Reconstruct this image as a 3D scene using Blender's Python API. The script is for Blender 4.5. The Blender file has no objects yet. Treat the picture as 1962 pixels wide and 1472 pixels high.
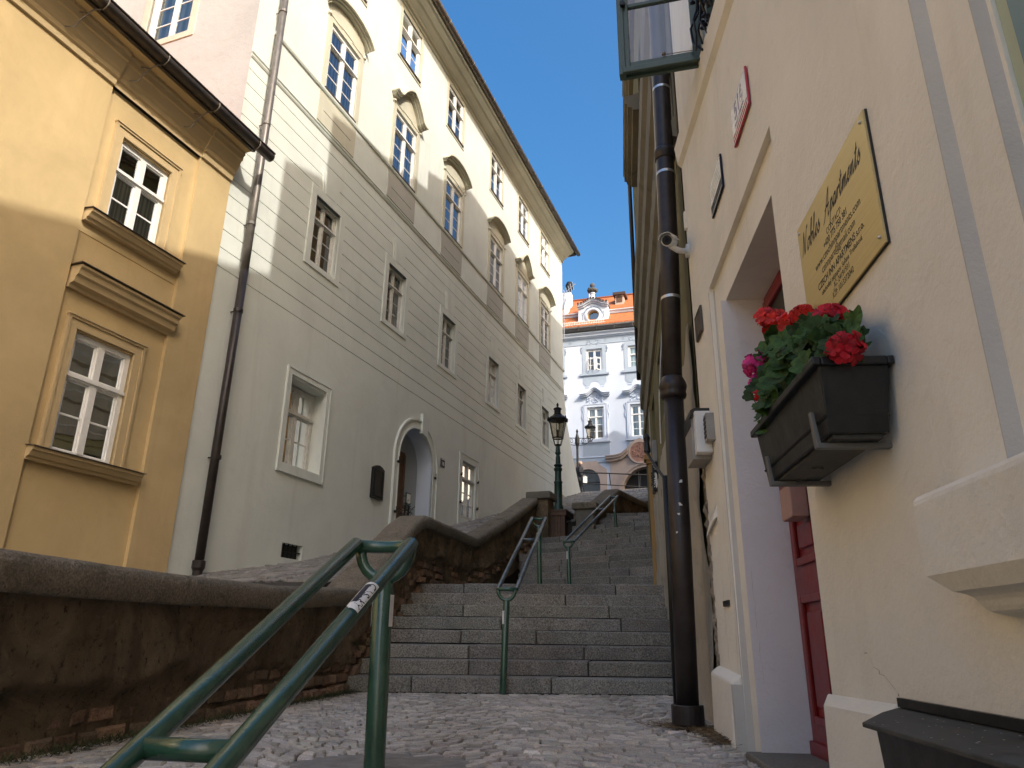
import bpy, bmesh, math, random
from mathutils import Vector, noise, Matrix
random.seed(7)
C = bpy.context.scene.collection
rad = math.radians
# ------------------------------------------------------------------ camera model (metres, z = 0 at eye level)
FPX = 1400.0; PITCH = rad(19.36); ROLL = rad(0.77)
FW = Vector((0, math.cos(PITCH), math.sin(PITCH))); UP = Vector((0, -math.sin(PITCH), math.cos(PITCH))); RT = Vector((1, 0, 0))
RX = RT*math.cos(ROLL) + UP*math.sin(ROLL); UX = -RT*math.sin(ROLL) + UP*math.cos(ROLL)
def ray(u, v): return FW*FPX + RX*(u-981) + UX*(736-v)
def aty(u, v, y):
    d = ray(u, v); return d*(y/d.y)
def atz(u, v, z):
    d = ray(u, v); return d*(z/d.z)
cam = bpy.data.cameras.new('camera'); cam.sensor_fit = 'HORIZONTAL'; cam.sensor_width = 36
cam.lens = 36*FPX/1962; cam.clip_start = 0.05; cam.clip_end = 2000
co = bpy.data.objects.new('camera', cam); C.objects.link(co)
m = Matrix.Identity(4)
for i, c in enumerate((RX, UX, -FW)):
    for j in range(3): m[j][i] = c[j]
co.matrix_world = m
bpy.context.scene.camera = co
# ------------------------------------------------------------------ light
EL = rad(37); AZ = rad(-55)
SUN = Vector((math.cos(EL)*math.cos(AZ), math.cos(EL)*math.sin(AZ), math.sin(EL)))
sl = bpy.data.lights.new('sun', 'SUN'); sl.energy = 2.0; sl.angle = rad(0.53); sl.color = (1, 0.945, 0.86)
so = bpy.data.objects.new('sun', sl); C.objects.link(so); so.rotation_euler = SUN.to_track_quat('Z', 'Y').to_euler()
w = bpy.data.worlds.new('World'); bpy.context.scene.world = w; w.use_nodes = True
nt = w.node_tree; sky = nt.nodes.new('ShaderNodeTexSky'); sky.sky_type = 'NISHITA'; sky.sun_disc = False
sky.sun_elevation = EL; sky.sun_rotation = math.atan2(SUN.x, SUN.y)
sky.air_density = 1.4; sky.dust_density = 9.0; sky.ozone_density = 3.0; sky.altitude = 250
hs = nt.nodes.new('ShaderNodeHueSaturation'); hs.inputs['Saturation'].default_value = 1.46; nt.links.new(sky.outputs[0], hs.inputs['Color']); nt.links.new(hs.outputs[0], nt.nodes['Background'].inputs[0]); nt.nodes['Background'].inputs[1].default_value = 0.15
sc = bpy.context.scene
sc.view_settings.view_transform = 'Standard'; sc.view_settings.look = 'None'; sc.view_settings.exposure = 0.9; sc.cycles.diffuse_bounces = 10; sc.cycles.max_bounces = 14; sc.view_settings.gamma = 1
# ------------------------------------------------------------------ frames
class Fr:
    """vertical facade: heading th (deg right of +y) along d, n points out to the street"""
    def __init__(s, x, y, th, flip=False):
        t = rad(th); s.o = Vector((x, y, 0)); s.d = Vector((math.sin(t), math.cos(t), 0))
        s.n = Vector((math.cos(t), -math.sin(t), 0))
        if flip: s.n = -s.n
    def p(s, a, o, z): return s.o + s.d*a + s.n*o + Vector((0, 0, z))
    def hit(s, u, v, off=0.0):
        r = ray(u, v); q = s.o + s.n*off; k = q.dot(s.n)/r.dot(s.n); h = r*k
        return (h-s.o).dot(s.d), h.z
    def so(s, P): return (P-s.o).dot(s.d), (P-s.o).dot(s.n)
FA = Fr(-7.02961, 2.61429, 20.4)
FR_ = Fr(1.19, 3.79, 5.2, True)
FD = Fr(1.3, 4.85, 8.3, True)
FG = Fr(7.0, 45.0, 106.7, False); FG.n = Vector((-0.2874, -0.9578, 0))
# ------------------------------------------------------------------ materials
MATS = {}
def newmat(name):
    mt = bpy.data.materials.new(name); mt.use_nodes = True; MATS[name] = mt
    return mt, mt.node_tree, mt.node_tree.nodes['Principled BSDF']
def N(nt, t, **k):
    n = nt.nodes.new(t)
    for a, b in k.items(): setattr(n, a, b)
    return n
def ramp(nt, a, b, fac, ca=None, cb=None):
    r = N(nt, 'ShaderNodeValToRGB'); e = r.color_ramp.elements
    e[0].position = a; e[1].position = b
    if ca: e[0].color = (*ca, 1)
    if cb: e[1].color = (*cb, 1)
    nt.links.new(fac, r.inputs[0]); return r.outputs[0]
def noise_n(nt, scale, detail=4, rough=0.6, vec=None, dist=0):
    n = N(nt, 'ShaderNodeTexNoise'); n.inputs['Scale'].default_value = scale; n.inputs['Detail'].default_value = detail
    n.inputs['Roughness'].default_value = rough; n.inputs['Distortion'].default_value = dist
    if vec: nt.links.new(vec, n.inputs['Vector'])
    return n.outputs[0]
def mixc(nt, fac, a, b, mode='MIX'):
    mx = N(nt, 'ShaderNodeMix', data_type='RGBA', blend_type=mode)
    if isinstance(fac, (int, float)): mx.inputs[0].default_value = fac
    else: nt.links.new(fac, mx.inputs[0])
    for i, c in ((6, a), (7, b)):
        if isinstance(c, tuple): mx.inputs[i].default_value = (*c, 1)
        else: nt.links.new(c, mx.inputs[i])
    return mx.outputs[2]
def bump(nt, bs, h, strength, dist=0.02):
    b = N(nt, 'ShaderNodeBump'); b.inputs['Strength'].default_value = strength; b.inputs['Distance'].default_value = dist
    nt.links.new(h, b.inputs['Height']); nt.links.new(b.outputs[0], bs.inputs['Normal'])
def tc(nt, stretch=None):
    t = N(nt, 'ShaderNodeTexCoord')
    if not stretch: return t.outputs['Object']
    mp = N(nt, 'ShaderNodeMapping'); mp.inputs['Scale'].default_value = stretch
    nt.links.new(t.outputs['Object'], mp.inputs[0]); return mp.outputs[0]
def plaster(name, col, dirt=None, var=0.08, dirtamt=0.5, bs_=0.25, streak=0.3, fine=60, rough=0.9, chips=None):
    mt, nt, bs = newmat(name); v = tc(nt); vs = tc(nt, (1.3, 1.3, 0.18))
    dirt = dirt or tuple(c*0.62 for c in col)
    a = tuple(min(1, c*(1+var)) for c in col); b = tuple(c*(1-var) for c in col)
    n1 = noise_n(nt, 0.9, 6, 0.62, v, 0.4)
    base = ramp(nt, 0.36, 0.66, n1, b, a)
    n2 = noise_n(nt, 1.7, 7, 0.66, vs, 0.6)
    st = ramp(nt, 0.55, 0.78, n2)
    sm = N(nt, 'ShaderNodeMath', operation='MULTIPLY'); nt.links.new(st, sm.inputs[0]); sm.inputs[1].default_value = streak
    c1 = mixc(nt, sm.outputs[0], base, dirt)
    n4 = noise_n(nt, 5.5, 5, 0.7, v, 0.2)
    sp = ramp(nt, 0.62, 0.74, n4)
    sm2 = N(nt, 'ShaderNodeMath', operation='MULTIPLY'); nt.links.new(sp, sm2.inputs[0]); sm2.inputs[1].default_value = dirtamt*0.35
    c2 = mixc(nt, sm2.outputs[0], c1, dirt)
    if chips:
        n5 = noise_n(nt, 3.1, 8, 0.72, v, 0.8); cf = ramp(nt, 0.70, 0.715, n5); c2 = mixc(nt, cf, c2, chips)
    nt.links.new(c2, bs.inputs['Base Color']); bs.inputs['Roughness'].default_value = rough
    bs.inputs['Specular IOR Level'].default_value = 0.25
    n3 = noise_n(nt, fine, 5, 0.7, v)
    n6 = noise_n(nt, 7, 4, 0.6, v)
    ad = N(nt, 'ShaderNodeMath', operation='ADD'); m1 = N(nt, 'ShaderNodeMath', operation='MULTIPLY'); m1.inputs[1].default_value = 2.2
    nt.links.new(n6, m1.inputs[0]); nt.links.new(m1.outputs[0], ad.inputs[0]); nt.links.new(n3, ad.inputs[1])
    bump(nt, bs, ad.outputs[0], bs_, 0.012)
    return mt
def plain(name, col, rough=0.5, metal=0.0, var=0.12, bs_=0.0, scale=8, spec=0.5):
    mt, nt, bs = newmat(name); v = tc(nt); n1 = noise_n(nt, scale, 5, 0.65, v, 0.3)
    c = ramp(nt, 0.35, 0.68, n1, tuple(x*(1-var) for x in col), tuple(min(1, x*(1+var)) for x in col))
    nt.links.new(c, bs.inputs['Base Color']); bs.inputs['Roughness'].default_value = rough; bs.inputs['Metallic'].default_value = metal
    bs.inputs['Specular IOR Level'].default_value = spec
    rr = ramp(nt, 0.3, 0.7, n1, (rough*0.75,)*3, (min(1, rough*1.25),)*3); nt.links.new(rr, bs.inputs['Roughness'])
    if bs_: bump(nt, bs, noise_n(nt, scale*6, 4, 0.7, v), bs_, 0.006)
    return mt
def stone(name, ca, cb, spec_scale=160, bs_=0.5, moss=None, rough=0.85):
    mt, nt, bs = newmat(name); v = tc(nt)
    at = N(nt, 'ShaderNodeAttribute', attribute_name='tint')
    n1 = noise_n(nt, spec_scale, 3, 0.8, v); n0 = noise_n(nt, 2.4, 6, 0.65, v, 0.5)
    c = ramp(nt, 0.3, 0.72, n1, ca, cb)
    c = mixc(nt, 0.75, c, ramp(nt, 0.3, 0.7, n0, (0.62,)*3, (1.12,)*3), 'MULTIPLY')
    c = mixc(nt, 1.0, c, at.outputs['Color'], 'MULTIPLY')
    if moss:
        n2 = noise_n(nt, 3.3, 7, 0.7, v, 0.8); c = mixc(nt, ramp(nt, 0.55, 0.72, n2), c, moss)
    nt.links.new(c, bs.inputs['Base Color']); bs.inputs['Roughness'].default_value = rough
    bs.inputs['Specular IOR Level'].default_value = 0.35
    m1 = N(nt, 'ShaderNodeMath', operation='MULTIPLY'); m1.inputs[1].default_value = 3
    nt.links.new(noise_n(nt, 14, 5, 0.6, v), m1.inputs[0])
    ad = N(nt, 'ShaderNodeMath', operation='ADD'); nt.links.new(m1.outputs[0], ad.inputs[0]); nt.links.new(noise_n(nt, 90, 3, 0.7, v), ad.inputs[1])
    bump(nt, bs, ad.outputs[0], bs_, 0.01)
    return mt
def glassmat(name, tint=(0.8, 0.85, 0.85), refl=1.0):
    mt = bpy.data.materials.new(name); mt.use_nodes = True; nt = mt.node_tree; nt.nodes.clear(); MATS[name] = mt
    out = N(nt, 'ShaderNodeOutputMaterial'); mix = N(nt, 'ShaderNodeMixShader'); tr = N(nt, 'ShaderNodeBsdfTransparent'); gl = N(nt, 'ShaderNodeBsdfGlossy')
    tr.inputs[0].default_value = (*tint, 1); gl.inputs[0].default_value = (0.95, 0.97, 1, 1); gl.inputs['Roughness'].default_value = 0.015
    fr = N(nt, 'ShaderNodeFresnel'); fr.inputs[0].default_value = 1.65
    mm = N(nt, 'ShaderNodeMath', operation='MULTIPLY_ADD'); mm.inputs[1].default_value = 1.25*refl; mm.inputs[2].default_value = 0.08*refl; mm.use_clamp = True
    v = tc(nt); b = N(nt, 'ShaderNodeBump'); b.inputs['Strength'].default_value = 0.12; b.inputs['Distance'].default_value = 0.02
    nt.links.new(noise_n(nt, 2.2, 2, 0.5, v), b.inputs['Height']); nt.links.new(b.outputs[0], gl.inputs['Normal'])
    nt.links.new(fr.outputs[0], mm.inputs[0]); nt.links.new(mm.outputs[0], mix.inputs[0]); nt.links.new(tr.outputs[0], mix.inputs[1]); nt.links.new(gl.outputs[0], mix.inputs[2])
    nt.links.new(mix.outputs[0], out.inputs[0]); return mt
def curtain(name, a, b, scale=26):
    mt, nt, bs = newmat(name); v = tc(nt); wv = N(nt, 'ShaderNodeTexWave'); wv.wave_type = 'BANDS'; wv.bands_direction = 'DIAGONAL'
    mp = N(nt, 'ShaderNodeMapping'); mp.inputs['Scale'].default_value = (1, 1, 0.0); nt.links.new(v, mp.inputs[0]); nt.links.new(mp.outputs[0], wv.inputs[0])
    wv.inputs['Scale'].default_value = scale*0.32; wv.inputs['Distortion'].default_value = 4; wv.inputs['Detail'].default_value = 2; wv.inputs['Detail Scale'].default_value = 1.5
    c = ramp(nt, 0.1, 0.9, wv.outputs[0], a, b)
    nt.links.new(c, bs.inputs['Base Color']); bs.inputs['Roughness'].default_value = 0.95; bs.inputs['Specular IOR Level'].default_value = 0.1
    return mt
def rough_render(name):
    mt, nt, bs = newmat(name); v = tc(nt)
    c = ramp(nt, 0.34, 0.68, noise_n(nt, 1.6, 8, 0.68, v, 0.7), (0.10, 0.074, 0.046), (0.30, 0.225, 0.145))
    c = mixc(nt, ramp(nt, 0.60, 0.72, noise_n(nt, 2.3, 7, 0.7, v, 0.5)), c, (0.34, 0.275, 0.19))
    c = mixc(nt, ramp(nt, 0.56, 0.70, noise_n(nt, 1.1, 7, 0.7, tc(nt, (1, 1, 2.2)), 0.8)), c, (0.085, 0.075, 0.04))
    c = mixc(nt, ramp(nt, 0.56, 0.66, noise_n(nt, 24, 5, 0.75, v)), c, (0.055, 0.042, 0.028))
    c = mixc(nt, ramp(nt, 0.70, 0.74, noise_n(nt, 70, 3, 0.7, v)), c, (0.46, 0.40, 0.31))
    nt.links.new(c, bs.inputs['Base Color']); bs.inputs['Roughness'].default_value = 0.95; bs.inputs['Specular IOR Level'].default_value = 0.15
    a1 = N(nt, 'ShaderNodeMath', operation='MULTIPLY'); a1.inputs[1].default_value = 2.0; nt.links.new(noise_n(nt, 11, 6, 0.7, v), a1.inputs[0])
    ad = N(nt, 'ShaderNodeMath', operation='ADD'); nt.links.new(a1.outputs[0], ad.inputs[0]); nt.links.new(noise_n(nt, 45, 5, 0.75, v), ad.inputs[1])
    bump(nt, bs, ad.outputs[0], 1.0, 0.03); return mt
plaster('cream_plaster', (0.715, 0.745, 0.695), dirt=(0.50, 0.49, 0.44), var=0.05, streak=0.38, dirtamt=0.6, bs_=0.22)
plaster('pink_plaster', (0.53, 0.525, 0.50), dirt=(0.50, 0.44, 0.39), var=0.05, streak=0.2, bs_=0.35)
plaster('beige_trim', (0.60, 0.58, 0.47), dirt=(0.40, 0.37, 0.30), var=0.08, streak=0.35)
plaster('shaded_apron', (0.48, 0.47, 0.425), dirt=(0.30, 0.29, 0.26), var=0.06, streak=0.25)
plaster('yellow_plaster', (0.58, 0.44, 0.235), dirt=(0.52, 0.345, 0.19), var=0.10, streak=0.6, dirtamt=0.8, bs_=0.22)
plaster('yellow_trim', (0.57, 0.435, 0.245), dirt=(0.40, 0.31, 0.18), var=0.06, streak=0.3)
plaster('tan_plaster', (0.80, 0.765, 0.675), dirt=(0.60, 0.55, 0.46), var=0.065, streak=0.55, dirtamt=0.7, bs_=0.35, fine=45)
plaster('pale_reveal', (0.78, 0.735, 0.71), dirt=(0.42, 0.39, 0.37), var=0.06, streak=0.3, bs_=0.4)
plaster('skylit_bevel', (0.52, 0.50, 0.46), dirt=(0.3, 0.3, 0.29), var=0.07, streak=0.3)  # bevels greyed so the colour carries their duller sky light
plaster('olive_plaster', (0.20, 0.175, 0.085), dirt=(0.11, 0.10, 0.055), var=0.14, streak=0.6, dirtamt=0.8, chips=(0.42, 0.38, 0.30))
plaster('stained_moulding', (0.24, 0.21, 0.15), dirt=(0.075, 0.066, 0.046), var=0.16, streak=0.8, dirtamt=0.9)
plaster('peeling_plaster', (0.48, 0.44, 0.36), dirt=(0.26, 0.23, 0.17), var=0.12, streak=0.7, dirtamt=1.0, bs_=0.8)
plaster('crumbled_mortar', (0.30, 0.25, 0.19), dirt=(0.13, 0.11, 0.085), var=0.22, streak=0.5, dirtamt=1.0, bs_=1.4, fine=30)
plaster('white_plaster', (0.60, 0.66, 0.76), dirt=(0.5, 0.54, 0.62), var=0.03, streak=0.2)
plaster('blue_trim', (0.40, 0.47, 0.56), dirt=(0.34, 0.40, 0.48), var=0.05, streak=0.2)
plaster('portal_stone', (0.50, 0.40, 0.345), dirt=(0.33, 0.27, 0.24), var=0.10, streak=0.3)
plaster('ochre_paint', (0.44, 0.27, 0.11), dirt=(0.22, 0.15, 0.08), var=0.15, streak=0.6)
rough_render('brown_render')
plaster('relief_fresco', (0.36, 0.20, 0.15), dirt=(0.14, 0.08, 0.07), var=0.45, streak=0.5, dirtamt=2.0)
stone('brick_stone', (0.15, 0.095, 0.065), (0.34, 0.24, 0.165), 60, 0.9)
stone('coping_stone', (0.10, 0.085, 0.058), (0.40, 0.335, 0.25), 75, 1.2, moss=(0.075, 0.068, 0.038))
stone('pier_stone', (0.14, 0.125, 0.10), (0.27, 0.25, 0.20), 120, 0.6)
stone('granite', (0.055, 0.051, 0.044), (0.52, 0.485, 0.43), 70, 0.7)
stone('sett_stone', (0.42, 0.375, 0.325), (0.72, 0.655, 0.58), 110, 0.5)
stone('ramp_stone', (0.22, 0.205, 0.185), (0.42, 0.395, 0.36), 90, 0.6)
plain('joint_soil', (0.045, 0.038, 0.030), 0.95, var=0.4, bs_=0.5, scale=20)
plain('gravel_ground', (0.10, 0.09, 0.075), 0.95, var=0.3)
plain('white_paint', (0.82, 0.82, 0.80), 0.45, var=0.05)
plain('old_white_paint', (0.62, 0.61, 0.57), 0.55, var=0.12)
plain('dark_window', (0.025, 0.024, 0.022), 0.6, var=0.3)
plain('brown_shutter', (0.24, 0.19, 0.14), 0.7, var=0.2, scale=3)
plain('room_dim', (0.10, 0.085, 0.07), 0.9, var=0.35, scale=3)
curtain('lace_curtain', (0.52, 0.51, 0.50), (0.86, 0.86, 0.84))
curtain('grey_curtain', (0.22, 0.215, 0.205), (0.42, 0.41, 0.39), 16)
curtain('teal_curtain', (0.30, 0.37, 0.36), (0.62, 0.70, 0.67), 14)
glassmat('window_glass'); glassmat('clear_glass', (0.94, 0.96, 0.95), 0.6); glassmat('lamp_glass', (0.82, 0.78, 0.70), 0.5)
plain('gutter_metal', (0.105, 0.085, 0.068), 0.45, 0.3, var=0.25, bs_=0.15)
plain('pipe_paint', (0.038, 0.030, 0.028), 0.42, 0.2, var=0.35, bs_=0.25, scale=5)
plain('pipe_grey', (0.17, 0.155, 0.14), 0.45, 0.4, var=0.2, bs_=0.15)
plain('zinc_band', (0.62, 0.63, 0.64), 0.3, 0.8)
plain('black_iron', (0.016, 0.016, 0.016), 0.45, 0.3, var=0.3, bs_=0.2)
plain('lamp_green', (0.018, 0.055, 0.042), 0.4, 0.1, var=0.3, bs_=0.2)
plain('wire_metal', (0.23, 0.20, 0.17), 0.5, 0.6)
plain('casement_green', (0.062, 0.095, 0.075), 0.4, var=0.15, bs_=0.1)
plain('pale_green_paint', (0.44, 0.50, 0.37), 0.5, var=0.08)
plain('teal_paint', (0.13, 0.24, 0.28), 0.45, var=0.1)
plain('red_paint', (0.20, 0.012, 0.012), 0.36, var=0.18, bs_=0.1)
plain('pinkish_box', (0.42, 0.25, 0.20), 0.5, var=0.1)
plain('black_plastic', (0.014, 0.0145, 0.015), 0.42, var=0.3, bs_=0.1, spec=0.4)
plain('grey_plastic', (0.30, 0.29, 0.27), 0.6)
plain('bracket_grey', (0.14, 0.135, 0.125), 0.6)
plain('dusty_plastic', (0.055, 0.055, 0.05), 0.7, var=0.6, scale=20)
plain('white_plastic', (0.74, 0.74, 0.73), 0.4, var=0.06)
plain('enamel_white', (0.78, 0.76, 0.73), 0.25, var=0.05)
plain('enamel_red', (0.42, 0.03, 0.045), 0.25)
plain('enamel_purple', (0.12, 0.045, 0.16), 0.3)
plain('enamel_navy', (0.012, 0.013, 0.03), 0.5, spec=0.2)
plain('ink', (0.022, 0.020, 0.02), 0.6)
plain('paper', (0.80, 0.77, 0.72), 0.7)
plain('poster_green', (0.10, 0.17, 0.15), 0.6)
plain('door_blue_grey', (0.34, 0.37, 0.385), 0.6, var=0.06)
plain('wood_brown', (0.115, 0.062, 0.036), 0.6, var=0.4, bs_=0.5, scale=6)
plain('wood_dark', (0.052, 0.028, 0.018), 0.65, var=0.45, bs_=0.5, scale=6)
plain('terracotta_pot', (0.3, 0.14, 0.08), 0.8)
plain('dry_twig', (0.035, 0.028, 0.02), 0.9, var=0.4)
plain('dry_straw', (0.19, 0.125, 0.062), 0.9, var=0.5)
plain('moss_green', (0.05, 0.058, 0.02), 0.95, var=0.5)
plain('cloth_dark', (0.022, 0.022, 0.028), 0.9)
plain('cloth_grey', (0.06, 0.06, 0.075), 0.9)
plain('skin', (0.55, 0.36, 0.27), 0.6)
plain('hair_grey', (0.42, 0.35, 0.27), 0.8)
plain('bag_white', (0.7, 0.69, 0.67), 0.7)
plain('dark_statue', (0.10, 0.095, 0.085), 0.8, var=0.3)
plain('roof_dark', (0.06, 0.035, 0.028), 0.8)
plain('concrete', (0.26, 0.24, 0.21), 0.9, var=0.3, bs_=0.6, scale=12)
# leaf / petal materials get a per-face tint
def tinted(name, a, b, rough=0.5, trans=0.0):
    mt, nt, bs = newmat(name); at = N(nt, 'ShaderNodeAttribute', attribute_name='tint')
    c = mixc(nt, ramp(nt, 0.3, 0.7, noise_n(nt, 40, 3, 0.6, tc(nt))), a, b); c = mixc(nt, 1.0, c, at.outputs['Color'], 'MULTIPLY')
    nt.links.new(c, bs.inputs['Base Color']); bs.inputs['Roughness'].default_value = rough
    if trans:
        tl = N(nt, 'ShaderNodeBsdfTranslucent'); nt.links.new(c, tl.inputs[0]); mx = N(nt, 'ShaderNodeMixShader'); mx.inputs[0].default_value = trans
        nt.links.new(bs.outputs[0], mx.inputs[1]); nt.links.new(tl.outputs[0], mx.inputs[2]); nt.links.new(mx.outputs[0], nt.nodes['Material Output'].inputs[0])
    return mt
tinted('leaf', (0.022, 0.062, 0.010), (0.055, 0.12, 0.020), 0.7, 0.25)
tinted('petal_red', (0.62, 0.012, 0.012), (0.75, 0.035, 0.022), 0.5, 0.35)
tinted('petal_crimson', (0.50, 0.006, 0.02), (0.66, 0.012, 0.035), 0.6, 0.35)
tinted('petal_magenta', (0.62, 0.02, 0.20), (0.78, 0.06, 0.32), 0.5, 0.35)
# roof tiles
mt, nt, bs = newmat('roof_tile'); v = tc(nt); bt = N(nt, 'ShaderNodeTexBrick'); mp = N(nt, 'ShaderNodeMapping'); mp.inputs['Rotation'].default_value = (rad(90), 0, 0)
t2 = N(nt, 'ShaderNodeTexCoord'); nt.links.new(t2.outputs['UV'], bt.inputs['Vector'])
bt.inputs['Scale'].default_value = 1.0; bt.inputs['Brick Width'].default_value = 0.2; bt.inputs['Row Height'].default_value = 0.17; bt.inputs['Mortar Size'].default_value = 0.014
bt.inputs['Color1'].default_value = (0.47, 0.14, 0.045, 1); bt.inputs['Color2'].default_value = (0.56, 0.19, 0.06, 1); bt.inputs['Mortar'].default_value = (0.26, 0.08, 0.03, 1)
nt.links.new(mixc(nt, 0.5, bt.outputs[0], ramp(nt, 0.3, 0.7, noise_n(nt, 1.5, 6, 0.7, v), (0.7,)*3, (1.15,)*3), 'MULTIPLY'), bs.inputs['Base Color'])
bs.inputs['Roughness'].default_value = 0.8; bump(nt, bs, bt.outputs['Fac'], -0.6, 0.03)
# brass
mt, nt, bs = newmat('brass_plate'); vs = tc(nt, (1, 1, 90)); bs.inputs['Metallic'].default_value = 0.9
n1 = noise_n(nt, 3, 4, 0.6, vs); nt.links.new(ramp(nt, 0.3, 0.7, n1, (0.50, 0.41, 0.20), (0.60, 0.50, 0.27)), bs.inputs['Base Color'])
bs.inputs['Roughness'].default_value = 0.42; bs.inputs['Anisotropic'].default_value = 0.6; bump(nt, bs, n1, 0.08, 0.002)
# worn green rail paint: green, with bare-blue chips and darker scuffs
mt, nt, bs = newmat('rail_green'); v = tc(nt)
c = ramp(nt, 0.35, 0.7, noise_n(nt, 9, 5, 0.65, v, 0.4), (0.022, 0.068, 0.040), (0.040, 0.105, 0.064))
c = mixc(nt, ramp(nt, 0.685, 0.70, noise_n(nt, 11, 6, 0.7, v, 0.6)), c, (0.02, 0.05, 0.24))
c = mixc(nt, ramp(nt, 0.70, 0.72, noise_n(nt, 26, 5, 0.7, v, 0.3)), c, (0.10, 0.13, 0.11))
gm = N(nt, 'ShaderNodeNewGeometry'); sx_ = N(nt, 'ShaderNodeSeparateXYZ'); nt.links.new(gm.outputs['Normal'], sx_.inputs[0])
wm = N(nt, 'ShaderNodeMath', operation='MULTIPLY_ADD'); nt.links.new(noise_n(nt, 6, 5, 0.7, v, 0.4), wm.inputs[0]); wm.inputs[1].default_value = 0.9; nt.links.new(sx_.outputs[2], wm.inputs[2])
c = mixc(nt, ramp(nt, 1.02, 1.32, wm.outputs[0]), c, (0.30, 0.33, 0.31))  # upward sides paled: sky glare painted in along with hand wear
nt.links.new(c, bs.inputs['Base Color']); bs.inputs['Roughness'].default_value = 0.24; bs.inputs['Specular IOR Level'].default_value = 0.8
bump(nt, bs, noise_n(nt, 55, 4, 0.65, v), 0.22, 0.004)
# rail polished by hands
mt, nt, bs = newmat('rail_worn'); v = tc(nt)
c = ramp(nt, 0.35, 0.68, noise_n(nt, 7, 5, 0.65, v, 0.4), (0.11, 0.135, 0.14), (0.23, 0.255, 0.265))
nt.links.new(c, bs.inputs['Base Color']); bs.inputs['Roughness'].default_value = 0.28; bs.inputs['Metallic'].default_value = 0.55
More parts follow.
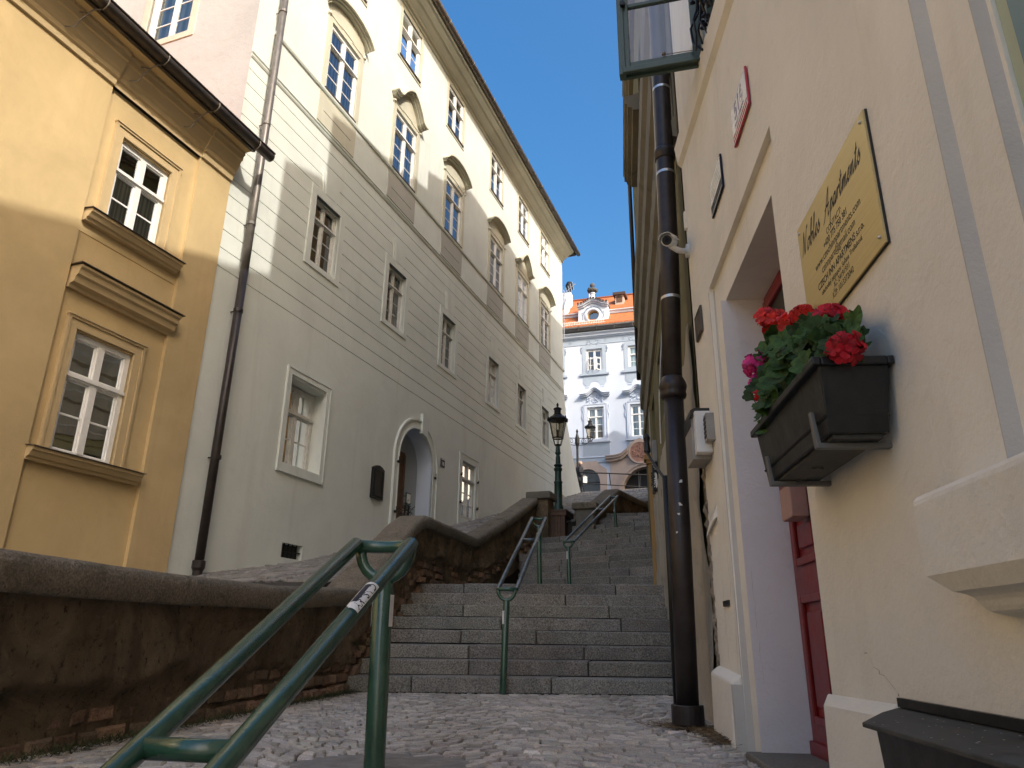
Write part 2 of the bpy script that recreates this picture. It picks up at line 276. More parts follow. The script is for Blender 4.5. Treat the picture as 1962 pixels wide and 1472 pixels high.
# ------------------------------------------------------------------ mesh builder
WL = {}
class MB:
    def __init__(s): s.v = []; s.f = []; s.t = []; s.uv = None
    def add(s, vs, fs, tint=1.0):
        k = len(s.v); s.v += [Vector(p) for p in vs]; s.f += [tuple(i+k for i in f) for f in fs]; s.t += [tint]*len(fs); return s
    def poly(s, pts, tint=1.0): return s.add(pts, [tuple(range(len(pts)))], tint)
    def hexa(s, a, b, tint=1.0):
        n = len(a)
        fs = [tuple(range(n-1, -1, -1)), tuple(range(n, 2*n))] + [(i, (i+1) % n, n+(i+1) % n, n+i) for i in range(n)]
        return s.add(list(a)+list(b), fs, tint)
    def box(s, fr, s0, s1, o0, o1, z0, z1, tint=1.0):
        a = [fr.p(s0, o0, z0), fr.p(s1, o0, z0), fr.p(s1, o1, z0), fr.p(s0, o1, z0)]
        b = [fr.p(s0, o0, z1), fr.p(s1, o0, z1), fr.p(s1, o1, z1), fr.p(s0, o1, z1)]
        return s.hexa(a, b, tint)
    def wbox(s, c, x, y, z, rot=0, tint=1.0):
        cr, sr = math.cos(rot), math.sin(rot); c = Vector(c)
        q = [(-x, -y), (x, -y), (x, y), (-x, y)]; q = [(a*cr-b*sr, a*sr+b*cr) for a, b in q]
        return s.hexa([c+Vector((a, b, 0)) for a, b in q], [c+Vector((a, b, z)) for a, b in q], tint)
    def prof(s, fr, s0, s1, pr):
        """profile [(off,z)...] closed polygon swept straight along s"""
        return s.hexa([fr.p(s0, o, z) for o, z in pr], [fr.p(s1, o, z) for o, z in pr])
    def plate(s, fr, pts, o0, o1, tint=1.0):
        """polygon in (s,z) with thickness"""
        return s.hexa([fr.p(a, o0, z) for a, z in pts], [fr.p(a, o1, z) for a, z in pts], tint)
    def tube(s, path, r, n=12, cap=True, tint=1.0):
        path = [Vector(p) for p in path]; m = len(path); rs = r if isinstance(r, (list, tuple)) else [r]*m
        k = len(s.v); prev = None
        for i, p in enumerate(path):
            t = (path[min(i+1, m-1)]-path[max(i-1, 0)]).normalized()
            if prev is None:
                a = Vector((0, 0, 1)) if abs(t.z) < 0.9 else Vector((1, 0, 0)); x = t.cross(a).normalized()
            else: x = (prev - t*prev.dot(t)).normalized()
            prev = x; y = t.cross(x)
            for j in range(n):
                g = 2*math.pi*j/n; s.v.append(p + (x*math.cos(g)+y*math.sin(g))*rs[i])
        for i in range(m-1):
            for j in range(n):
                a = k+i*n+j; b = k+i*n+(j+1) % n; s.f.append((a, b, b+n, a+n)); s.t.append(tint)
        if cap:
            s.f.append(tuple(k+j for j in range(n-1, -1, -1))); s.f.append(tuple(k+(m-1)*n+j for j in range(n))); s.t += [tint]*2
        return s
    def lathe(s, c, pr, n=16, rot=0.0, tint=1.0):
        c = Vector(c); k = len(s.v); m = len(pr)
        for r, z in pr:
            for j in range(n):
                g = 2*math.pi*j/n+rot; s.v.append(c+Vector((r*math.cos(g), r*math.sin(g), z)))
        for i in range(m-1):
            for j in range(n):
                a = k+i*n+j; b = k+i*n+(j+1) % n; s.f.append((a, b, b+n, a+n)); s.t.append(tint)
        s.f.append(tuple(k+j for j in range(n-1, -1, -1))); s.f.append(tuple(k+(m-1)*n+j for j in range(n))); s.t += [tint]*2
        return s
    def build(s, name, mat, parent=None, smooth=False, bevel=0.0, norm=True, seg=2):
        me = bpy.data.meshes.new(name); base = Vector((0, 0, 0))
        if parent is not None: base = WL[parent.name]
        me.from_pydata([p-base for p in s.v], [], s.f)
        if norm:
            bm = bmesh.new(); bm.from_mesh(me); bmesh.ops.recalc_face_normals(bm, faces=bm.faces); bm.to_mesh(me); bm.free()
        at = me.attributes.new('tint', 'FLOAT_COLOR', 'FACE')
        for i, t in enumerate(s.t):
            at.data[i].color = (t, t, t, 1) if isinstance(t, (int, float)) else (*t, 1)
        if s.uv:
            ul = me.uv_layers.new(name='UVMap')
            for pl in me.polygons:
                for li in pl.loop_indices: ul.data[li].uv = s.uv(me.vertices[me.loops[li].vertex_index].co+base)
        if smooth:
            for pl in me.polygons: pl.use_smooth = True
        me.materials.append(MATS[mat]); o = bpy.data.objects.new(name, me); C.objects.link(o)
        if parent is not None: o.parent = parent
        WL[o.name] = base
        if bevel:
            b = o.modifiers.new('bevel', 'BEVEL'); b.width = bevel; b.segments = seg; b.limit_method = 'ANGLE'; b.angle_limit = rad(40)
        if smooth and bevel == 0: pass
        return o
def sharp(o, ang=40):
    "smooth shading with sharp edges"
    me = o.data; bm = bmesh.new(); bm.from_mesh(me)
    for e in bm.edges:
        e.smooth = not (len(e.link_faces) == 2 and e.calc_face_angle(0) > rad(ang))
    for f in bm.faces: f.smooth = True
    bm.to_mesh(me); bm.free(); return o
def thing(name, label, cat, loc, group=None, kind=None):
    o = bpy.data.objects.new(name, None); C.objects.link(o); o.location = loc; o.empty_display_size = 0.2
    WL[o.name] = Vector(loc); o['label'] = label; o['category'] = cat
    if group: o['group'] = group
    if kind: o['kind'] = kind
    return o
def tag(o, label, cat=None, group=None, kind=None):
    o['label'] = label
    if cat: o['category'] = cat
    if group: o['group'] = group
    if kind: o['kind'] = kind
    return o
def struct(o): o['kind'] = 'structure'; return o
def origin(o, loc):
    "move the origin of a top-level mesh to its base"
    loc = Vector(loc)
    for vv in o.data.vertices: vv.co -= loc
    o.location = loc; WL[o.name] = loc; return o
def facade(mb, fr, S0, S1, Z0, Z1, openings=(), zones=(), top=None, base_off=0.0):
    """wall face cut at openings (s0,s1,z0,z1,reveal depth); zones = recessed areas (s0,s1,z0,z1,depth)"""
    ss = sorted({S0, S1, *[x for q in list(openings)+list(zones) for x in q[:2] if S0 < x < S1]})
    zs = sorted({Z0, Z1, *[x for q in list(openings)+list(zones) for x in q[2:4] if Z0 < x < Z1]})
    D = {}
    for i in range(len(ss)-1):
        for j in range(len(zs)-1):
            a = (ss[i]+ss[i+1])/2; b = (zs[j]+zs[j+1])/2; d = 0.0; op = False
            for q in zones:
                if q[0] < a < q[1] and q[2] < b < q[3]: d = q[4]
            for q in openings:
                if q[0] < a < q[1] and q[2] < b < q[3]: d = q[4]; op = True
            D[i, j] = (d, op)
            if not op: mb.poly([fr.p(x, base_off-d, z) for x, z in ((ss[i], zs[j]), (ss[i+1], zs[j]), (ss[i+1], zs[j+1]), (ss[i], zs[j+1]))])
    for (i, j), (d, op) in D.items():
        for (ii, jj, p, q) in ((i+1, j, (ss[i+1], zs[j]), (ss[i+1], zs[j+1])), (i, j+1, (ss[i], zs[j+1]), (ss[i+1], zs[j+1]))):
            if (ii, jj) in D and abs(D[ii, jj][0]-d) > 1e-6:
                e = D[ii, jj][0]
                mb.poly([fr.p(*p[:1], base_off-d, p[1]), fr.p(*q[:1], base_off-d, q[1]), fr.p(*q[:1], base_off-e, q[1]), fr.p(*p[:1], base_off-e, p[1])])
def window(parent, fr, s0, s1, z0, z1, off, inner='lace_curtain', rows=3, top=0.3, fw=0.06, mw=0.07, frame='white_paint', glass='window_glass', sill=True, back=0.085, curtain_top=1.0, bar=0.022, inner2='room_dim', trans=True):
    """white timber window; off = plane of the frame front"""
    f = MB(); cx = (s0+s1)/2; zt = z1-(z1-z0)*top
    f.box(fr, s0, s0+fw, off-0.05, off, z0, z1); f.box(fr, s1-fw, s1, off-0.05, off, z0, z1)
    f.box(fr, s0+fw, s1-fw, off-0.07, off-0.002, z0, z0+fw); f.box(fr, s0+fw, s1-fw, off-0.07, off-0.002, z1-fw, z1)
    f.box(fr, cx-mw/2, cx+mw/2, off-0.045, off+0.008, z0+fw, z1-fw)
    if trans:
        f.box(fr, s0+fw, cx-mw/2, off-0.06, off+0.006, zt-0.04, zt+0.04); f.box(fr, cx+mw/2, s1-fw, off-0.06, off+0.006, zt-0.04, zt+0.04)
        f.box(fr, s0+0.004, s1-0.004, off+0.004, off+0.03, zt-0.018, zt+0.018)
    # inner casement edges
    e = 0.02
    for a, b in ((s0+fw, cx-mw/2), (cx+mw/2, s1-fw)):
        for q0, q1 in (((z0+fw, zt-0.04), (zt+0.04, z1-fw)) if trans else ((z0+fw, z1-fw),)):
            f.box(fr, a, a+e, off-0.042, off-0.02, q0, q1); f.box(fr, b-e, b, off-0.042, off-0.02, q0, q1)
            f.box(fr, a+e, b-e, off-0.055, off-0.021, q0, q0+e); f.box(fr, a+e, b-e, off-0.055, off-0.021, q1-e, q1)
        lo, hi = z0+fw+e, (zt-0.04-e if trans else z1-fw-e)
        for k in range(1, rows):
            z = lo+(hi-lo)*k/rows; f.box(fr, a+e, b-e, off-0.040, off-0.024, z-bar/2, z+bar/2)
    o = f.build('window', frame, parent)
    g = MB(); g.poly([fr.p(a, off-0.034, z) for a, z in ((s0+fw, z0+fw), (s1-fw, z0+fw), (s1-fw, z1-fw), (s0+fw, z1-fw))]); g.build('pane', glass, o)
    zc = z0+(z1-z0)*curtain_top
    ib = MB(); ib.poly([fr.p(a, off-back, z) for a, z in ((s0-0.05, z0-0.05), (s1+0.05, z0-0.05), (s1+0.05, zc+0.05), (s0-0.05, zc+0.05))]); ib.build('curtain', inner, o)
    if curtain_top < 1.0 or inner2 is None or True:
        ib = MB(); ib.poly([fr.p(a, off-back-0.25, z) for a, z in ((s0-0.5, z0-0.5), (s1+0.5, z0-0.5), (s1+0.5, z1+0.5), (s0-0.5, z1+0.5))]); ib.build('room', inner2 or 'dark_window', o)
    if sill:
        q = MB(); q.box(fr, s0-0.03, s1+0.03, off-0.03, off+0.07, z0-0.035, z0-0.004); q.build('sill', 'gutter_metal', o)
    return o
def text_mesh(parent, name, txt, fr, s, off, z, size, mat, sgn=1, align='CENTER', shear=0.0, sx=1.0, depth=0.0008, rot=0.0, bold=0.0):
    cu = bpy.data.curves.new('t', 'FONT'); cu.body = txt; cu.size = size; cu.align_x = align; cu.shear = shear; cu.extrude = depth; cu.offset = bold
    to = bpy.data.objects.new('t', cu); C.objects.link(to); dg = bpy.context.evaluated_depsgraph_get(); dg.update()
    me = bpy.data.meshes.new_from_object(to.evaluated_get(dg)); bpy.data.objects.remove(to)
    base = WL[parent.name]; cr, sr = math.cos(rot), math.sin(rot)
    for vv in me.vertices:
        x, y = vv.co.x*sx, vv.co.y; x, y = x*cr-y*sr, x*sr+y*cr
        vv.co = fr.p(s+sgn*x, off+vv.co.z, z+y)-base
    me.materials.clear(); me.materials.append(MATS[mat]); o = bpy.data.objects.new(name, me); C.objects.link(o); o.parent = parent; WL[o.name] = base
    return o
# ================================================================== cream building on the left
A0 = 7.52; A1 = 25.9
cb = thing('cream_building', 'long pale cream building with rows of white windows, curved hoods and an arched doorway', 'building', FA.p(16, 0, 1.5))
R1 = [10.03, 12.75, 15.48, 18.59, 21.05, 23.54]; R2 = [10.0, 12.66, 15.42, 18.59, 21.05, 23.54]; R3 = [10.0, 12.61, 15.31, 18.5, 21.08, 23.55]
ops = []
for c in R1: ops.append((c-0.40, c+0.40, 6.42, 7.76, 0.12))
for c in R2: ops.append((c-0.52, c+0.52, 10.08, 11.70, 0.05))
for c in R3: ops.append((c-0.50, c+0.50, 13.30, 14.68, 0.06))
ops += [(9.53, 10.59, 2.65, 4.14, 0.30), (16.62, 17.46, 2.87, 4.31, 0.06), (9.80, 10.34, 1.20, 1.43, 0.14), (13.33, 14.93, 0.0, 4.46, 0.0)]
grv = [5.216+0.3045*k for k in range(13)]
zon = [(A0, 25.0, g-0.009, g+0.009, 0.022) for g in grv]
m = MB(); facade(m, FA, A0, A1, -0.5, 15.4, ops, zon)
# arch fill over the doorway
cx = 14.13; rr = 0.8; zs = 3.655
for k in range(24):
    a0 = math.pi*k/24; a1 = math.pi*(k+1)/24
    p0 = (cx+rr*math.cos(a0), zs+rr*math.sin(a0)); p1 = (cx+rr*math.cos(a1), zs+rr*math.sin(a1))
    m.poly([FA.p(p0[0], 0, p0[1]), FA.p(p1[0], 0, p1[1]), FA.p(p1[0], 0, 4.46), FA.p(p0[0], 0, 4.46)])
m.build('wall', 'cream_plaster', cb)
# buttress at the far corner, leaning outwards at the foot
bp = [(25.9, -1), (25.9, 9.6), (25.98, 9.3), (26.25, 8.2), (27.1, 6.9), (28.25, 5.62), (29.2, 4.2), (31, 2)]
m = MB(); m.hexa([FA.p(s, -5.0, z) for s, z in bp], [FA.p(s, 0.0, z) for s, z in bp]); m.build('buttress', 'cream_plaster', cb)
m = MB(); m.prof(FA, 24.95, 28.3, [(0.003, 4.0), (0.05, 4.0), (0.05, 5.05), (0.003, 5.08)]); m.build('plinth', 'peeling_plaster', cb)
# side wall above the yellow roof + back and end walls
FS = Fr(*FA.p(A0, 0, 0)[:2], 20.4-90); FS.n = -FA.d
m = MB(); facade(m, FS, 0, 9, 0, 15.4, [(1.53, 2.57, 10.15, 12.05, 0.10), (4.1, 5.1, 10.15, 12.05, 0.10)])
m.build('side_wall', 'pink_plaster', cb)
m = MB(); m.poly([FA.p(A1, 0, 0), FA.p(A1, -9, 0), FA.p(A1, -9, 15.4), FA.p(A1, 0, 15.4)]); m.poly([FA.p(A0, -9, 0), FA.p(A1, -9, 0), FA.p(A1, -9, 15.4), FA.p(A0, -9, 15.4)]); m.build('rear_wall', 'cream_plaster', cb)
m = MB(); m.uv = lambda p: ((p-FA.o).dot(FA.d), (p-FA.o).dot(FA.n)*1.2)
m.hexa([FA.p(A0-0.3, 0.52, 15.32), FA.p(A0-0.3, -4.5, 18.6), FA.p(A0-0.3, -9.5, 15.3)], [FA.p(A1+0.45, 0.52, 15.32), FA.p(A1+0.45, -4.5, 18.6), FA.p(A1+0.45, -9.5, 15.3)]); m.build('roof', 'roof_tile', cb)
for a in (1.53, 4.1):
    window(cb, FS, a, a+1.04, 10.15, 12.05, -0.09, 'teal_curtain', rows=3, top=0.28, sill=False)
    q = MB(); b = a+1.04
    for x0, x1, z0, z1 in ((a-0.14, a, 10.02, 12.19), (b, b+0.14, 10.02, 12.19), (a, b, 12.05, 12.19), (a, b, 10.02, 10.15)): q.box(FS, x0, x1, -0.05, 0.018, z0, z1)
    q.build('window_surround', 'beige_trim', cb)
# string course, sill band, cornice, gutter
m = MB(); m.prof(FA, A0, A1+0.02, [(-0.02, 9.10), (0.012, 9.10), (0.03, 9.13), (0.03, 9.14), (0.008, 9.15), (0.008, 9.19), (0.032, 9.20), (0.032, 9.21), (-0.02, 9.235)]); m.build('string_course', 'cream_plaster', cb)
m = MB(); m.prof(FA, A0+0.45, A1+0.06, [(-0.02, 9.985), (0.03, 9.99), (0.045, 10.02), (0.045, 10.06), (-0.02, 10.07)]); m.build('string_course', 'cream_plaster', cb)
m = MB(); m.prof(FA, A0, A1+0.1, [(-0.02, 14.83), (0.05, 14.84), (0.05, 14.87), (0.02, 14.88), (0.02, 14.93), (0.08, 14.95), (0.10, 15.0), (0.14, 15.02), (0.24, 15.08), (0.28, 15.14), (0.42, 15.19), (0.46, 15.24), (0.5, 15.25), (0.5, 15.33), (-0.02, 15.4)]); m.build('cornice', 'stained_moulding' if False else 'beige_trim', cb)
m = MB(); m.hexa([FA.p(A1, -6, 14.95), FA.p(A1, 0.5, 15.25), FA.p(A1, 0.5, 15.33), FA.p(A1, -6, 15.33)], [FA.p(A1+0.4, -6, 15.1), FA.p(A1+0.4, 0.5, 15.25), FA.p(A1+0.4, 0.5, 15.33), FA.p(A1+0.4, -6, 15.33)]); m.build('eave_board', 'gutter_metal', cb)
m = MB(); m.tube([FA.p(A0-0.2, 0.60, 15.31), FA.p(A1+0.45, 0.60, 15.31)], 0.085, 12); m.build('gutter', 'gutter_metal', cb, smooth=True)
m = MB()
s = A0+0.4
while s < A1+0.3: m.tube([FA.p(s, 0.60+0.09*math.cos(t), 15.31+0.09*math.sin(t)) for t in [math.pi*(0.15-0.15*k) for k in range(9)]], 0.008, 5); s += 0.78
m.build('gutter_bracket', 'wire_metal', cb)
# --- first floor windows
inn = ['brown_shutter', 'grey_curtain', 'room_dim', 'lace_curtain', 'lace_curtain', 'lace_curtain']
for c, ic in zip(R1, inn):
    o = window(cb, FA, c-0.40, c+0.40, 6.42, 7.76, -0.09, ic, rows=3, top=0.30, frame='old_white_paint', fw=0.05, mw=0.06, bar=0.016)
    q = MB()
    for x0, x1, z0, z1 in ((c-0.55, c-0.40, 6.30, 7.93), (c+0.40, c+0.55, 6.30, 7.93), (c-0.40, c+0.40, 7.76, 7.93), (c-0.40, c+0.40, 6.30, 6.38)): q.box(FA, x0, x1, -0.05, 0.022, z0, z1)
    q.plate(FA, [(c-0.22, 7.93), (c+0.22, 7.93), (c+0.30, 8.42), (c-0.30, 8.42)], -0.03, 0.018)
    q.plate(FA, [(c-0.16, 7.93), (c+0.16, 7.93), (c+0.22, 8.42), (c-0.22, 8.42)], -0.03, 0.027)
    q.build('surround', 'cream_plaster', o)
# --- second floor windows with hoods
def hood_curve(kind, c, w):
    pts = []
    for k in range(25):
        t = -1+2*k/24
        if kind == 'seg': z = 0.46*math.sqrt(max(0, 1-(t*0.93)**2))-0.10
        else:
            z = 0.0 if abs(t) > 0.97 else 0.05
            z = 0.34*max(0, math.cos(t*math.pi/1.35))**1.0 if abs(t) < 0.675 else 0.0
            z += 0.16*(1-abs(t)) - 0.05*math.sin(max(0, (abs(t)-0.55))*math.pi/0.45)
        pts.append((c+t*w, z))
    return pts
kinds = ['seg', 'wave', 'seg', 'seg', 'wave', 'seg']
inn2 = ['teal_curtain', 'teal_curtain', 'room_dim', 'room_dim', 'room_dim', 'grey_curtain']
for c, kd, ic in zip(R2, kinds, inn2):
    o = window(cb, FA, c-0.52, c+0.52, 10.10, 11.70, -0.015, ic, rows=3, top=0.31, mw=0.085, fw=0.07, curtain_top=1.0 if ic != 'room_dim' else 1.0)
    q = MB()
    for x0, x1, z0, z1 in ((c-0.66, c-0.52, 10.07, 11.72), (c+0.52, c+0.66, 10.07, 11.72), (c-0.66, c+0.66, 11.72, 11.80)): q.box(FA, x0, x1, -0.03, 0.03, z0, z1)
    cv = hood_curve(kd, c, 0.72)
    tp = [(x, 11.98+z-0.02) for x, z in cv]
    q.plate(FA, [(c-0.64, 11.80), (c+0.64, 11.80)]+[(min(max(x, c-0.64), c+0.64), z) for x, z in reversed(tp)], -0.03, 0.022)
    for sgn in (-1, 1):
        q.box(FA, c+sgn*0.40-0.22, c+sgn*0.40+0.22, 0.02, 0.034, 11.835, 11.85); q.lathe(FA.p(c+sgn*0.65, 0.03, 11.78), [(0.001, 0), (0.045, 0.03), (0.045, 0.07), (0.001, 0.1)], 8)
    q.box(FA, c-0.24, c+0.24, 0.02, 0.034, 11.865, 11.88)
    q.build('surround', 'beige_trim', o)
    hb = MB()
    for (o1, za, zb) in ((0.10, -0.025, 0.008), (0.15, 0.008, 0.035), (0.205, 0.035, 0.068), (0.18, 0.068, 0.08)):
        wf = 0.95+o1*0.55
        pp = [(c+(x-c)*wf, 11.98+z) for x, z in cv]
        for k in range(24):
            (x0, a), (x1, b) = pp[k], pp[k+1]
            hb.hexa([FA.p(x0, -0.01, a+za), FA.p(x1, -0.01, b+za), FA.p(x1, -0.01, b+zb), FA.p(x0, -0.01, a+zb)], [FA.p(x0, o1, a+za), FA.p(x1, o1, b+za), FA.p(x1, o1, b+zb), FA.p(x0, o1, a+zb)])
    hb.build('hood', 'beige_trim', o)
    q = MB(); q.box(FA, c-0.64, c+0.64, -0.02, 0.018, 9.28, 9.945); q.build('apron', 'shaded_apron' if c > 11 else 'beige_trim', o)  # grey puts shade into the apron colour; the first stays beige
    q = MB(); q.box(FA, c-0.48, c+0.48, 0.012, 0.0195, 9.57, 9.583); q.build('apron_groove', 'ink', o)
inn3 = ['grey_curtain']*6
for c, ic in zip(R3, inn3):
    o = window(cb, FA, c-0.50, c+0.50, 13.30, 14.68, -0.02, ic, rows=2, top=0.36, mw=0.08, fw=0.07)
    q = MB()
    for x0, x1, z0, z1 in ((c-0.60, c-0.50, 13.20, 14.80), (c+0.50, c+0.60, 13.20, 14.80), (c-0.50, c+0.50, 14.68, 14.80), (c-0.50, c+0.50, 13.20, 13.265)): q.box(FA, x0, x1, -0.03, 0.02, z0, z1)
    q.build('surround', 'beige_trim', o)
# --- ground floor
def frame4(mb, fr, s0, s1, z0, z1, w, o0, o1):
    for x0, x1, a, b in ((s0, s0+w, z0, z1), (s1-w, s1, z0, z1), (s0+w, s1-w, z1-w, z1), (s0+w, s1-w, z0, z0+w)): mb.box(fr, x0, x1, o0, o1, a, b)
o = window(cb, FA, 9.55, 10.57, 2.68, 4.12, -0.24, 'room_dim', rows=2, top=0.33, sill=False, fw=0.075, mw=0.085, frame='old_white_paint', back=0.4)
q = MB(); frame4(q, FA, 9.43, 10.66, 2.545, 4.28, 0.10, -0.05, 0.025); frame4(q, FA, 9.405, 10.685, 2.52, 4.305, 0.03, -0.02, 0.036); q.box(FA, 9.53, 10.59, -0.28, 0.02, 2.64, 2.675); q.build('surround', 'cream_plaster', o)
for s, hh in ((9.72, 0.30), (10.1, 0.22)):
    q = MB(); q.box(FA, s, s+0.07, -0.40, -0.34, 2.72, 2.72+hh*3); q.build('window_bar', 'old_white_paint', o)
o = window(cb, FA, 16.63, 17.45, 2.88, 4.30, -0.03, 'lace_curtain', rows=3, top=0.30, sill=False, frame='old_white_paint')
q = MB(); frame4(q, FA, 16.44, 17.64, 2.70, 4.49, 0.17, -0.02, 0.02); frame4(q, FA, 16.42, 17.66, 2.68, 4.51, 0.03, -0.01, 0.032); q.build('surround', 'cream_plaster', o)
q = MB()
for s, z in ((16.5, 3.9), (16.5, 3.2), (17.58, 3.9), (17.58, 3.2)): q.box(FA, s-0.015, s+0.015, 0.02, 0.07, z, z+0.05); q.box(FA, s-0.008, s+0.03, 0.05, 0.065, z+0.03, z+0.08)
q.build('shutter_hinge', 'black_iron', o)
# cellar grille
g = MB(); g.poly([FA.p(a, -0.13, z) for a, z in ((9.78, 1.18), (10.36, 1.18), (10.36, 1.45), (9.78, 1.45))]); gr = g.build('cellar_vent', 'dark_window', cb)
g = MB()
for k in range(1, 5): g.box(FA, 9.8+0.108*k-0.008, 9.8+0.108*k+0.008, -0.05, -0.03, 1.2, 1.43)
g.box(FA, 9.8, 10.34, -0.045, -0.028, 1.30, 1.318); g.build('grille', 'black_iron', gr)
# arched doorway
ds = MB()
def arch_band(mb, r0, r1, o0, o1, z0):
    pts = [(cx-r0, z0), (cx-r1, z0)]
    n = 28
    for side in (-1, 1):
        mb.hexa([FA.p(cx+side*r0, o0, z0), FA.p(cx+side*r1, o0, z0), FA.p(cx+side*r1, o0, zs), FA.p(cx+side*r0, o0, zs)], [FA.p(cx+side*r0, o1, z0), FA.p(cx+side*r1, o1, z0), FA.p(cx+side*r1, o1, zs), FA.p(cx+side*r0, o1, zs)])
    for k in range(n):
        a, b = math.pi*k/n, math.pi*(k+1)/n
        q = [(r0, a), (r1, a), (r1, b), (r0, b)]
        mb.hexa([FA.p(cx+r*math.cos(t), o0, zs+r*math.sin(t)) for r, t in q], [FA.p(cx+r*math.cos(t), o1, zs+r*math.sin(t)) for r, t in q])
arch_band(ds, 0.80, 0.99, -0.02, 0.022, 1.2); arch_band(ds, 0.985, 1.03, -0.02, 0.05, 1.2); arch_band(ds, 0.80, 0.835, -0.02, 0.036, 1.2)
ds.plate(FA, [(cx+0.10, 4.40), (cx+0.36, 4.34), (cx+0.42, 4.80), (cx+0.10, 4.86)], -0.02, 0.07)
dso = ds.build('door_surround', 'cream_plaster', cb)
q = MB()
for s in (cx-0.87, cx+0.9):
    for z in (2.45, 3.5): q.box(FA, s-0.015, s+0.015, 0.02, 0.075, z, z+0.05); q.tube([FA.p(s, 0.065, z-0.01), FA.p(s, 0.065, z+0.13)], 0.009, 6)
q.build('shutter_hinge', 'black_iron', dso)
q = MB(); n = 24; dp = -0.38
prof = [(cx-rr, 1.0)]+[(cx-rr*math.cos(math.pi*k/n), zs+rr*math.sin(math.pi*k/n)) for k in range(n+1)]+[(cx+rr, 1.0)]
for a, b in zip(prof[:-1], prof[1:]): q.poly([FA.p(a[0], 0, a[1]), FA.p(b[0], 0, b[1]), FA.p(b[0], dp, b[1]), FA.p(a[0], dp, a[1])])
q.build('door_reveal', 'white_plaster', dso)
q = MB(); q.poly([FA.p(a, dp, z) for a, z in prof]); q.build('door', 'door_blue_grey', dso)
q = MB(); q.box(FA, cx-rr+0.02, cx+0.10, dp+0.01, dp+0.05, 1.2, 3.95); q.box(FA, cx+0.02, cx+0.10, dp+0.05, dp+0.07, 1.2, 3.9); q.build('door_leaf', 'wood_brown', dso)
q = MB(); q.box(FA, 14.42, 14.66, dp+0.01, dp+0.02, 2.78, 3.12); po = q.build('poster', 'poster_green', dso)
q = MB(); q.box(FA, 14.47, 14.64, dp+0.02, dp+0.025, 2.88, 3.09); q.build('poster_print', 'paper', po)
# letter box and number plate
lb = thing('notice_cabinet', 'black metal cabinet with an arched top on the cream wall left of the doorway', 'cabinet', FA.p(12.51, 0, 2.6))
q = MB(); q.plate(FA, [(12.30, 2.60), (12.72, 2.60), (12.72, 3.20), (12.62, 3.25), (12.51, 3.27), (12.40, 3.25), (12.30, 3.20)], -0.01, 0.06); q.build('body', 'black_iron', lb, bevel=0.006)
q = MB(); frame4(q, FA, 12.34, 12.68, 2.65, 3.18, 0.03, 0.06, 0.075); q.box(FA, 12.40, 12.62, 0.06, 0.07, 3.04, 3.07); q.build('door_frame', 'black_iron', lb, bevel=0.004)
npl = thing('number_plate', 'small black house number plate with a white 18 right of the arched doorway', 'house number', FA.p(15.46, 0, 3.9))
q = MB(); q.box(FA, 15.36, 15.57, 0.0, 0.015, 3.88, 4.09); q.build('plate', 'enamel_navy', npl)
q = MB(); q.box(FA, 15.37, 15.56, 0.015, 0.018, 4.062, 4.082); q.build('border', 'enamel_white', npl)
text_mesh(npl, 'numeral', '18', FA, 15.465, 0.017, 3.925, 0.13, 'enamel_white', 1)
# ================================================================== yellow house
yh = thing('yellow_house', 'two storey ochre yellow plastered house with moulded window frames and a brown gutter', 'house', FA.p(5.5, 0, 0.5))
YS = -6.0
yops = [(5.62, 6.44, 4.84, 6.07, 0.14), (5.58, 6.42, 1.90, 3.35, 0.14), (1.2, 2.02, 4.84, 6.07, 0.14), (1.2, 2.04, 1.90, 3.35, 0.14), (-2.9, -2.06, 4.84, 6.07, 0.14)]
yz = [(5.31, 6.86, -1, 6.64, 0.05), (5.31, 6.86, 4.54, 4.555, 0.06), (0.9, 2.4, -1, 6.64, 0.05)]
m = MB(); facade(m, FA, YS, 7.5, -1.5, 7.12, yops, yz, base_off=0.03); m.build('wall', 'yellow_plaster', yh)
m = MB()
for q in ([FA.p(YS, 0.03, -1.5), FA.p(YS, -8, -1.5), FA.p(YS, -8, 7.0), FA.p(YS, 0.03, 7.0)], [FA.p(YS, -8, -1.5), FA.p(7.5, -8, -1.5), FA.p(7.5, -8, 7.0), FA.p(YS, -8, 7.0)], [FA.p(7.5, 0.03, -1.5), FA.p(7.5, -8, -1.5), FA.p(7.5, -8, 7.0), FA.p(7.5, 0.03, 7.0)]): m.poly(q)
m.build('rear_wall', 'yellow_plaster', yh)
m = MB(); m.uv = lambda p: ((p-FA.o).dot(FA.d), (p-FA.o).dot(FA.n)*1.1)
m.hexa([FA.p(YS-0.3, 0.42, 7.25), FA.p(YS-0.3, -4, 8.8), FA.p(YS-0.3, -8.4, 7.2)], [FA.p(7.49, 0.42, 7.25), FA.p(7.49, -4, 8.8), FA.p(7.49, -8.4, 7.2)]); m.build('roof', 'roof_tile', yh)
for s0, s1, dd in ((YS, 5.31, 0.0), (5.31, 6.86, -0.03), (6.86, 7.495, 0.0)):
    m = MB(); m.prof(FA, s0, s1, [(-0.02, 6.64), (0.065+dd, 6.64), (0.075+dd, 6.72), (0.105+dd, 6.74), (0.11+dd, 6.80), (0.14+dd, 6.84), (0.17+dd, 6.92), (0.185+dd, 6.96), (0.21+dd, 6.97), (0.215+dd, 7.04), (0.24+dd, 7.06), (0.24+dd, 7.10), (-0.02, 7.12)]); m.build('cornice', 'yellow_trim', yh)
m = MB(); m.box(FA, YS-0.3, 7.49, 0.1, 0.345, 7.105, 7.13); m.build('soffit', 'yellow_plaster', yh)
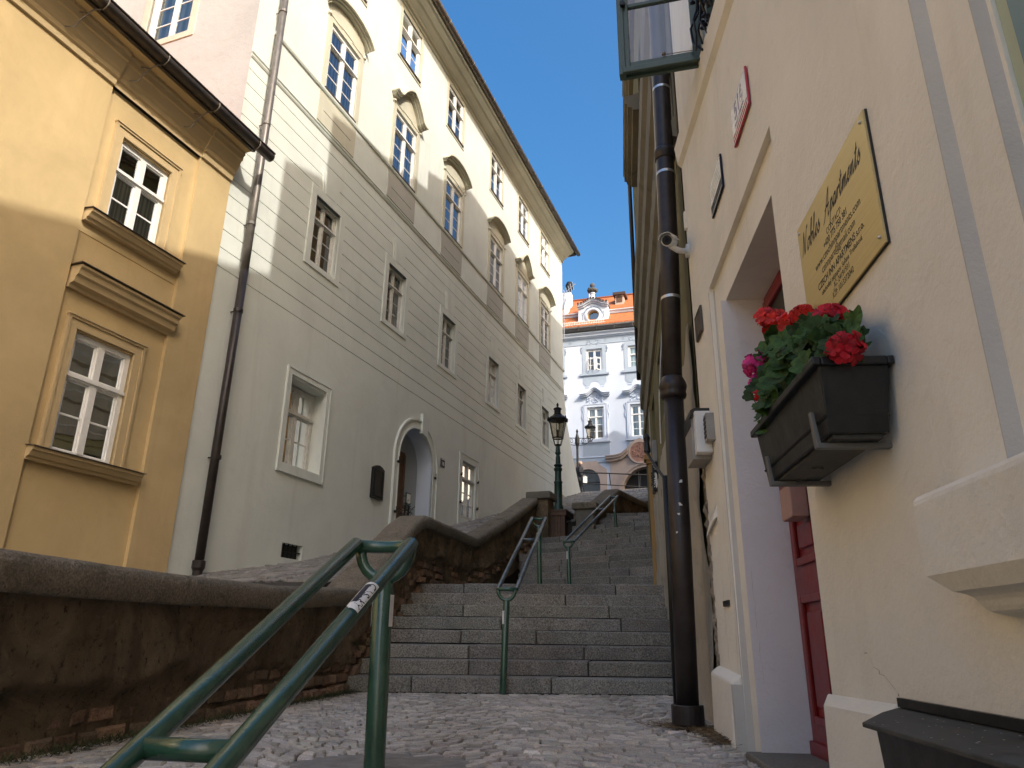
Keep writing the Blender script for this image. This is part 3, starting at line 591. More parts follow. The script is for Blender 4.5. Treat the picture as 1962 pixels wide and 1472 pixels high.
m = MB(); m.hexa([FA.p(YS-0.3, 0.335, 7.12), FA.p(YS-0.3, 0.40, 7.10), FA.p(YS-0.3, 0.43, 7.26), FA.p(YS-0.3, 0.335, 7.24)], [FA.p(7.52, 0.335, 7.12), FA.p(7.52, 0.40, 7.10), FA.p(7.52, 0.43, 7.26), FA.p(7.52, 0.335, 7.24)]); m.build('eave_board', 'gutter_metal', yh)
m = MB(); m.tube([FA.p(YS-0.3, 0.47, 7.175), FA.p(7.80, 0.47, 7.175)], 0.076, 16); m.tube([FA.p(YS-0.3, 0.535, 7.235), FA.p(7.805, 0.535, 7.235)], 0.016, 8); m.build('gutter', 'gutter_metal', yh, smooth=True)
for s in (7.45, 6.55, 5.6, 4.65, 3.7):
    m = MB(); m.tube([FA.p(s, 0.47+0.081*math.cos(t), 7.175+0.081*math.sin(t)) for t in [math.pi*(0.3-0.16*k) for k in range(10)]], 0.009, 6)
    if s < 7.2: m.tube([FA.p(s-0.01, 0.44, 7.09), FA.p(s-0.06, 0.40, 7.05), FA.p(s-0.06, 0.32, 7.02), FA.p(s-0.10, 0.20, 7.05)], 0.010, 6); m.tube([FA.p(s-0.06, 0.33, 7.02), FA.p(s-0.1, 0.26, 6.90), FA.p(s-0.1, 0.20, 6.82), FA.p(s-0.16, 0.12, 6.80)], 0.008, 6)
    m.build('gutter_bracket', 'wire_metal', yh)
for a, z0, z1, rows, ic in ((5.62, 4.84, 6.07, 2, 'lace_curtain'), (5.58, 1.90, 3.35, 2, 'grey_curtain'), (1.2, 4.84, 6.07, 2, 'lace_curtain'), (1.2, 1.90, 3.35, 2, 'grey_curtain'), (-2.9, 4.84, 6.07, 2, 'lace_curtain')):
    b = a+(0.82 if z0 > 4 else 0.84)
    o = window(yh, FA, a, b, z0, z1, -0.055, ic, rows=rows, top=0.36, sill=False, fw=0.065, mw=0.085, curtain_top=0.62 if z0 > 4 else 1.0, back=0.08 if z0 > 4 else 0.17)
    q = MB()
    for x0, x1, za, zb, ob in ((a-0.11, a, z0, z1+0.02, 0.012), (b, b+0.11, z0, z1+0.02, 0.012), (a-0.11, b+0.11, z1+0.02, z1+0.13, 0.012), (a-0.14, a-0.105, z0, z1+0.13, 0.028), (b+0.105, b+0.14, z0, z1+0.13, 0.028), (a-0.14, b+0.14, z1+0.125, z1+0.16, 0.03), (a-0.15, b+0.15, z1+0.155, z1+0.18, 0.045)): q.box(FA, x0, x1, -0.05, ob, za, zb)
    q.build('surround', 'yellow_trim', o)
    q = MB(); q.prof(FA, a-0.28, b+0.36, [(-0.05, z0-0.15), (0.05, z0-0.15), (0.06, z0-0.12), (0.09, z0-0.11), (0.12, z0-0.06), (0.14, z0-0.05), (0.14, z0-0.015), (-0.05, z0+0.004)]); q.build('sill', 'yellow_trim', o)
    q = MB(); q.hexa([FA.p(a-0.30, -0.06, z0+0.012), FA.p(b+0.38, -0.06, z0+0.012), FA.p(b+0.38, 0.165, z0-0.014), FA.p(a-0.30, 0.165, z0-0.014)], [FA.p(a-0.30, -0.06, z0+0.019), FA.p(b+0.38, -0.06, z0+0.019), FA.p(b+0.38, 0.165, z0-0.006), FA.p(a-0.30, 0.165, z0-0.006)]); q.build('sill_flashing', 'gutter_metal', o)
    if z0 < 4:
        q = MB(); q.prof(FA, a-0.24, b+0.46, [(-0.05, 3.80), (0.03, 3.80), (0.04, 3.84), (0.10, 3.86), (0.12, 3.93), (0.15, 3.95), (0.16, 4.01), (0.19, 4.03), (0.19, 4.06), (-0.05, 4.07)]); q.build('hood', 'yellow_trim', o)
        q = MB(); q.box(FA, a-0.27, b+0.5, -0.04, 0.215, 4.072, 4.082); q.build('hood_flashing', 'gutter_metal', o)
# plants standing inside the lower window of the yellow house
wp = thing('twig_arrangement', 'bare dry twigs standing behind the left panes of the lower yellow house window', 'dried plant', FA.p(5.72, -0.135, 1.97))
q = MB()
for k in range(9):
    a = 5.70+random.uniform(-0.01, 0.03); p = [FA.p(a, -0.135, 1.97)]; x = a; z = 1.97; dx = random.uniform(-0.02, 0.045)
    for j in range(6): x += dx+random.uniform(-0.015, 0.02); z += random.uniform(0.06, 0.12); p.append(FA.p(min(max(x, 5.66), 5.93), -0.135+random.uniform(-0.004, 0.004), z))
    q.tube(p, 0.0035, 4)
q.build('twigs', 'dry_twig', wp)
wc = thing('potted_cactus', 'green column cactus behind the right panes of the lower yellow house window', 'cactus', FA.p(6.12, -0.135, 1.97))
q = MB(); q.lathe(FA.p(6.12, -0.138, 1.97), [(0.028, 0), (0.026, 0.2), (0.022, 0.36), (0.006, 0.41)], 10); q.lathe(FA.p(6.09, -0.138, 1.97), [(0.02, 0), (0.018, 0.18), (0.005, 0.24)], 8); q.build('stem', 'leaf', wc)
# ================================================================== downpipe between the two houses
dpo = thing('downpipe', 'tall downpipe, sunlit grey above and shaded black paint below, on the corner between the yellow house and the cream building', 'downpipe', FA.p(7.92, 0.1, 0.75))
q = MB(); q.tube([FA.p(7.95, 0.14, 15.2), FA.p(7.95, 0.14, 6.6), FA.p(7.95, 0.14, 5.3)], 0.062, 14); q.build('upper_pipe', 'pipe_grey', dpo, smooth=True)
q = MB(); q.tube([FA.p(7.95, 0.14, 5.3), FA.p(7.93, 0.14, 3), FA.p(7.92, 0.14, 0.95)], 0.062, 14); q.build('lower_pipe', 'pipe_paint', dpo, smooth=True)  # black paint below, grey above: shade and sun put into the colours
for z in (2.35, 4.6, 6.1, 8.0, 10.4):
    q = MB(); q.tube([FA.p(7.945, 0.14, z), FA.p(7.945, 0.14, z+0.05)], 0.071, 14); q.tube([FA.p(7.945, 0.14, z+0.025), FA.p(7.945, 0.0, z+0.025)], 0.012, 6); q.build('collar', 'pipe_paint' if z < 5.3 else 'pipe_grey', dpo)
q = MB(); q.lathe(FA.p(7.92, 0.14, 0.70), [(0.06, 0), (0.065, 0.12), (0.085, 0.16), (0.085, 0.25), (0.07, 0.26)], 14); q.build('foot', 'pipe_paint', dpo)
# ================================================================== right: beige apartment house
ah = thing('apartment_house', 'beige house front on the right with a red door and an open green casement', 'house', FR_.p(-1, 0, -0.5))
F = FR_
m = MB()
facade(m, F, -9, 0.93, -1.5, 3.3, [(-1.05, 0.0, -0.62, 1.858, 0.24), (-3.9, -2.60, 0.36, 2.9, 0.2)], [(-1.235, 0.29, -1.5, 2.08, 0.03), (-4.2, -2.407, 0.30, 3.3, 0.03), (-4.1, -2.573, 0.30, 3.3, 0.055)])
facade(m, F, -9, 0.93, 3.3, 12.4, [(-1.25, -0.17, 3.42, 4.9, 0.25), (-3.9, -2.7, 3.42, 4.9, 0.2), (-1.25, -0.17, 6.4, 8.0, 0.2), (-1.25, -0.17, 9.4, 10.9, 0.2), (-3.9, -2.7, 6.4, 8.0, 0.2), (-3.9, -2.7, 9.4, 10.9, 0.2)], [])
m.build('wall', 'tan_plaster', ah)
m = MB(); m.box(F, -0.42, 0.93, -1.2, 0.001, 12.38, 14.65); m.build('fire_wall', 'tan_plaster', ah)
m = MB()
for q in ([F.p(0.93, 0, -1.5), F.p(0.93, -8, -1.5), F.p(0.93, -8, 12.4), F.p(0.93, 0, 12.4)], [F.p(-9, -8, -1.5), F.p(0.93, -8, -1.5), F.p(0.93, -8, 12.4), F.p(-9, -8, 12.4)], [F.p(-9, 0, -1.5), F.p(-9, -8, -1.5), F.p(-9, -8, 12.4), F.p(-9, 0, 12.4)]): m.poly(q)
m.build('rear_wall', 'tan_plaster', ah)
m = MB(); m.uv = lambda p: ((p-F.o).dot(F.d), p.z*1.4); m.hexa([F.p(-9.2, 0.04, 12.33), F.p(-9.2, -4, 14.2), F.p(-9.2, -8.3, 12.3)], [F.p(-0.42, 0.04, 12.33), F.p(-0.42, -4, 14.2), F.p(-0.42, -8.3, 12.3)]); m.build('roof', 'roof_tile', ah)
# slightly sloping moulding under the upper windows
m = MB()
a = [(0.0, 3.42), (0.028, 3.455), (0.045, 3.60), (0.0, 3.62)]; b = [(0.0, 3.10), (0.028, 3.135), (0.045, 3.28), (0.0, 3.30)]
m.hexa([F.p(0.93, o, z) for o, z in a], [F.p(-0.92, o, z) for o, z in b]); c2 = [(o, z-0.36) for o, z in b]
m.hexa([F.p(-0.92, o, z) for o, z in b], [F.p(-9, o, z-0.9) for o, z in b]); m.build('moulding', 'tan_plaster', ah)
# pale dressed reveal of the doorway (far jamb + soffit skins)
m = MB(); m.poly([F.p(-0.002, 0.0, -0.6), F.p(-0.002, -0.24, -0.6), F.p(-0.002, -0.24, 1.855), F.p(-0.002, 0.0, 1.855)]); m.build('door_reveal', 'pale_reveal', ah)
# bevel strips beside the doorway and window
m = MB(); m.hexa([F.p(0.262, -0.032, -0.6), F.p(0.292, -0.032, -0.6), F.p(0.292, 0.004, -0.6)], [F.p(0.282, -0.032, 2.06), F.p(0.312, -0.032, 2.06), F.p(0.312, 0.004, 2.06)]); m.build('bevel', 'skylit_bevel', ah)
# plinth
m = MB()
m.hexa([F.p(0.30, 0.0, -1), F.p(0.93, 0.0, -1), F.p(0.93, 0.07, -1), F.p(0.34, 0.07, -1)], [F.p(0.30, 0.0, -0.15), F.p(0.93, 0.0, -0.12), F.p(0.93, 0.055, -0.16), F.p(0.34, 0.055, -0.19)])
m.build('plinth', 'tan_plaster', ah, bevel=0.012); m = MB()
m.hexa([F.p(-1.10, 0.0, -1), F.p(-1.70, 0.0, -1), F.p(-1.70, 0.05, -1), F.p(-1.13, 0.05, -1)], [F.p(-1.10, 0.0, -0.15), F.p(-1.70, 0.0, -0.14), F.p(-1.70, 0.03, -0.18), F.p(-1.13, 0.03, -0.19)])
m.build('plinth', 'tan_plaster', ah, bevel=0.012)
m = MB(); m.box(F, 0.292, 0.338, 0.003, 0.052, -1, -0.2); m.build('bevel', 'skylit_bevel', ah)
# window at the right edge: surround, frame, sill
sr = MB(); sr.hexa([F.p(-2.406, 0.0005, 0.30), F.p(-2.406, -0.031, 0.30), F.p(-2.424, -0.031, 0.30), F.p(-2.410, 0.0005, 0.30)], [F.p(-2.406, 0.0005, 3.3), F.p(-2.406, -0.031, 3.3), F.p(-2.424, -0.031, 3.3), F.p(-2.410, 0.0005, 3.3)]); sro = sr.build('surround_bevel', 'skylit_bevel', ah)
sr = MB(); sr.hexa([F.p(-2.572, -0.0295, 0.30), F.p(-2.572, -0.056, 0.30), F.p(-2.588, -0.056, 0.30), F.p(-2.576, -0.0295, 0.30)], [F.p(-2.572, -0.0295, 3.3), F.p(-2.572, -0.056, 3.3), F.p(-2.588, -0.056, 3.3), F.p(-2.576, -0.0295, 3.3)]); sr.build('surround_bevel', 'skylit_bevel', ah)
wf = MB(); wf.box(F, -2.72, -2.60, -0.2, -0.065, 0.36, 2.9); wf.box(F, -3.9, -3.8, -0.2, -0.095, 0.36, 2.9); wf.box(F, -3.8, -2.72, -0.2, -0.065, 0.36, 0.46); wfo = wf.build('window', 'pale_green_paint', ah)
wf = MB(); wf.box(F, -2.69, -2.645, -0.19, -0.055, 0.46, 2.9); wf.box(F, -3.36, -3.30, -0.19, -0.115, 0.46, 2.9); wf.box(F, -3.30, -2.72, -0.17, -0.125, 1.2, 1.235); wf.build('casement', 'teal_paint', wfo)
wf = MB(); wf.poly([F.p(s, -0.15, z) for s, z in ((-3.8, 0.46), (-2.86, 0.46), (-2.86, 2.9), (-3.8, 2.9))]); wf.build('pane', 'window_glass', wfo)
wf = MB(); wf.poly([F.p(s, -0.25, z) for s, z in ((-4.0, 0.3), (-2.6, 0.3), (-2.6, 3.0), (-4.0, 3.0))]); wf.build('curtain', 'lace_curtain', wfo)
sb = MB()
pr = [(0.0, 0.05), (0.045, 0.065), (0.06, 0.095), (0.085, 0.105), (0.105, 0.14), (0.105, 0.30), (0.098, 0.308), (0.0, 0.325)]
sb.hexa([F.p(-2.24-(0.115-o)*0.9 if z < 0.12 else -2.20, o, z) for o, z in pr], [F.p(-4.3, o, z) for o, z in pr]); sb.build('window_sill', 'tan_plaster', ah, bevel=0.012)
# upper window with open casement
uw = MB(); uw.box(F, -0.26, -0.17, -0.16, -0.02, 3.43, 4.9); uw.box(F, -1.25, -1.16, -0.16, -0.02, 3.43, 4.9); uw.box(F, -1.16, -0.26, -0.16, -0.02, 3.43, 3.52); uw.box(F, -0.74, -0.68, -0.16, -0.03, 3.52, 4.9)
uwo = uw.build('window', 'casement_green', ah)
bk = MB(); bk.poly([F.p(s, -0.2, z) for s, z in ((-1.4, 3.3), (-0.1, 3.3), (-0.1, 5.0), (-1.4, 5.0))]); bk.build('room', 'dark_window', uwo)
H0 = F.p(-0.20, 0.02, 3.40); fx = Fr(H0.x, H0.y, 0); fx.d = (F.n*0.985+F.d*0.17).normalized(); fx.n = fx.d.cross(Vector((0, 0, 1)))
cs = MB(); W = 0.50
for s0, s1, z0, z1 in ((0, 0.055, 0.0, 1.4), (W-0.06, W, 0.0, 1.4), (0.055, W-0.06, 0.0, 0.065), (0.055, W-0.06, 1.335, 1.4)): cs.box(fx, s0, s1, -0.022, 0.022, z0, z1)
cs.box(fx, 0.055, W-0.06, -0.014, 0.014, 0.52, 0.548); cs.box(fx, 0.055, W-0.06, -0.014, 0.014, 0.98, 1.008)
cs.box(fx, 0.01, W-0.01, 0.02, 0.04, -0.02, 0.025); cs.box(fx, 0.01, W-0.01, -0.04, -0.02, -0.02, 0.02); cs.box(fx, W-0.03, W+0.012, -0.03, 0.03, -0.025, 1.4)
for v in range(len(cs.v)): cs.v[v] = cs.v[v]+Vector((0, 0, 3.40))
cso = cs.build('casement', 'casement_green', ah, bevel=0.004)
cg = MB(); cg.poly([fx.p(s, 0, z+3.40) for s, z in ((0.05, 0.06), (W-0.055, 0.06), (W-0.055, 1.34), (0.05, 1.34))]); cg.build('pane', 'clear_glass', cso)
cl = MB(); cl.lathe(fx.p(W*0.46, -0.03, 3.463), [(0.004, 0), (0.014, 0.008), (0.010, 0.022), (0.002, 0.03)], 8); cl.tube([fx.p(W*0.46, -0.03, 3.47), fx.p(0.02, -0.015, 3.475)], 0.003, 5); cl.build('stay', 'wire_metal', cso)
cl = MB(); cl.tube([fx.p(W-0.03, -0.03, 3.93), fx.p(W-0.03, -0.055, 3.93)], 0.018, 10); cl.build('knob', 'black_iron', cso)
iw = MB()
for k in range(14):
    a = -0.30-0.06*k; p = [F.p(a+random.uniform(-.04, .04), 0.06+random.uniform(-.03, .03), 3.36+0.42*j/4+random.uniform(-.02, .02)) for j in range(5)]; iw.tube(p, 0.008, 5)
for k in range(40): iw.lathe(F.p(-0.28-random.random()*0.8, 0.05+random.uniform(-.04, .05), 3.40+random.random()*0.5), [(0.002, 0), (0.018, 0.01), (0.012, 0.025), (0.001, 0.03)], 6)
iw.build('window_guard', 'black_iron', uwo)
for s0 in (-1.25, -3.9):
    for z0, z1 in ((6.4, 8.0), (9.4, 10.9)): window(ah, F, s0, s0+(1.08 if s0 > -2 else 1.2), z0, z1, -0.12, 'grey_curtain', frame='casement_green')
# red door
DO = -0.24
dr = MB(); dr.box(F, -1.05, 0.0, DO-0.05, DO, -0.5, 1.858)
dro = dr.build('door', 'red_paint', ah)
dl = MB()
for z0, z1 in ((-0.34, 0.22), (0.36, 0.62)):
    for a, b in ((-0.95, -0.56), (-0.47, -0.10)):
        frame4(dl, F, a, b, z0, z1, 0.035, DO, DO+0.022); dl.box(F, a+0.075, b-0.075, DO, DO+0.014, z0+0.075, z1-0.075)
frame4(dl, F, -0.98, -0.06, 0.72, 1.80, 0.06, DO, DO+0.028); dl.box(F, -0.55, -0.49, DO, DO+0.034, 0.74, 1.78); dl.box(F, -1.04, -0.005, DO-0.01, DO+0.02, -0.49, -0.42)
dl.build('door_panel', 'red_paint', dro, bevel=0.006)
dg = MB(); dg.box(F, -0.92, -0.12, DO+0.001, DO+0.006, 0.78, 1.74); dg.build('door_glass', 'dark_window', dro)
s_, z_ = F.hit(1519, 945, DO+0.05)
mb_ = thing('mail_box', 'pinkish beige metal mail box fixed on the red door under the flower trough', 'mail box', F.p(s_, DO, z_-0.1))
q = MB(); q.box(F, s_-0.12, s_+0.05, DO+0.02, DO+0.10, z_-0.13, z_+0.19); q.build('body', 'pinkish_box', mb_, bevel=0.006)
q = MB(); q.box(F, s_-0.10, s_+0.03, DO+0.10, DO+0.104, z_+0.02, z_+0.15); q.build('slot_plate', 'red_paint', mb_)
st = MB(); st.box(F, -1.08, 0.03, -0.25, 0.07, -0.75, -0.478); st.build('door_step', 'pier_stone', ah, bevel=0.012)
# rough exposed masonry at the corner
m = MB(); random.seed(3)
ns, nz = 8, 46
G_ = [[F.p(0.90+0.20*i/ns, 0.0+0.035*noise.noise(Vector((i*0.9, j*0.55, 3)))+0.02*noise.noise(Vector((i*2.1, j*1.6, 8)))-0.02*i/ns, -0.65+1.82*j/nz) for i in range(ns+1)] for j in range(nz+1)]
for j in range(nz):
    for i in range(ns): m.poly([G_[j][i], G_[j][i+1], G_[j+1][i+1], G_[j+1][i]])
m.build('exposed_masonry', 'crumbled_mortar', ah)
# letterbox slots cut in the plaster + patch
q = MB(); q.box(F, 0.45, 0.60, -0.002, 0.012, 0.20, 0.23); q.build('wall_slot', 'dark_window', ah)
q = MB(); q.hexa([F.p(0.62, 0.0, 0.72), F.p(0.90, 0.0, 0.66), F.p(0.90, 0.025, 0.64), F.p(0.62, 0.025, 0.70)], [F.p(0.62, 0.0, 0.80), F.p(0.90, 0.0, 0.74), F.p(0.90, 0.0, 0.73), F.p(0.62, 0.0, 0.79)]); q.build('drip_mould', 'tan_plaster', ah)
# hairline cracks in the plaster
q = MB(); random.seed(11)
for (s, z, n_, dz) in ((-1.5, -0.02, 12, -0.01), (0.42, 0.75, 10, -0.06), (0.36, 0.5, 14, -0.07), (0.6, 0.35, 8, -0.06), (-0.005, 0.35, 10, -0.06)):
    for k in range(n_):
        s1 = s+random.uniform(-0.025, 0.025)+(-0.02 if abs(dz) < 0.03 else 0); z1 = z+dz*random.uniform(0.5, 1.3)+random.uniform(-0.012, 0.012); wq = random.uniform(0.0012, 0.0035)
        of = 0.0015 if not -1.235 < s < 0.29 else -0.0285
        q.poly([F.p(s, of, z-wq), F.p(s+wq, of, z), F.p(s1+wq, of, z1), F.p(s1, of, z1-wq)]); s, z = s1, z1
q.build('crack', 'crumbled_mortar', ah)
# ---------------- signs on the beige wall
pq = thing('brass_plaque', 'large brass plaque lettered Nobles Apartments screwed on the beige wall above the flower trough', 'sign', F.p(-1.77, 0, 1.0))
q = MB(); q.box(F, -2.10, -1.442, 0.008, 0.014, 1.012, 1.44); q.build('plate', 'brass_plate', pq)
q = MB(); q.box(F, -2.1015, -1.4405, 0.001, 0.0079, 1.0105, 1.4415); q.build('backing', 'ink', pq)
for s in (-2.075, -1.465):
    for z in (1.415, 1.04): q = MB(); q.tube([F.p(s, 0.013, z), F.p(s, 0.019, z)], [0.0065, 0.004], 10); q.build('screw', 'zinc_band', pq, smooth=True)
lines = [('CONTACT:', 1.262, 0.027, 0), ('+420 775 750 381', 1.232, 0.029, 0.0004), ('www.czechinnpartments.com', 1.200, 0.034, 0), ('czinnpart@gmail.com', 1.165, 0.034, 0), ('CZECH INN APARTMENS s.r.o.', 1.126, 0.030, 0.0005), ('obchodn\u00fd z\u00e1stupce: Su\u013eana Trefiakov\u00e1', 1.098, 0.023, 0), ('I\u010c: 24191931', 1.071, 0.025, 0), ('I\u010cP: 1013372042', 1.043, 0.026, 0)]
for t, z, sz, bo in lines: text_mesh(pq, 'lettering', t, F, -1.785, 0.0142, z, sz*1.12, 'ink', -1, 'CENTER', 0, 0.92, 0.0003, bold=bo)
# brush script heading: pen strokes
GL = {'N': (0.84, [[(0.0, 0.0), (0.12, 0.35), (0.26, 0.98), (0.30, 0.7), (0.42, 0.02), (0.62, 0.6), (0.80, 1.05), (0.9, 0.98)]]), 'o': (0.5, [[(0.30, 0.42), (0.12, 0.36), (0.04, 0.12), (0.14, -0.01), (0.32, 0.12), (0.36, 0.34), (0.28, 0.43), (0.5, 0.34)]]),
      'b': (0.5, [[(0.0, 0.1), (0.22, 0.55), (0.36, 0.95), (0.26, 1.02), (0.16, 0.6), (0.08, 0.05), (0.26, 0.02), (0.36, 0.25), (0.28, 0.42), (0.5, 0.34)]]), 'l': (0.34, [[(0.0, 0.1), (0.2, 0.5), (0.34, 0.92), (0.26, 1.02), (0.16, 0.6), (0.1, 0.05), (0.2, 0.0), (0.34, 0.2)]]),
      'e': (0.42, [[(0.0, 0.12), (0.2, 0.22), (0.32, 0.38), (0.22, 0.44), (0.08, 0.2), (0.14, 0.0), (0.28, 0.03), (0.42, 0.2)]]), 's': (0.42, [[(0.0, 0.08), (0.22, 0.46), (0.24, 0.3), (0.34, 0.14), (0.2, -0.02), (0.06, 0.05)]]),
      'A': (0.95, [[(0.0, -0.1), (0.2, 0.05), (0.5, 0.6), (0.78, 1.05), (0.72, 0.5), (0.7, 0.0), (0.86, 0.1)], [(0.22, 0.35), (0.5, 0.42), (0.85, 0.4)]]), 'p': (0.48, [[(0.02, 0.12), (0.18, 0.42), (0.08, 0.0), (-0.04, -0.45)], [(0.1, 0.1), (0.24, 0.4), (0.36, 0.36), (0.32, 0.1), (0.16, 0.0), (0.3, 0.05), (0.48, 0.2)]]),
      'a': (0.5, [[(0.34, 0.38), (0.18, 0.42), (0.04, 0.18), (0.12, -0.01), (0.28, 0.14), (0.38, 0.42), (0.32, 0.06), (0.4, 0.0), (0.5, 0.15)]]), 'r': (0.38, [[(0.0, 0.1), (0.14, 0.44), (0.1, 0.02)], [(0.1, 0.1), (0.22, 0.38), (0.34, 0.42), (0.38, 0.32)]]),
      't': (0.36, [[(0.02, 0.1), (0.2, 0.5), (0.28, 0.85), (0.16, 0.3), (0.14, 0.02), (0.24, 0.0), (0.36, 0.18)], [(0.06, 0.56), (0.38, 0.62)]]), 'm': (0.72, [[(0.0, 0.1), (0.12, 0.42), (0.08, 0.0), (0.24, 0.38), (0.34, 0.4), (0.3, 0.0), (0.46, 0.38), (0.56, 0.4), (0.54, 0.04), (0.62, 0.0), (0.72, 0.15)]]), 'n': (0.5, [[(0.0, 0.1), (0.12, 0.42), (0.08, 0.0), (0.24, 0.38), (0.34, 0.4), (0.32, 0.04), (0.4, 0.0), (0.5, 0.15)]])}
def catmull(p, n=6):
    out = []
    for i in range(len(p)-1):
        a, b, c, d = p[max(i-1, 0)], p[i], p[i+1], p[min(i+2, len(p)-1)]
        for k in range(n):
            t = k/n; out.append(tuple(0.5*((2*b[j])+(-a[j]+c[j])*t+(2*a[j]-5*b[j]+4*c[j]-d[j])*t*t+(-a[j]+3*b[j]-3*c[j]+d[j])*t**3) for j in (0, 1)))
    return out+[p[-1]]
def script(parent, txt, fr, s, off, z, size, mat, sgn, shear=0.35, sx=1.0):
    q = MB(); x0 = 0.0; pen = (0.05, 0.055)
    for ch in txt:
        if ch == ' ': x0 += 0.55; continue
        wd, strokes = GL[ch]
        for sk in strokes:
            pp = catmull(sk)
            for (a, b), (c, d) in zip(pp[:-1], pp[1:]):
                P = [(x0+a-pen[0], b-pen[1]), (x0+a+pen[0], b+pen[1]), (x0+c+pen[0], d+pen[1]), (x0+c-pen[0], d-pen[1])]
                q.poly([fr.p(s+sgn*(px+py*shear)*size*sx, off, z+py*size) for px, py in P])
                P = [(x0+a+pen[0]*.8, b-pen[1]*.3), (x0+a-pen[0]*.8, b+pen[1]*.3), (x0+c-pen[0]*.8, d+pen[1]*.3), (x0+c+pen[0]*.8, d-pen[1]*.3)]
                q.poly([fr.p(s+sgn*(px+py*shear)*size*sx, off+0.0001, z+py*size) for px, py in P])
        x0 += wd
    return q.build('script_lettering', mat, parent, norm=False)
script(pq, 'Nobles Apartments', F, -1.468, 0.0144, 1.315, 0.080, 'ink', -1, 0.34, 0.83)
# red house number plate
rp = thing('house_number_plate', 'red bordered white enamel plate with purple 516 high on the beige wall', 'house number', F.p(-0.87, 0, 2.37))
q = MB(); q.plate(F, [(-1.03, 2.37), (-0.70, 2.37), (-0.70, 2.59), (-1.03, 2.59)], 0.004, 0.016); q.build('plate', 'enamel_red', rp, bevel=0.004)
q = MB(); q.box(F, -1.015, -0.715, 0.0158, 0.0175, 2.425, 2.578); q.build('white_field', 'enamel_white', rp)
q = MB(); frame4(q, F, -1.022, -0.708, 2.378, 2.584, 0.003, 0.016, 0.0176); q.box(F, -1.01, -0.72, 0.016, 0.0176, 2.403, 2.407); q.build('white_line', 'enamel_white', rp)
text_mesh(rp, 'numeral', '516', F, -0.865, 0.0178, 2.478, 0.125, 'enamel_purple', -1, bold=0.003)
text_mesh(rp, 'district_text', 'MAL\u00c1 STRANA', F, -0.865, 0.0178, 2.437, 0.03, 'enamel_purple', -1)
bwp = thing('enamel_sign', 'white enamel sign with a navy lower band and thin navy border on the beige wall', 'sign', F.p(-0.2, 0, 2.37))
q = MB(); q.box(F, -0.365, -0.035, 0.004, 0.014, 2.375, 2.588); q.build('plate', 'enamel_navy', bwp)
q = MB(); q.box(F, -0.355, -0.045, 0.0138, 0.0155, 2.445, 2.58); q.box(F, -0.357, -0.043, 0.0138, 0.0155, 2.386, 2.391); q.build('white_field', 'enamel_white', bwp)
q = MB()
for k in range(4): q.box(F, -0.33, -0.07, 0.0155, 0.0162, 2.47+0.026*k, 2.476+0.026*k)
q.build('text_line', 'grey_plastic', bwp)
dp = thing('dark_plaque', 'small plain dark brown metal plaque on the beige wall near the thick downpipe', 'plaque', F.p(0.67, 0, 1.92))
q = MB(); q.box(F, 0.565, 0.785, 0.002, 0.016, 1.92, 2.10); q.build('plate', 'gutter_metal', dp, bevel=0.003)
q = MB(); frame4(q, F, 0.572, 0.778, 1.927, 2.093, 0.006, 0.016, 0.019); q.build('rim', 'gutter_metal', dp)
ic = thing('intercom', 'grey and white entry phone box with a keypad and black hood beside the red door', 'intercom', F.p(0.7, 0, 1.06))
q = MB(); q.box(F, 0.64, 0.90, 0.0, 0.115, 1.08, 1.345); q.build('casing', 'grey_plastic', ic, bevel=0.004)
q = MB(); q.prof(F, 0.60, 0.905, [(0.0, 1.346), (0.12, 1.346), (0.12, 1.385), (0.095, 1.40), (0.0, 1.40)]); q.box(F, 0.635, 0.9, 0.116, 0.12, 1.29, 1.345); q.build('hood', 'black_plastic', ic)
q = MB(); q.box(F, 0.56, 0.638, 0.005, 0.10, 1.105, 1.37); q.build('front_panel', 'white_plastic', ic, bevel=0.004)
q = MB(); q.box(F, 0.47, 0.555, 0.0, 0.05, 1.16, 1.33); kp = q.build('keypad', 'grey_plastic', ic, bevel=0.003)
q = MB()
for k in range(5):
    for j in range(2): q.box(F, 0.482+0.036*j, 0.508+0.036*j, 0.05, 0.054, 1.18+0.028*k, 1.198+0.028*k)
q.build('keys', 'ink', kp)
# security camera on the corner
sc_ = thing('security_camera', 'white bullet security camera on a wall arm in front of the thick downpipe', 'camera', F.p(0.90, 0.0, 2.78))
fr0, bk0 = F.p(0.66, 0.185, 2.645), F.p(0.90, 0.115, 2.765); ax = (fr0-bk0).normalized()
q = MB(); q.tube([bk0, fr0], 0.042, 20); q.build('body', 'white_plastic', sc_, smooth=False, bevel=0.005)
q = MB(); side = ax.cross(Vector((0, 0, 1))).normalized(); upv = side.cross(ax)
rows_ = []
for P in (bk0+upv*0.004, fr0+ax*0.05+upv*0.004): rows_.append([P+side*(0.048*math.cos(t))+upv*(0.048*math.sin(t)) for t in [math.pi*(0.02+0.96*k/12) for k in range(13)]])
for k in range(12): q.poly([rows_[0][k], rows_[0][k+1], rows_[1][k+1], rows_[1][k]])
hd = q.build('sun_hood', 'white_plastic', sc_); hd.modifiers.new('solid', 'SOLIDIFY').thickness = 0.004
q = MB(); q.tube([fr0-ax*0.003, fr0+ax*0.004], 0.034, 18); fo = q.build('front_ring', 'black_plastic', sc_)
q = MB(); q.tube([fr0+ax*0.003, fr0+ax*0.008], [0.016, 0.012], 14); q.build('lens', 'enamel_navy', fo)
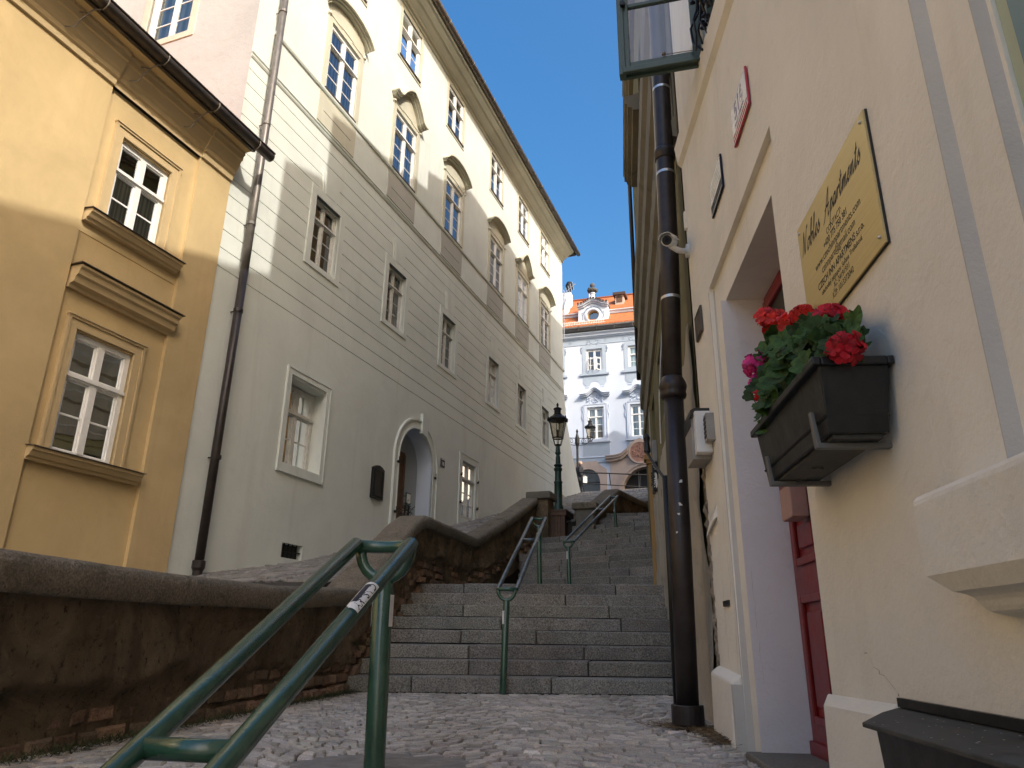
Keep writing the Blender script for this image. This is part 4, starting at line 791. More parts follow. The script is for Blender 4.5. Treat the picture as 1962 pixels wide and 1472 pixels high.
q = MB(); q.tube([(bk0+fr0)/2-upv*0.03, F.p(0.82, 0.09, 2.655), F.p(0.86, 0.05, 2.67), F.p(0.88, 0.02, 2.68)], [0.02, 0.022, 0.02, 0.022], 10); q.tube([F.p(0.88, 0.022, 2.68), F.p(0.88, 0.0, 2.68)], 0.05, 18); q.build('wall_arm', 'white_plastic', sc_)
q = MB(); q.box(F, 0.86, 0.90, 0.0, 0.02, 2.86, 3.0); q.build('junction_box', 'tan_plaster', sc_)
# ================================================================== thick downpipe, thin pole
tp = thing('thick_downpipe', 'thick dark brown downpipe with a collar joint at the corner of the beige house', 'downpipe', (1.12, 4.95, -0.55))
pp = [Vector((1.150, 4.95, 1.70)), Vector((1.192, 4.95, 2.75)), Vector((1.212, 4.95, 3.95)), Vector((1.222, 4.95, 4.9)), Vector((1.23, 4.96, 9)), Vector((1.24, 4.98, 14))]
q = MB(); q.tube(pp, 0.071, 20); q.build('upper_pipe', 'pipe_paint', tp, smooth=True)
q = MB(); q.tube([Vector((1.118, 4.95, -0.5)), Vector((1.14, 4.95, 0.6)), Vector((1.155, 4.95, 1.70))], 0.070, 20); q.build('lower_pipe', 'pipe_paint', tp, smooth=True)
q = MB(); q.lathe((1.155, 4.95, 1.64), [(0.071, 0), (0.088, 0.01), (0.095, 0.03), (0.088, 0.05), (0.092, 0.06), (0.10, 0.09), (0.094, 0.12), (0.08, 0.15), (0.072, 0.165)], 22); q.build('collar', 'pipe_paint', tp, smooth=True)
q = MB(); q.lathe((1.118, 4.95, -0.60), [(0.078, 0), (0.08, 0.10), (0.10, 0.13), (0.10, 0.235), (0.095, 0.24), (0.071, 0.235)], 22); q.build('shoe', 'pipe_paint', tp, bevel=0.003)
for z, x in ((2.42, 1.181), (3.52, 1.206), (4.35, 1.217)):
    q = MB(); q.tube([(x, 4.95, z), (x, 4.95, z+0.022)], 0.0735, 20); q.build('band', 'zinc_band', tp)
q = MB(); q.lathe((1.209, 4.95, 3.66), [(0.074, 0), (0.082, 0.01), (0.082, 0.05), (0.088, 0.06), (0.086, 0.09), (0.074, 0.11)], 20); q.build('joint', 'pipe_paint', tp, smooth=True)
q = MB(); q.tube([(1.21, 4.95, 3.70), (1.285, 4.86, 3.71), F.p(0.90, 0.0, 3.71)], 0.008, 6); q.build('bracket', 'black_iron', tp)
random.seed(5)
for (u, v, s) in ((1303, 922, 6), (1303, 966, 6), (1300, 985, 4), (1297, 1020, 4)):
    q = MB(); P = aty(u, v, 4.878); q.poly([P+Vector((random.uniform(-1, 1)*0.003*s/2+dx*s*0.0036, 0, dz*s*0.0036)) for dx, dz in ((-.5, -.5), (.5, -.4), (.45, .5), (-.4, .4))]); q.build('sticker_scrap', 'paper', tp)
tpo = thing('thin_pole', 'thin black iron conduit pole standing just left of the thick downpipe', 'pole', (1.10, 5.12, -0.55))
q = MB(); q.tube([(1.092, 5.12, -0.6), (1.10, 5.12, 0.4), (1.103, 5.12, 1.12)], 0.026, 12); q.build('pole', 'black_iron', tpo, smooth=True)
q = MB(); q.tube([(1.10, 5.14, 1.10), (1.13, 5.7, 1.36), (1.14, 6.0, 1.52), (1.20, 6.4, 1.70)], 0.012, 6); q.lathe((1.15, 6.0, 1.50), [(0.01, 0), (0.03, 0.02), (0.02, 0.1), (0.03, 0.14), (0.005, 0.18)], 8); q.build('iron_hook', 'black_iron', tpo)
wc_ = thing('wall_cable', 'thin pale cable hanging down beside the thick downpipe on the olive wall', 'cable', (1.13, 5.1, 1.0))
pts = [aty(u, v, 5.15) for u, v in ((1246, 60), (1252, 200), (1258, 330), (1262, 420), (1266, 470), (1268, 560), (1270, 590), (1266, 680), (1263, 760), (1266, 850))]
q = MB(); q.tube(pts, 0.0045, 6); q.build('cable', 'old_white_paint', wc_)
# ================================================================== olive building beyond
F = FD = Fr(1.3, 4.85, 8.5, True)
ob = thing('olive_building', 'shabby olive green building with stained stone mouldings beyond the thick downpipe', 'building', FD.p(5, 0, 0))
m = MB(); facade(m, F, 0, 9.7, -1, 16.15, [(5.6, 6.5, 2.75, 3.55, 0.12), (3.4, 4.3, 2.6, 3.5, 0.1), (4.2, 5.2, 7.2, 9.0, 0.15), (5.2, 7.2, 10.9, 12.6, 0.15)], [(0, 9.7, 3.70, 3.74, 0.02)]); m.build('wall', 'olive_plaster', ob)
m = MB()
for q in ([F.p(9.7, 0, -1), F.p(9.7, -9, -1), F.p(9.7, -9, 16.15), F.p(9.7, 0, 16.15)], [F.p(0, -9, -1), F.p(9.7, -9, -1), F.p(9.7, -9, 16.15), F.p(0, -9, 16.15)], [F.p(0, 0, 12), F.p(0, -9, 12), F.p(0, -9, 16.15), F.p(0, 0, 16.15)], [F.p(0, 0, 16.15), F.p(9.7, 0, 16.15), F.p(9.7, -9, 16.15), F.p(0, -9, 16.15)]): m.poly(q)
m.build('rear_wall', 'olive_plaster', ob)
m = MB(); m.plate(F, [(4.83, 16.15), (4.83, 16.70), (6.1, 16.82), (8.0, 17.2), (9.7, 16.8), (9.7, 16.15)], -0.5, -0.02); m.build('parapet', 'olive_plaster', ob)
pr = [(0.0, 3.86), (0.035, 3.87), (0.04, 4.02), (0.012, 4.07), (0.012, 4.52), (0.06, 4.57), (0.07, 4.78), (0.03, 4.83), (0.025, 5.30), (0.09, 5.36), (0.10, 5.62), (0.05, 5.68), (0.045, 6.35), (0.105, 6.42), (0.115, 6.75), (0.0, 6.95)]
m = MB()
for k in range(1, len(pr)-1): pass
for k in range(len(pr)-1):
    (o0, z0), (o1, z1) = pr[k], pr[k+1]
    m.hexa([F.p(0.05, -0.01, z0), F.p(0.05, o0, z0), F.p(0.05, o1, z1), F.p(0.05, -0.01, z1)], [F.p(9.68, -0.01, z0), F.p(9.68, o0, z0), F.p(9.68, o1, z1), F.p(9.68, -0.01, z1)])
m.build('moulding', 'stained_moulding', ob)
m = MB()
for k in range(int(9.6/0.6)): m.box(F, 0.1+0.6*k, 0.55+0.6*k, 0.01, 0.036, 4.90, 5.24)
m.build('frieze_block', 'stained_moulding', ob)
for (u0, v0, ya, yb) in ((1197, 360, 10.0, 12.2), (1195, 205, 9.5, 12.3)):
    P = aty(u0, v0, yb); s1, of = F.so(P); P2 = aty(u0, v0-130, ya); s0, _ = F.so(P2); z = P.z
    m = MB(); m.prof(F, s0, s1, [(-0.05, z-0.0), (of*0.45, z), (of*0.5, z+0.05), (of*0.8, z+0.07), (of*0.82, z+0.12), (of, z+0.14), (of, z+0.24), (of+0.02, z+0.26), (-0.05, z+0.36)]); m.build('window_hood', 'stained_moulding', ob)
q = MB(); q.tube([F.p(9.66, 0.07, 5.2), F.p(9.66, 0.07, 16.0)], 0.045, 10); q.build('downpipe', 'pipe_paint', ob, smooth=True)
for s0, s1, z0, z1 in ((5.6, 6.5, 2.75, 3.55), (3.4, 4.3, 2.6, 3.5), (4.2, 5.2, 7.2, 9.0), (5.2, 7.2, 10.9, 12.6)): q = MB(); q.box(F, s0, s1, -0.16, -0.10, z0, z1); q.build('window', 'dark_window', ob)
# grey flaking dado and peeled patches
m = MB(); n1 = 40; n2 = 40
for i in range(n1):
    for j in range(n2):
        def P_(i, j):
            s = 0.02+7.2*i/n1; z = -0.8+3.0*j/n2+(0.10*noise.noise(Vector((s*2, 0, 0))) if j == n2 else 0)
            return F.p(s, 0.02+0.03*noise.noise(Vector((s*1.7, z*1.7, 2)))+0.015*noise.noise(Vector((s*7, z*5, 9))), z)
        m.poly([P_(i, j), P_(i+1, j), P_(i+1, j+1), P_(i, j+1)])
m.build('dado', 'peeling_plaster', ob)
m = MB(); random.seed(21)
for (sa, sb_, za, zb) in ((1.6, 2.9, 2.25, 3.5), (3.0, 3.35, 2.3, 3.3), (7.2, 7.6, 3.0, 3.9)):
    pts = []
    for k in range(18):
        t = 2*math.pi*k/18; r = 1+0.35*noise.noise(Vector((math.cos(t)*1.5+sa, math.sin(t)*1.5, 4)))
        pts.append(((sa+sb_)/2+(sb_-sa)/2*r*math.cos(t), (za+zb)/2+(zb-za)/2*r*math.sin(t)))
    m.plate(F, pts, -0.005, 0.006)
m.build('bare_patch', 'peeling_plaster', ob)
# ochre pilaster strip
P = aty(1251, 1010, 11.9); s1, of = F.so(P)
m = MB(); m.box(F, s1-0.10, s1+0.02, -0.05, of+0.03, 0.4, 2.78); m.box(F, s1-0.13, s1+0.05, -0.05, of+0.06, 2.78, 2.84); m.box(F, s1-0.16, s1+0.08, -0.05, of+0.09, 2.84, 2.93); m.build('pilaster', 'ochre_paint', ob, bevel=0.01)
# utility boxes
ub = thing('utility_box', 'black utility box with graffiti and a torn sticker on the olive wall beside the stairs', 'box', F.p(6.0, 0, 2.3))
Pa, Pb = aty(1249, 885, 10.3), aty(1252, 940, 10.3); sa, oa = F.so(Pa); P2 = aty(1263, 940, 10.3); _, ob2 = F.so(P2)
q = MB(); q.box(F, sa, sa+0.3, min(0, ob2), oa, Pb.z, Pa.z); q.build('body', 'black_plastic', ub, bevel=0.008)
fx2 = Fr(0, 0, 0); fx2.o = F.p(sa-0.002, 0, 0); fx2.d = -F.n; fx2.n = -F.d
q = MB(); wq = oa; zc = (Pa.z+Pb.z)/2-0.05; pts = [(-wq+0.012, zc-0.12), (-wq+0.03, zc-0.10), (-0.03, zc-0.13), (-0.015, zc-0.06), (-0.02, zc+0.07), (-0.035, zc+0.1), (-wq+0.02, zc+0.09)]
q.plate(fx2, pts, 0.001, 0.003); q.build('sticker', 'paper', ub)
text_mesh(ub, 'sticker_text', 'ZWOR', fx2, -oa*0.62, 0.004, zc-0.1, 0.075, 'ink', 1, 'LEFT', 0, 0.9, 0.0005, rot=math.pi/2, bold=0.004)
q = MB(); x, z = -wq*0.75, Pa.z-0.03
for k in range(14):
    x2 = -wq*0.75+0.03*math.sin(k*2.1)+0.003*k; z2 = Pa.z-0.03-0.007*k; q.tube([fx2.p(x, 0.003, z), fx2.p(x2, 0.003, z2)], 0.002, 4); x, z = x2, z2
q.build('graffiti', 'white_paint', ub)
gb = thing('grey_cable_box', 'narrow pale grey cable cover above the black utility box', 'cable box', F.p(6.0, 0, 2.8))
q = MB(); q.box(F, sa+0.02, sa+0.2, min(0, ob2), oa-0.02, Pa.z+0.01, Pa.z+0.33); q.build('cover', 'grey_plastic', gb, bevel=0.005)
q = MB(); q.box(F, sa+0.05, sa+0.12, 0, oa*0.5, Pb.z-1.2, Pb.z-0.01); q.build('conduit', 'peeling_plaster', gb)
# buildings further up on the right (their roofs throw the shadows on the cream front)
FE = Fr(*FD.p(10.2, -1.6, 0)[:2], 8.5, True)
eb = thing('upper_house', 'plain ochre rendered house up the hill, hidden behind the olive building', 'house', FE.p(6, 0, 1))
m = MB(); L_ = SUN
def casts(s_a, z_a):
    P = FA.p(s_a, 0, z_a); k = (FE.o-P).dot(FE.n)/L_.dot(FE.n); Q = P+L_*k; return (Q-FE.o).dot(FE.d), Q.z
prof_ = [casts(*q) for q in ((17.9, 12.2), (19.3, 12.28), (20.4, 12.17), (22.82, 12.0), (24.1, 11.74), (25.8, 11.9), (27.5, 11.2))]
m.plate(FE, [(prof_[0][0], 0.5)]+prof_+[(prof_[-1][0], 0.5)], -7, 0.0); m.build('wall', 'ochre_paint', eb)
hb_ = thing('gabled_house', 'plain gabled house on the upper square, out of sight behind the olive building', 'house', (13, 35, 7))
m = MB()
def castg(s_, z_, t): return FG.p(s_, 0, z_)+SUN*t
a0, a1, a2, a3 = castg(-7, 12.05, 15), castg(-1.4, 12.25, 15), castg(-0.43, 12.80, 15), castg(0.55, 12.33, 15); a4 = castg(3.5, 12.5, 15); bk_ = Vector((3, -6, 0))
loop = [Vector((a0.x, a0.y, 3)), a0, a1, a2, a3, a4, Vector((a4.x, a4.y, 3))]
m.hexa(loop, [p+bk_ for p in loop]); m.build('wall', 'tan_plaster', hb_)
# ================================================================== ground
LZ = -0.507
def lerp(a, b, t): return a+(b-a)*t
def interp(tab, x):
    for (x0, y0), (x1, y1) in zip(tab[:-1], tab[1:]):
        if x <= x1: return y0+(y1-y0)*(x-x0)/(x1-x0)
    return tab[-1][1]
m = MB(); m.poly([Vector((x, y, -3.2)) for x, y in ((-300, -300), (300, -300), (300, 400), (-300, 400))]); struct(m.build('ground', 'gravel_ground'))
# landing bed under the setts
def landz(x, y): return LZ-0.012*max(0, 5-y)*0 - 0.0
m = MB(); m.poly([Vector((-2.6, 2.3, LZ-0.02)), Vector((1.5, 2.3, LZ-0.02)), Vector((2.1, 8.4, LZ-0.02)), Vector((-1.9, 8.4, LZ-0.02))]); struct(m.build('landing_bed', 'joint_soil'))
def setts(name, mat, region, zf, size, seed, fan=1.3, tintr=(0.72, 1.18), gap=0.10, axes=None):
    """individual cut stones laid in shallow segmental arcs"""
    rnd = random.Random(seed); q = MB(); x0, x1, y0, y1, inside = region
    ax = axes or (Vector((1, 0, 0)), Vector((0, 1, 0)), Vector((0, 0, 0)))
    h = size*0.80; n_rows = int((y1-y0)/h)+8; ph = rnd.uniform(0, 6)
    def arc(x, y): return 0.16*fan*math.cos(2*math.pi*x/fan+0.5*math.sin(y*0.9+ph))
    for r in range(-5, n_rows):
        x = x0-rnd.random()*size; yb = y0+r*h
        while x < x1:
            w_ = size*rnd.choice((0.75, 0.95, 1.1, 1.3, 1.55))*rnd.uniform(0.9, 1.1); hv = rnd.uniform(-.06, .06)*h
            P = [(x, yb+arc(x, yb)+hv), (x+w_, yb+arc(x+w_, yb)+hv), (x+w_, yb+arc(x+w_, yb)+h+hv), (x, yb+arc(x, yb)+h+hv)]; x += w_
            cx_ = sum(p[0] for p in P)/4; cy_ = sum(p[1] for p in P)/4
            Wc = ax[2]+ax[0]*cx_+ax[1]*cy_
            if not inside(Wc.x, Wc.y): continue
            gx = gap*size/w_; P = [(cx_+(px-cx_)*(1-2*gx*rnd.uniform(0.4, 1.3))+rnd.uniform(-.07, .07)*size, cy_+(py-cy_)*(1-2*gap*rnd.uniform(0.3, 1.2))+rnd.uniform(-.08, .08)*size) for px, py in P]
            dz = rnd.uniform(-0.004, 0.005); tx, ty = rnd.uniform(-.06, .06), rnd.uniform(-.06, .06)
            bot, mid, top = [], [], []
            for px, py in P:
                W_ = ax[2]+ax[0]*px+ax[1]*py; z = zf(W_.x, W_.y)
                bot.append(Vector((W_.x, W_.y, z-0.03))); mid.append(Vector((W_.x, W_.y, z-0.005+dz)))
                px2, py2 = cx_+(px-cx_)*0.84, cy_+(py-cy_)*0.80; W2_ = ax[2]+ax[0]*px2+ax[1]*py2
                top.append(Vector((W2_.x, W2_.y, zf(W2_.x, W2_.y)+0.004+dz+tx*(px2-cx_)+ty*(py2-cy_))))
            k0 = len(q.v); tn = rnd.uniform(*tintr)
            if rnd.random() < 0.015: tn *= 1.4
            tn = (tn*rnd.uniform(0.97, 1.05), tn, tn*rnd.uniform(0.94, 1.03))
            q.v += bot+mid+top
            fs = [(k0+8, k0+9, k0+10, k0+11)]
            for i in range(4):
                j = (i+1) % 4; fs += [(k0+i, k0+j, k0+4+j, k0+4+i), (k0+4+i, k0+4+j, k0+8+j, k0+8+i)]
            q.f += fs; q.t += [tn]*9
    o = q.build(name, mat, norm=False); return struct(o)
def in_land(x, y):
    return 2.35 < y < 8.25+0.04*x and x > -2.25+0.105*(y-3) -0.1 and x < 1.16+0.0906*(y-3.79)+(0.22 if y > 4.9 else 0.0) and (x+0.53)**2+((y-3.45)/0.8)**2 > 0.16
setts('landing', 'sett_stone', (-2.6, 2.3, 2.2, 8.3, in_land), landz, 0.085, 4, fan=1.5)
m = MB(); m.lathe((-0.53, 3.45, LZ-0.03), [(0.42, 0.0), (0.42, 0.026), (0.35, 0.032), (0.1, 0.036)], 24); struct(m.build('mortar_patch', 'concrete'))
# steps running down towards the camera
ls = thing('lower_steps', 'granite steps leading down from the cobbled landing towards the viewer', 'steps', (-0.5, 2.3, -0.6))
for k in range(8):
    q = MB(); y1 = 2.4-0.33*k; q.hexa([Vector((-2.9, y1-0.36, LZ-0.155*k-0.16)), Vector((2.0, y1-0.36, LZ-0.155*k-0.16)), Vector((2.0, y1, LZ-0.155*k-0.16)), Vector((-2.9, y1, LZ-0.155*k-0.16))], [Vector((-2.9, y1-0.36, LZ-0.155*k-0.004)), Vector((2.0, y1-0.36, LZ-0.155*k-0.004)), Vector((2.0, y1, LZ-0.155*k-0.004)), Vector((-2.9, y1, LZ-0.155*k-0.004))]); q.build('step', 'granite', ls, bevel=0.012)
m = MB(); m.poly([Vector((-6, -12, -1.95)), Vector((6, -12, -1.95)), Vector((6, 0.1, -1.95)), Vector((-6, 0.1, -1.95))]); struct(m.build('street', 'ramp_stone'))
# ------------------------------------------------------------------ flights of granite steps
def step_blocks(parent, L, R, z0, z1, depthL, depthR, cuts, rnd):
    """one step built of blocks: L,R = ends of the nosing (Vector xy), z0/z1"""
    q = MB(); c = [0]+cuts+[1]
    for a, b in zip(c[:-1], c[1:]):
        g = 0.0055; ln = (R-L).length; a2 = a+g/ln*(a > 0); b2 = b-g/ln*(b < 1)
        j0 = rnd.uniform(-0.006, 0.006); jz = rnd.uniform(-0.006, 0.006); jz2 = jz+rnd.uniform(-0.006, 0.006)
        P0, P1 = L.lerp(R, a2), L.lerp(R, b2); D0, D1 = L.lerp(R, a2)+depthL.lerp(depthR, a2), L.lerp(R, b2)+depthL.lerp(depthR, b2)
        nrm = (depthL.lerp(depthR, (a+b)/2)).normalized()*j0; P0 = P0+nrm; P1 = P1+nrm
        # subdivide the front edge for wear
        n = 6; bot, top = [], []; t = rnd.uniform(0.82, 1.15); t = (t*rnd.uniform(0.98, 1.04), t, t*rnd.uniform(0.94, 1.0))
        for i in range(n):
            for e0, e1 in ((i/n, (i+1)/n),):
                A_, B_ = P0.lerp(P1, e0), P0.lerp(P1, e1); C_, D_ = D0.lerp(D1, e1), D0.lerp(D1, e0)
                wz = lambda P: 0.010*noise.noise(Vector((P.x*3.1, P.y*3.1, z1*7)))-0.004
                za = lambda P, e: z1+lerp(jz, jz2, e)+wz(P)
                k0 = len(q.v)
                q.v += [Vector((A_.x, A_.y, z0)), Vector((B_.x, B_.y, z0)), Vector((C_.x, C_.y, z0)), Vector((D_.x, D_.y, z0)), Vector((A_.x, A_.y, za(A_, e0))), Vector((B_.x, B_.y, za(B_, e1))), Vector((C_.x, C_.y, z1+jz+0.002)), Vector((D_.x, D_.y, z1+jz+0.002))]
                q.f += [(k0, k0+1, k0+5, k0+4), (k0+4, k0+5, k0+6, k0+7)]; q.t += [t, t]
                if i == 0: q.f.append((k0+3, k0, k0+4, k0+7)); q.t.append(t)
                if i == n-1: q.f.append((k0+1, k0+2, k0+6, k0+5)); q.t.append(t)
    me = q.build('step', 'granite', parent, norm=False)
    bm = bmesh.new(); bm.from_mesh(me.data); bmesh.ops.remove_doubles(bm, verts=bm.verts, dist=0.0004); bm.to_mesh(me.data); bm.free()
    b = me.modifiers.new('bevel', 'BEVEL'); b.width = 0.016; b.segments = 3; b.limit_method = 'ANGLE'; b.angle_limit = rad(50)
    return me
rnd = random.Random(12)
fl = thing('lower_staircase', 'lower flight of eight wide worn grey granite steps above the cobbled landing', 'staircase', (0, 8, LZ))
noseL = [(-1.72, 7.86), (-1.60, 8.20), (-1.52, 8.53), (-1.44, 8.86), (-1.37, 9.2), (-1.31, 9.56), (-1.26, 9.95), (-1.22, 10.42)]
noseR = [(1.86, 8.02), (1.95, 8.33), (2.0, 8.63), (2.05, 8.93), (2.1, 9.22), (2.14, 9.52), (2.2, 9.80), (2.26, 10.10)]
cutl = [[0.235, 0.615], [0.355, 0.70], [0.33, 0.68], [0.28, 0.52], [0.39, 0.79], [0.24, 0.75], [0.59], [0.20, 0.77]]
for k in range(8):
    L, R = Vector((*noseL[k], 0)), Vector((*noseR[k], 0)); dL = Vector((*noseL[k+1], 0))-L if k < 7 else Vector((0.03, 0.42, 0)); dR = Vector((*noseR[k+1], 0))-R if k < 7 else Vector((0.05, 0.42, 0))
    step_blocks(fl, L-Vector((0.12, 0, 0)), R, LZ+0.155*k+0.012, LZ+0.155*(k+1), dL*1.06, dR*1.06, cutl[k], rnd)
core = MB()
for k in range(8):
    L, R = Vector((*noseL[k], 0)), Vector((*noseR[k], 0)); dn_ = Vector((0, 0.028, 0)); z0c, z1c = LZ+0.155*k-0.03, LZ+0.155*(k+1)-0.02
    core.poly([L+dn_+Vector((-.3, 0, z0c)), R+dn_+Vector((.2, 0, z0c)), R+dn_+Vector((.2, 0, z1c)), L+dn_+Vector((-.3, 0, z1c))]); core.poly([L+dn_+Vector((-.3, 0, z1c)), R+dn_+Vector((.2, 0, z1c)), R+dn_+Vector((.2, 0.5, z1c)), L+dn_+Vector((-.3, 0.5, z1c))])
core.build('mortar_core', 'joint_soil', fl)
UZ = LZ+1.24
m = MB(); m.poly([Vector((-1.4, 10.7, UZ-0.004)), Vector((2.5, 10.35, UZ-0.004)), Vector((3.1, 14.2, UZ-0.004)), Vector((-0.9, 14.4, UZ-0.004))]); struct(m.build('upper_landing', 'granite'))
fu = thing('upper_staircase', 'upper flight of narrower grey stone steps climbing along the olive building', 'staircase', (1.5, 12.4, UZ))
yl = [12.42, 12.75, 13.05, 13.38, 13.8, 14.2, 14.62, 15.0, 15.32, 15.72, 16.1, 16.55, 17.1, 17.5]
yr = [12.05, 12.36, 12.6, 12.87, 13.25, 13.77, 14.13, 14.47, 14.84, 15.2, 15.63, 16.17, 16.79, 17.3]
xl_ = lambda y: 1.5+(y-12.4)*0.128; xr_ = lambda y: (1234-974)/1484*y+0.02
for k in range(14):
    z1 = UZ+0.155*(k+1); A_ = Vector((xl_(yl[k]), yl[k], 0)); B_ = Vector((xr_(yr[k]), yr[k], 0)); d = (B_-A_)
    left = A_-d*(2.2 if k < 9 else 0.75); right = B_+d*0.9
    kk = min(k+1, 13); A2 = Vector((xl_(yl[kk]), yl[kk], 0)); B2 = Vector((xr_(yr[kk]), yr[kk], 0))
    if k == 13: dl = Vector((0.1, 1.5, 0)); drr = dl
    else: d2 = B2-A2; dl = (A2-d2*(2.2 if k < 9 else 0.75))-left; drr = (B2+d2*0.9)-right
    step_blocks(fu, left, right, z1-0.149, z1, dl*1.08+Vector((0, 0.02, 0)), drr*1.08+Vector((0, 0.02, 0)), sorted([rnd.uniform(0.25, 0.42), rnd.uniform(0.55, 0.72), rnd.uniform(0.8, 0.92)]), rnd)
core = MB()
for k in range(14):
    z1 = UZ+0.155*(k+1); A_ = Vector((xl_(yl[k]), yl[k], 0)); B_ = Vector((xr_(yr[k]), yr[k], 0)); d = (B_-A_); l_ = A_-d*(2.2 if k < 9 else 0.75)+Vector((0, 0.03, 0)); r_ = B_+d*0.9+Vector((0, 0.03, 0))
    core.poly([l_+Vector((0, 0, z1-0.19)), r_+Vector((0, 0, z1-0.19)), r_+Vector((0, 0, z1-0.02)), l_+Vector((0, 0, z1-0.02))])
core.build('mortar_core', 'joint_soil', fu)
# ------------------------------------------------------------------ sloping street beside the cream building
RZ = [(4, 0.10), (7.0, 0.60), (7.9, 0.763), (10.34, 1.19), (24.6, 4.70), (28.2, 5.64), (36, 7.25), (40, 7.75), (60, 8.0), (90, 8.0)]
def rz(x, y):
    P = Vector((x, y, 0))-FA.o; return interp(RZ, P.dot(FA.d))
edge = [(-2.32, 4.0), (-2.15, 6.0), (-1.95, 7.9), (-1.55, 10.4), (-0.98, 12.9), (0.38, 16.25), (0.6, 16.5), (1.55, 16.5), (1.62, 16.5), (2.45, 18.4), (3.6, 20.6), (5.2, 24.0), (10, 32), (17, 45), (24, 60)]
ed = [FA.so(Vector((x, y, 0))) for x, y in edge]
def roff(s): return interp(ed, s)
m = MB(); ns = 120
S_ = [4.5+(80-4.5)*(i/ns)**1.5 for i in range(ns+1)]
for i in range(ns):
    for j in range(4):
        pts = []
        for ss, t in ((S_[i], j/4), (S_[i+1], j/4), (S_[i+1], (j+1)/4), (S_[i], (j+1)/4)):
            lo = -0.05 if ss < 27 else -0.05-(ss-27)*1.2; q = FA.p(ss, lerp(lo, roff(ss), t), 0); q.z = interp(RZ, ss)-0.02; pts.append(q)
        m.poly(pts)
struct(m.build('ramp_bed', 'joint_soil'))
def in_ramp(x, y):
    s, o = FA.so(Vector((x, y, 0))); return 5 < s < 31 and 0.0 < o < roff(s)-0.02
AX = (FA.n, FA.d, FA.o)
def in_r1(x, y):
    s, o = FA.so(Vector((x, y, 0))); return 7.0 < s < 14.0 and 0.0 < o < roff(s)-0.02
def in_r2(x, y):
    s, o = FA.so(Vector((x, y, 0))); return 14.0 < s < 33 and 0.0 < o < roff(s)-0.02
setts('ramp', 'ramp_stone', (0, 3.6, 6.5, 14.2, in_r1), rz, 0.13, 9, fan=1.6, axes=AX)
setts('upper_street', 'ramp_stone', (0, 5.5, 13.5, 33, in_r2), rz, 0.19, 10, fan=2.0, axes=AX)
# hill body so nothing floats
m = MB()
for (x0, y0), (x1, y1) in zip(edge[:-1], edge[1:]):
    m.poly([Vector((x0, y0, -2)), Vector((x1, y1, -2)), Vector((x1, y1, rz(x1, y1)-0.02)), Vector((x0, y0, rz(x0, y0)-0.02))])
struct(m.build('hillside', 'joint_soil'))
# ------------------------------------------------------------------ retaining walls with stone coping
def wall_grid(parent, path, zb, zt, amp, seed, mat='brown_render', name='wall_face', dx=0.03, recess=0.45):
    """rough wall face along path [(x,y)], bottoms zb(t), tops zt(t) given per vertex of path"""
    q = MB(); cols = []
    for i in range(len(path)-1):
        a, b = Vector((*path[i], 0)), Vector((*path[i+1], 0)); n = max(2, int((b-a).length/dx)); d = (b-a).normalized(); nr = Vector((d.y, -d.x, 0))
        for k in range(n+(i == len(path)-2)):
            t = k/n; cols.append((a.lerp(b, t), nr, lerp(zb[i], zb[i+1], t), lerp(zt[i], zt[i+1], t)))
    nz = max(4, int(max(c[3]-c[2] for c in cols)/dx)); k0 = 0
    for P, nr, z0, z1 in cols:
        for j in range(nz+1):
            z = lerp(z0, z1, j/nz); V = Vector((P.x, P.y, z))
            d = amp*(noise.noise(V*2.3+Vector((seed, 0, 0)))*1.1+0.55*noise.noise(V*6.5)+0.32*noise.noise(V*17)+0.16*noise.noise(V*40))
            lim = recess+0.10*noise.noise(Vector((P.x*1.9, P.y*1.9, seed)))+0.05*noise.noise(Vector((P.x*6, P.y*6, seed))); e_ = min(1, max(0, (lim-(z-z0))/0.05)); d = d*(1-0.4*e_)-0.055*e_
            q.v.append(V+nr*d)
    for i in range(len(cols)-1):
        for j in range(nz): a = i*(nz+1)+j; q.f.append((a, a+nz+1, a+nz+2, a+1)); q.t.append(1.0)
    return q.build(name, mat, parent, smooth=True, norm=False)
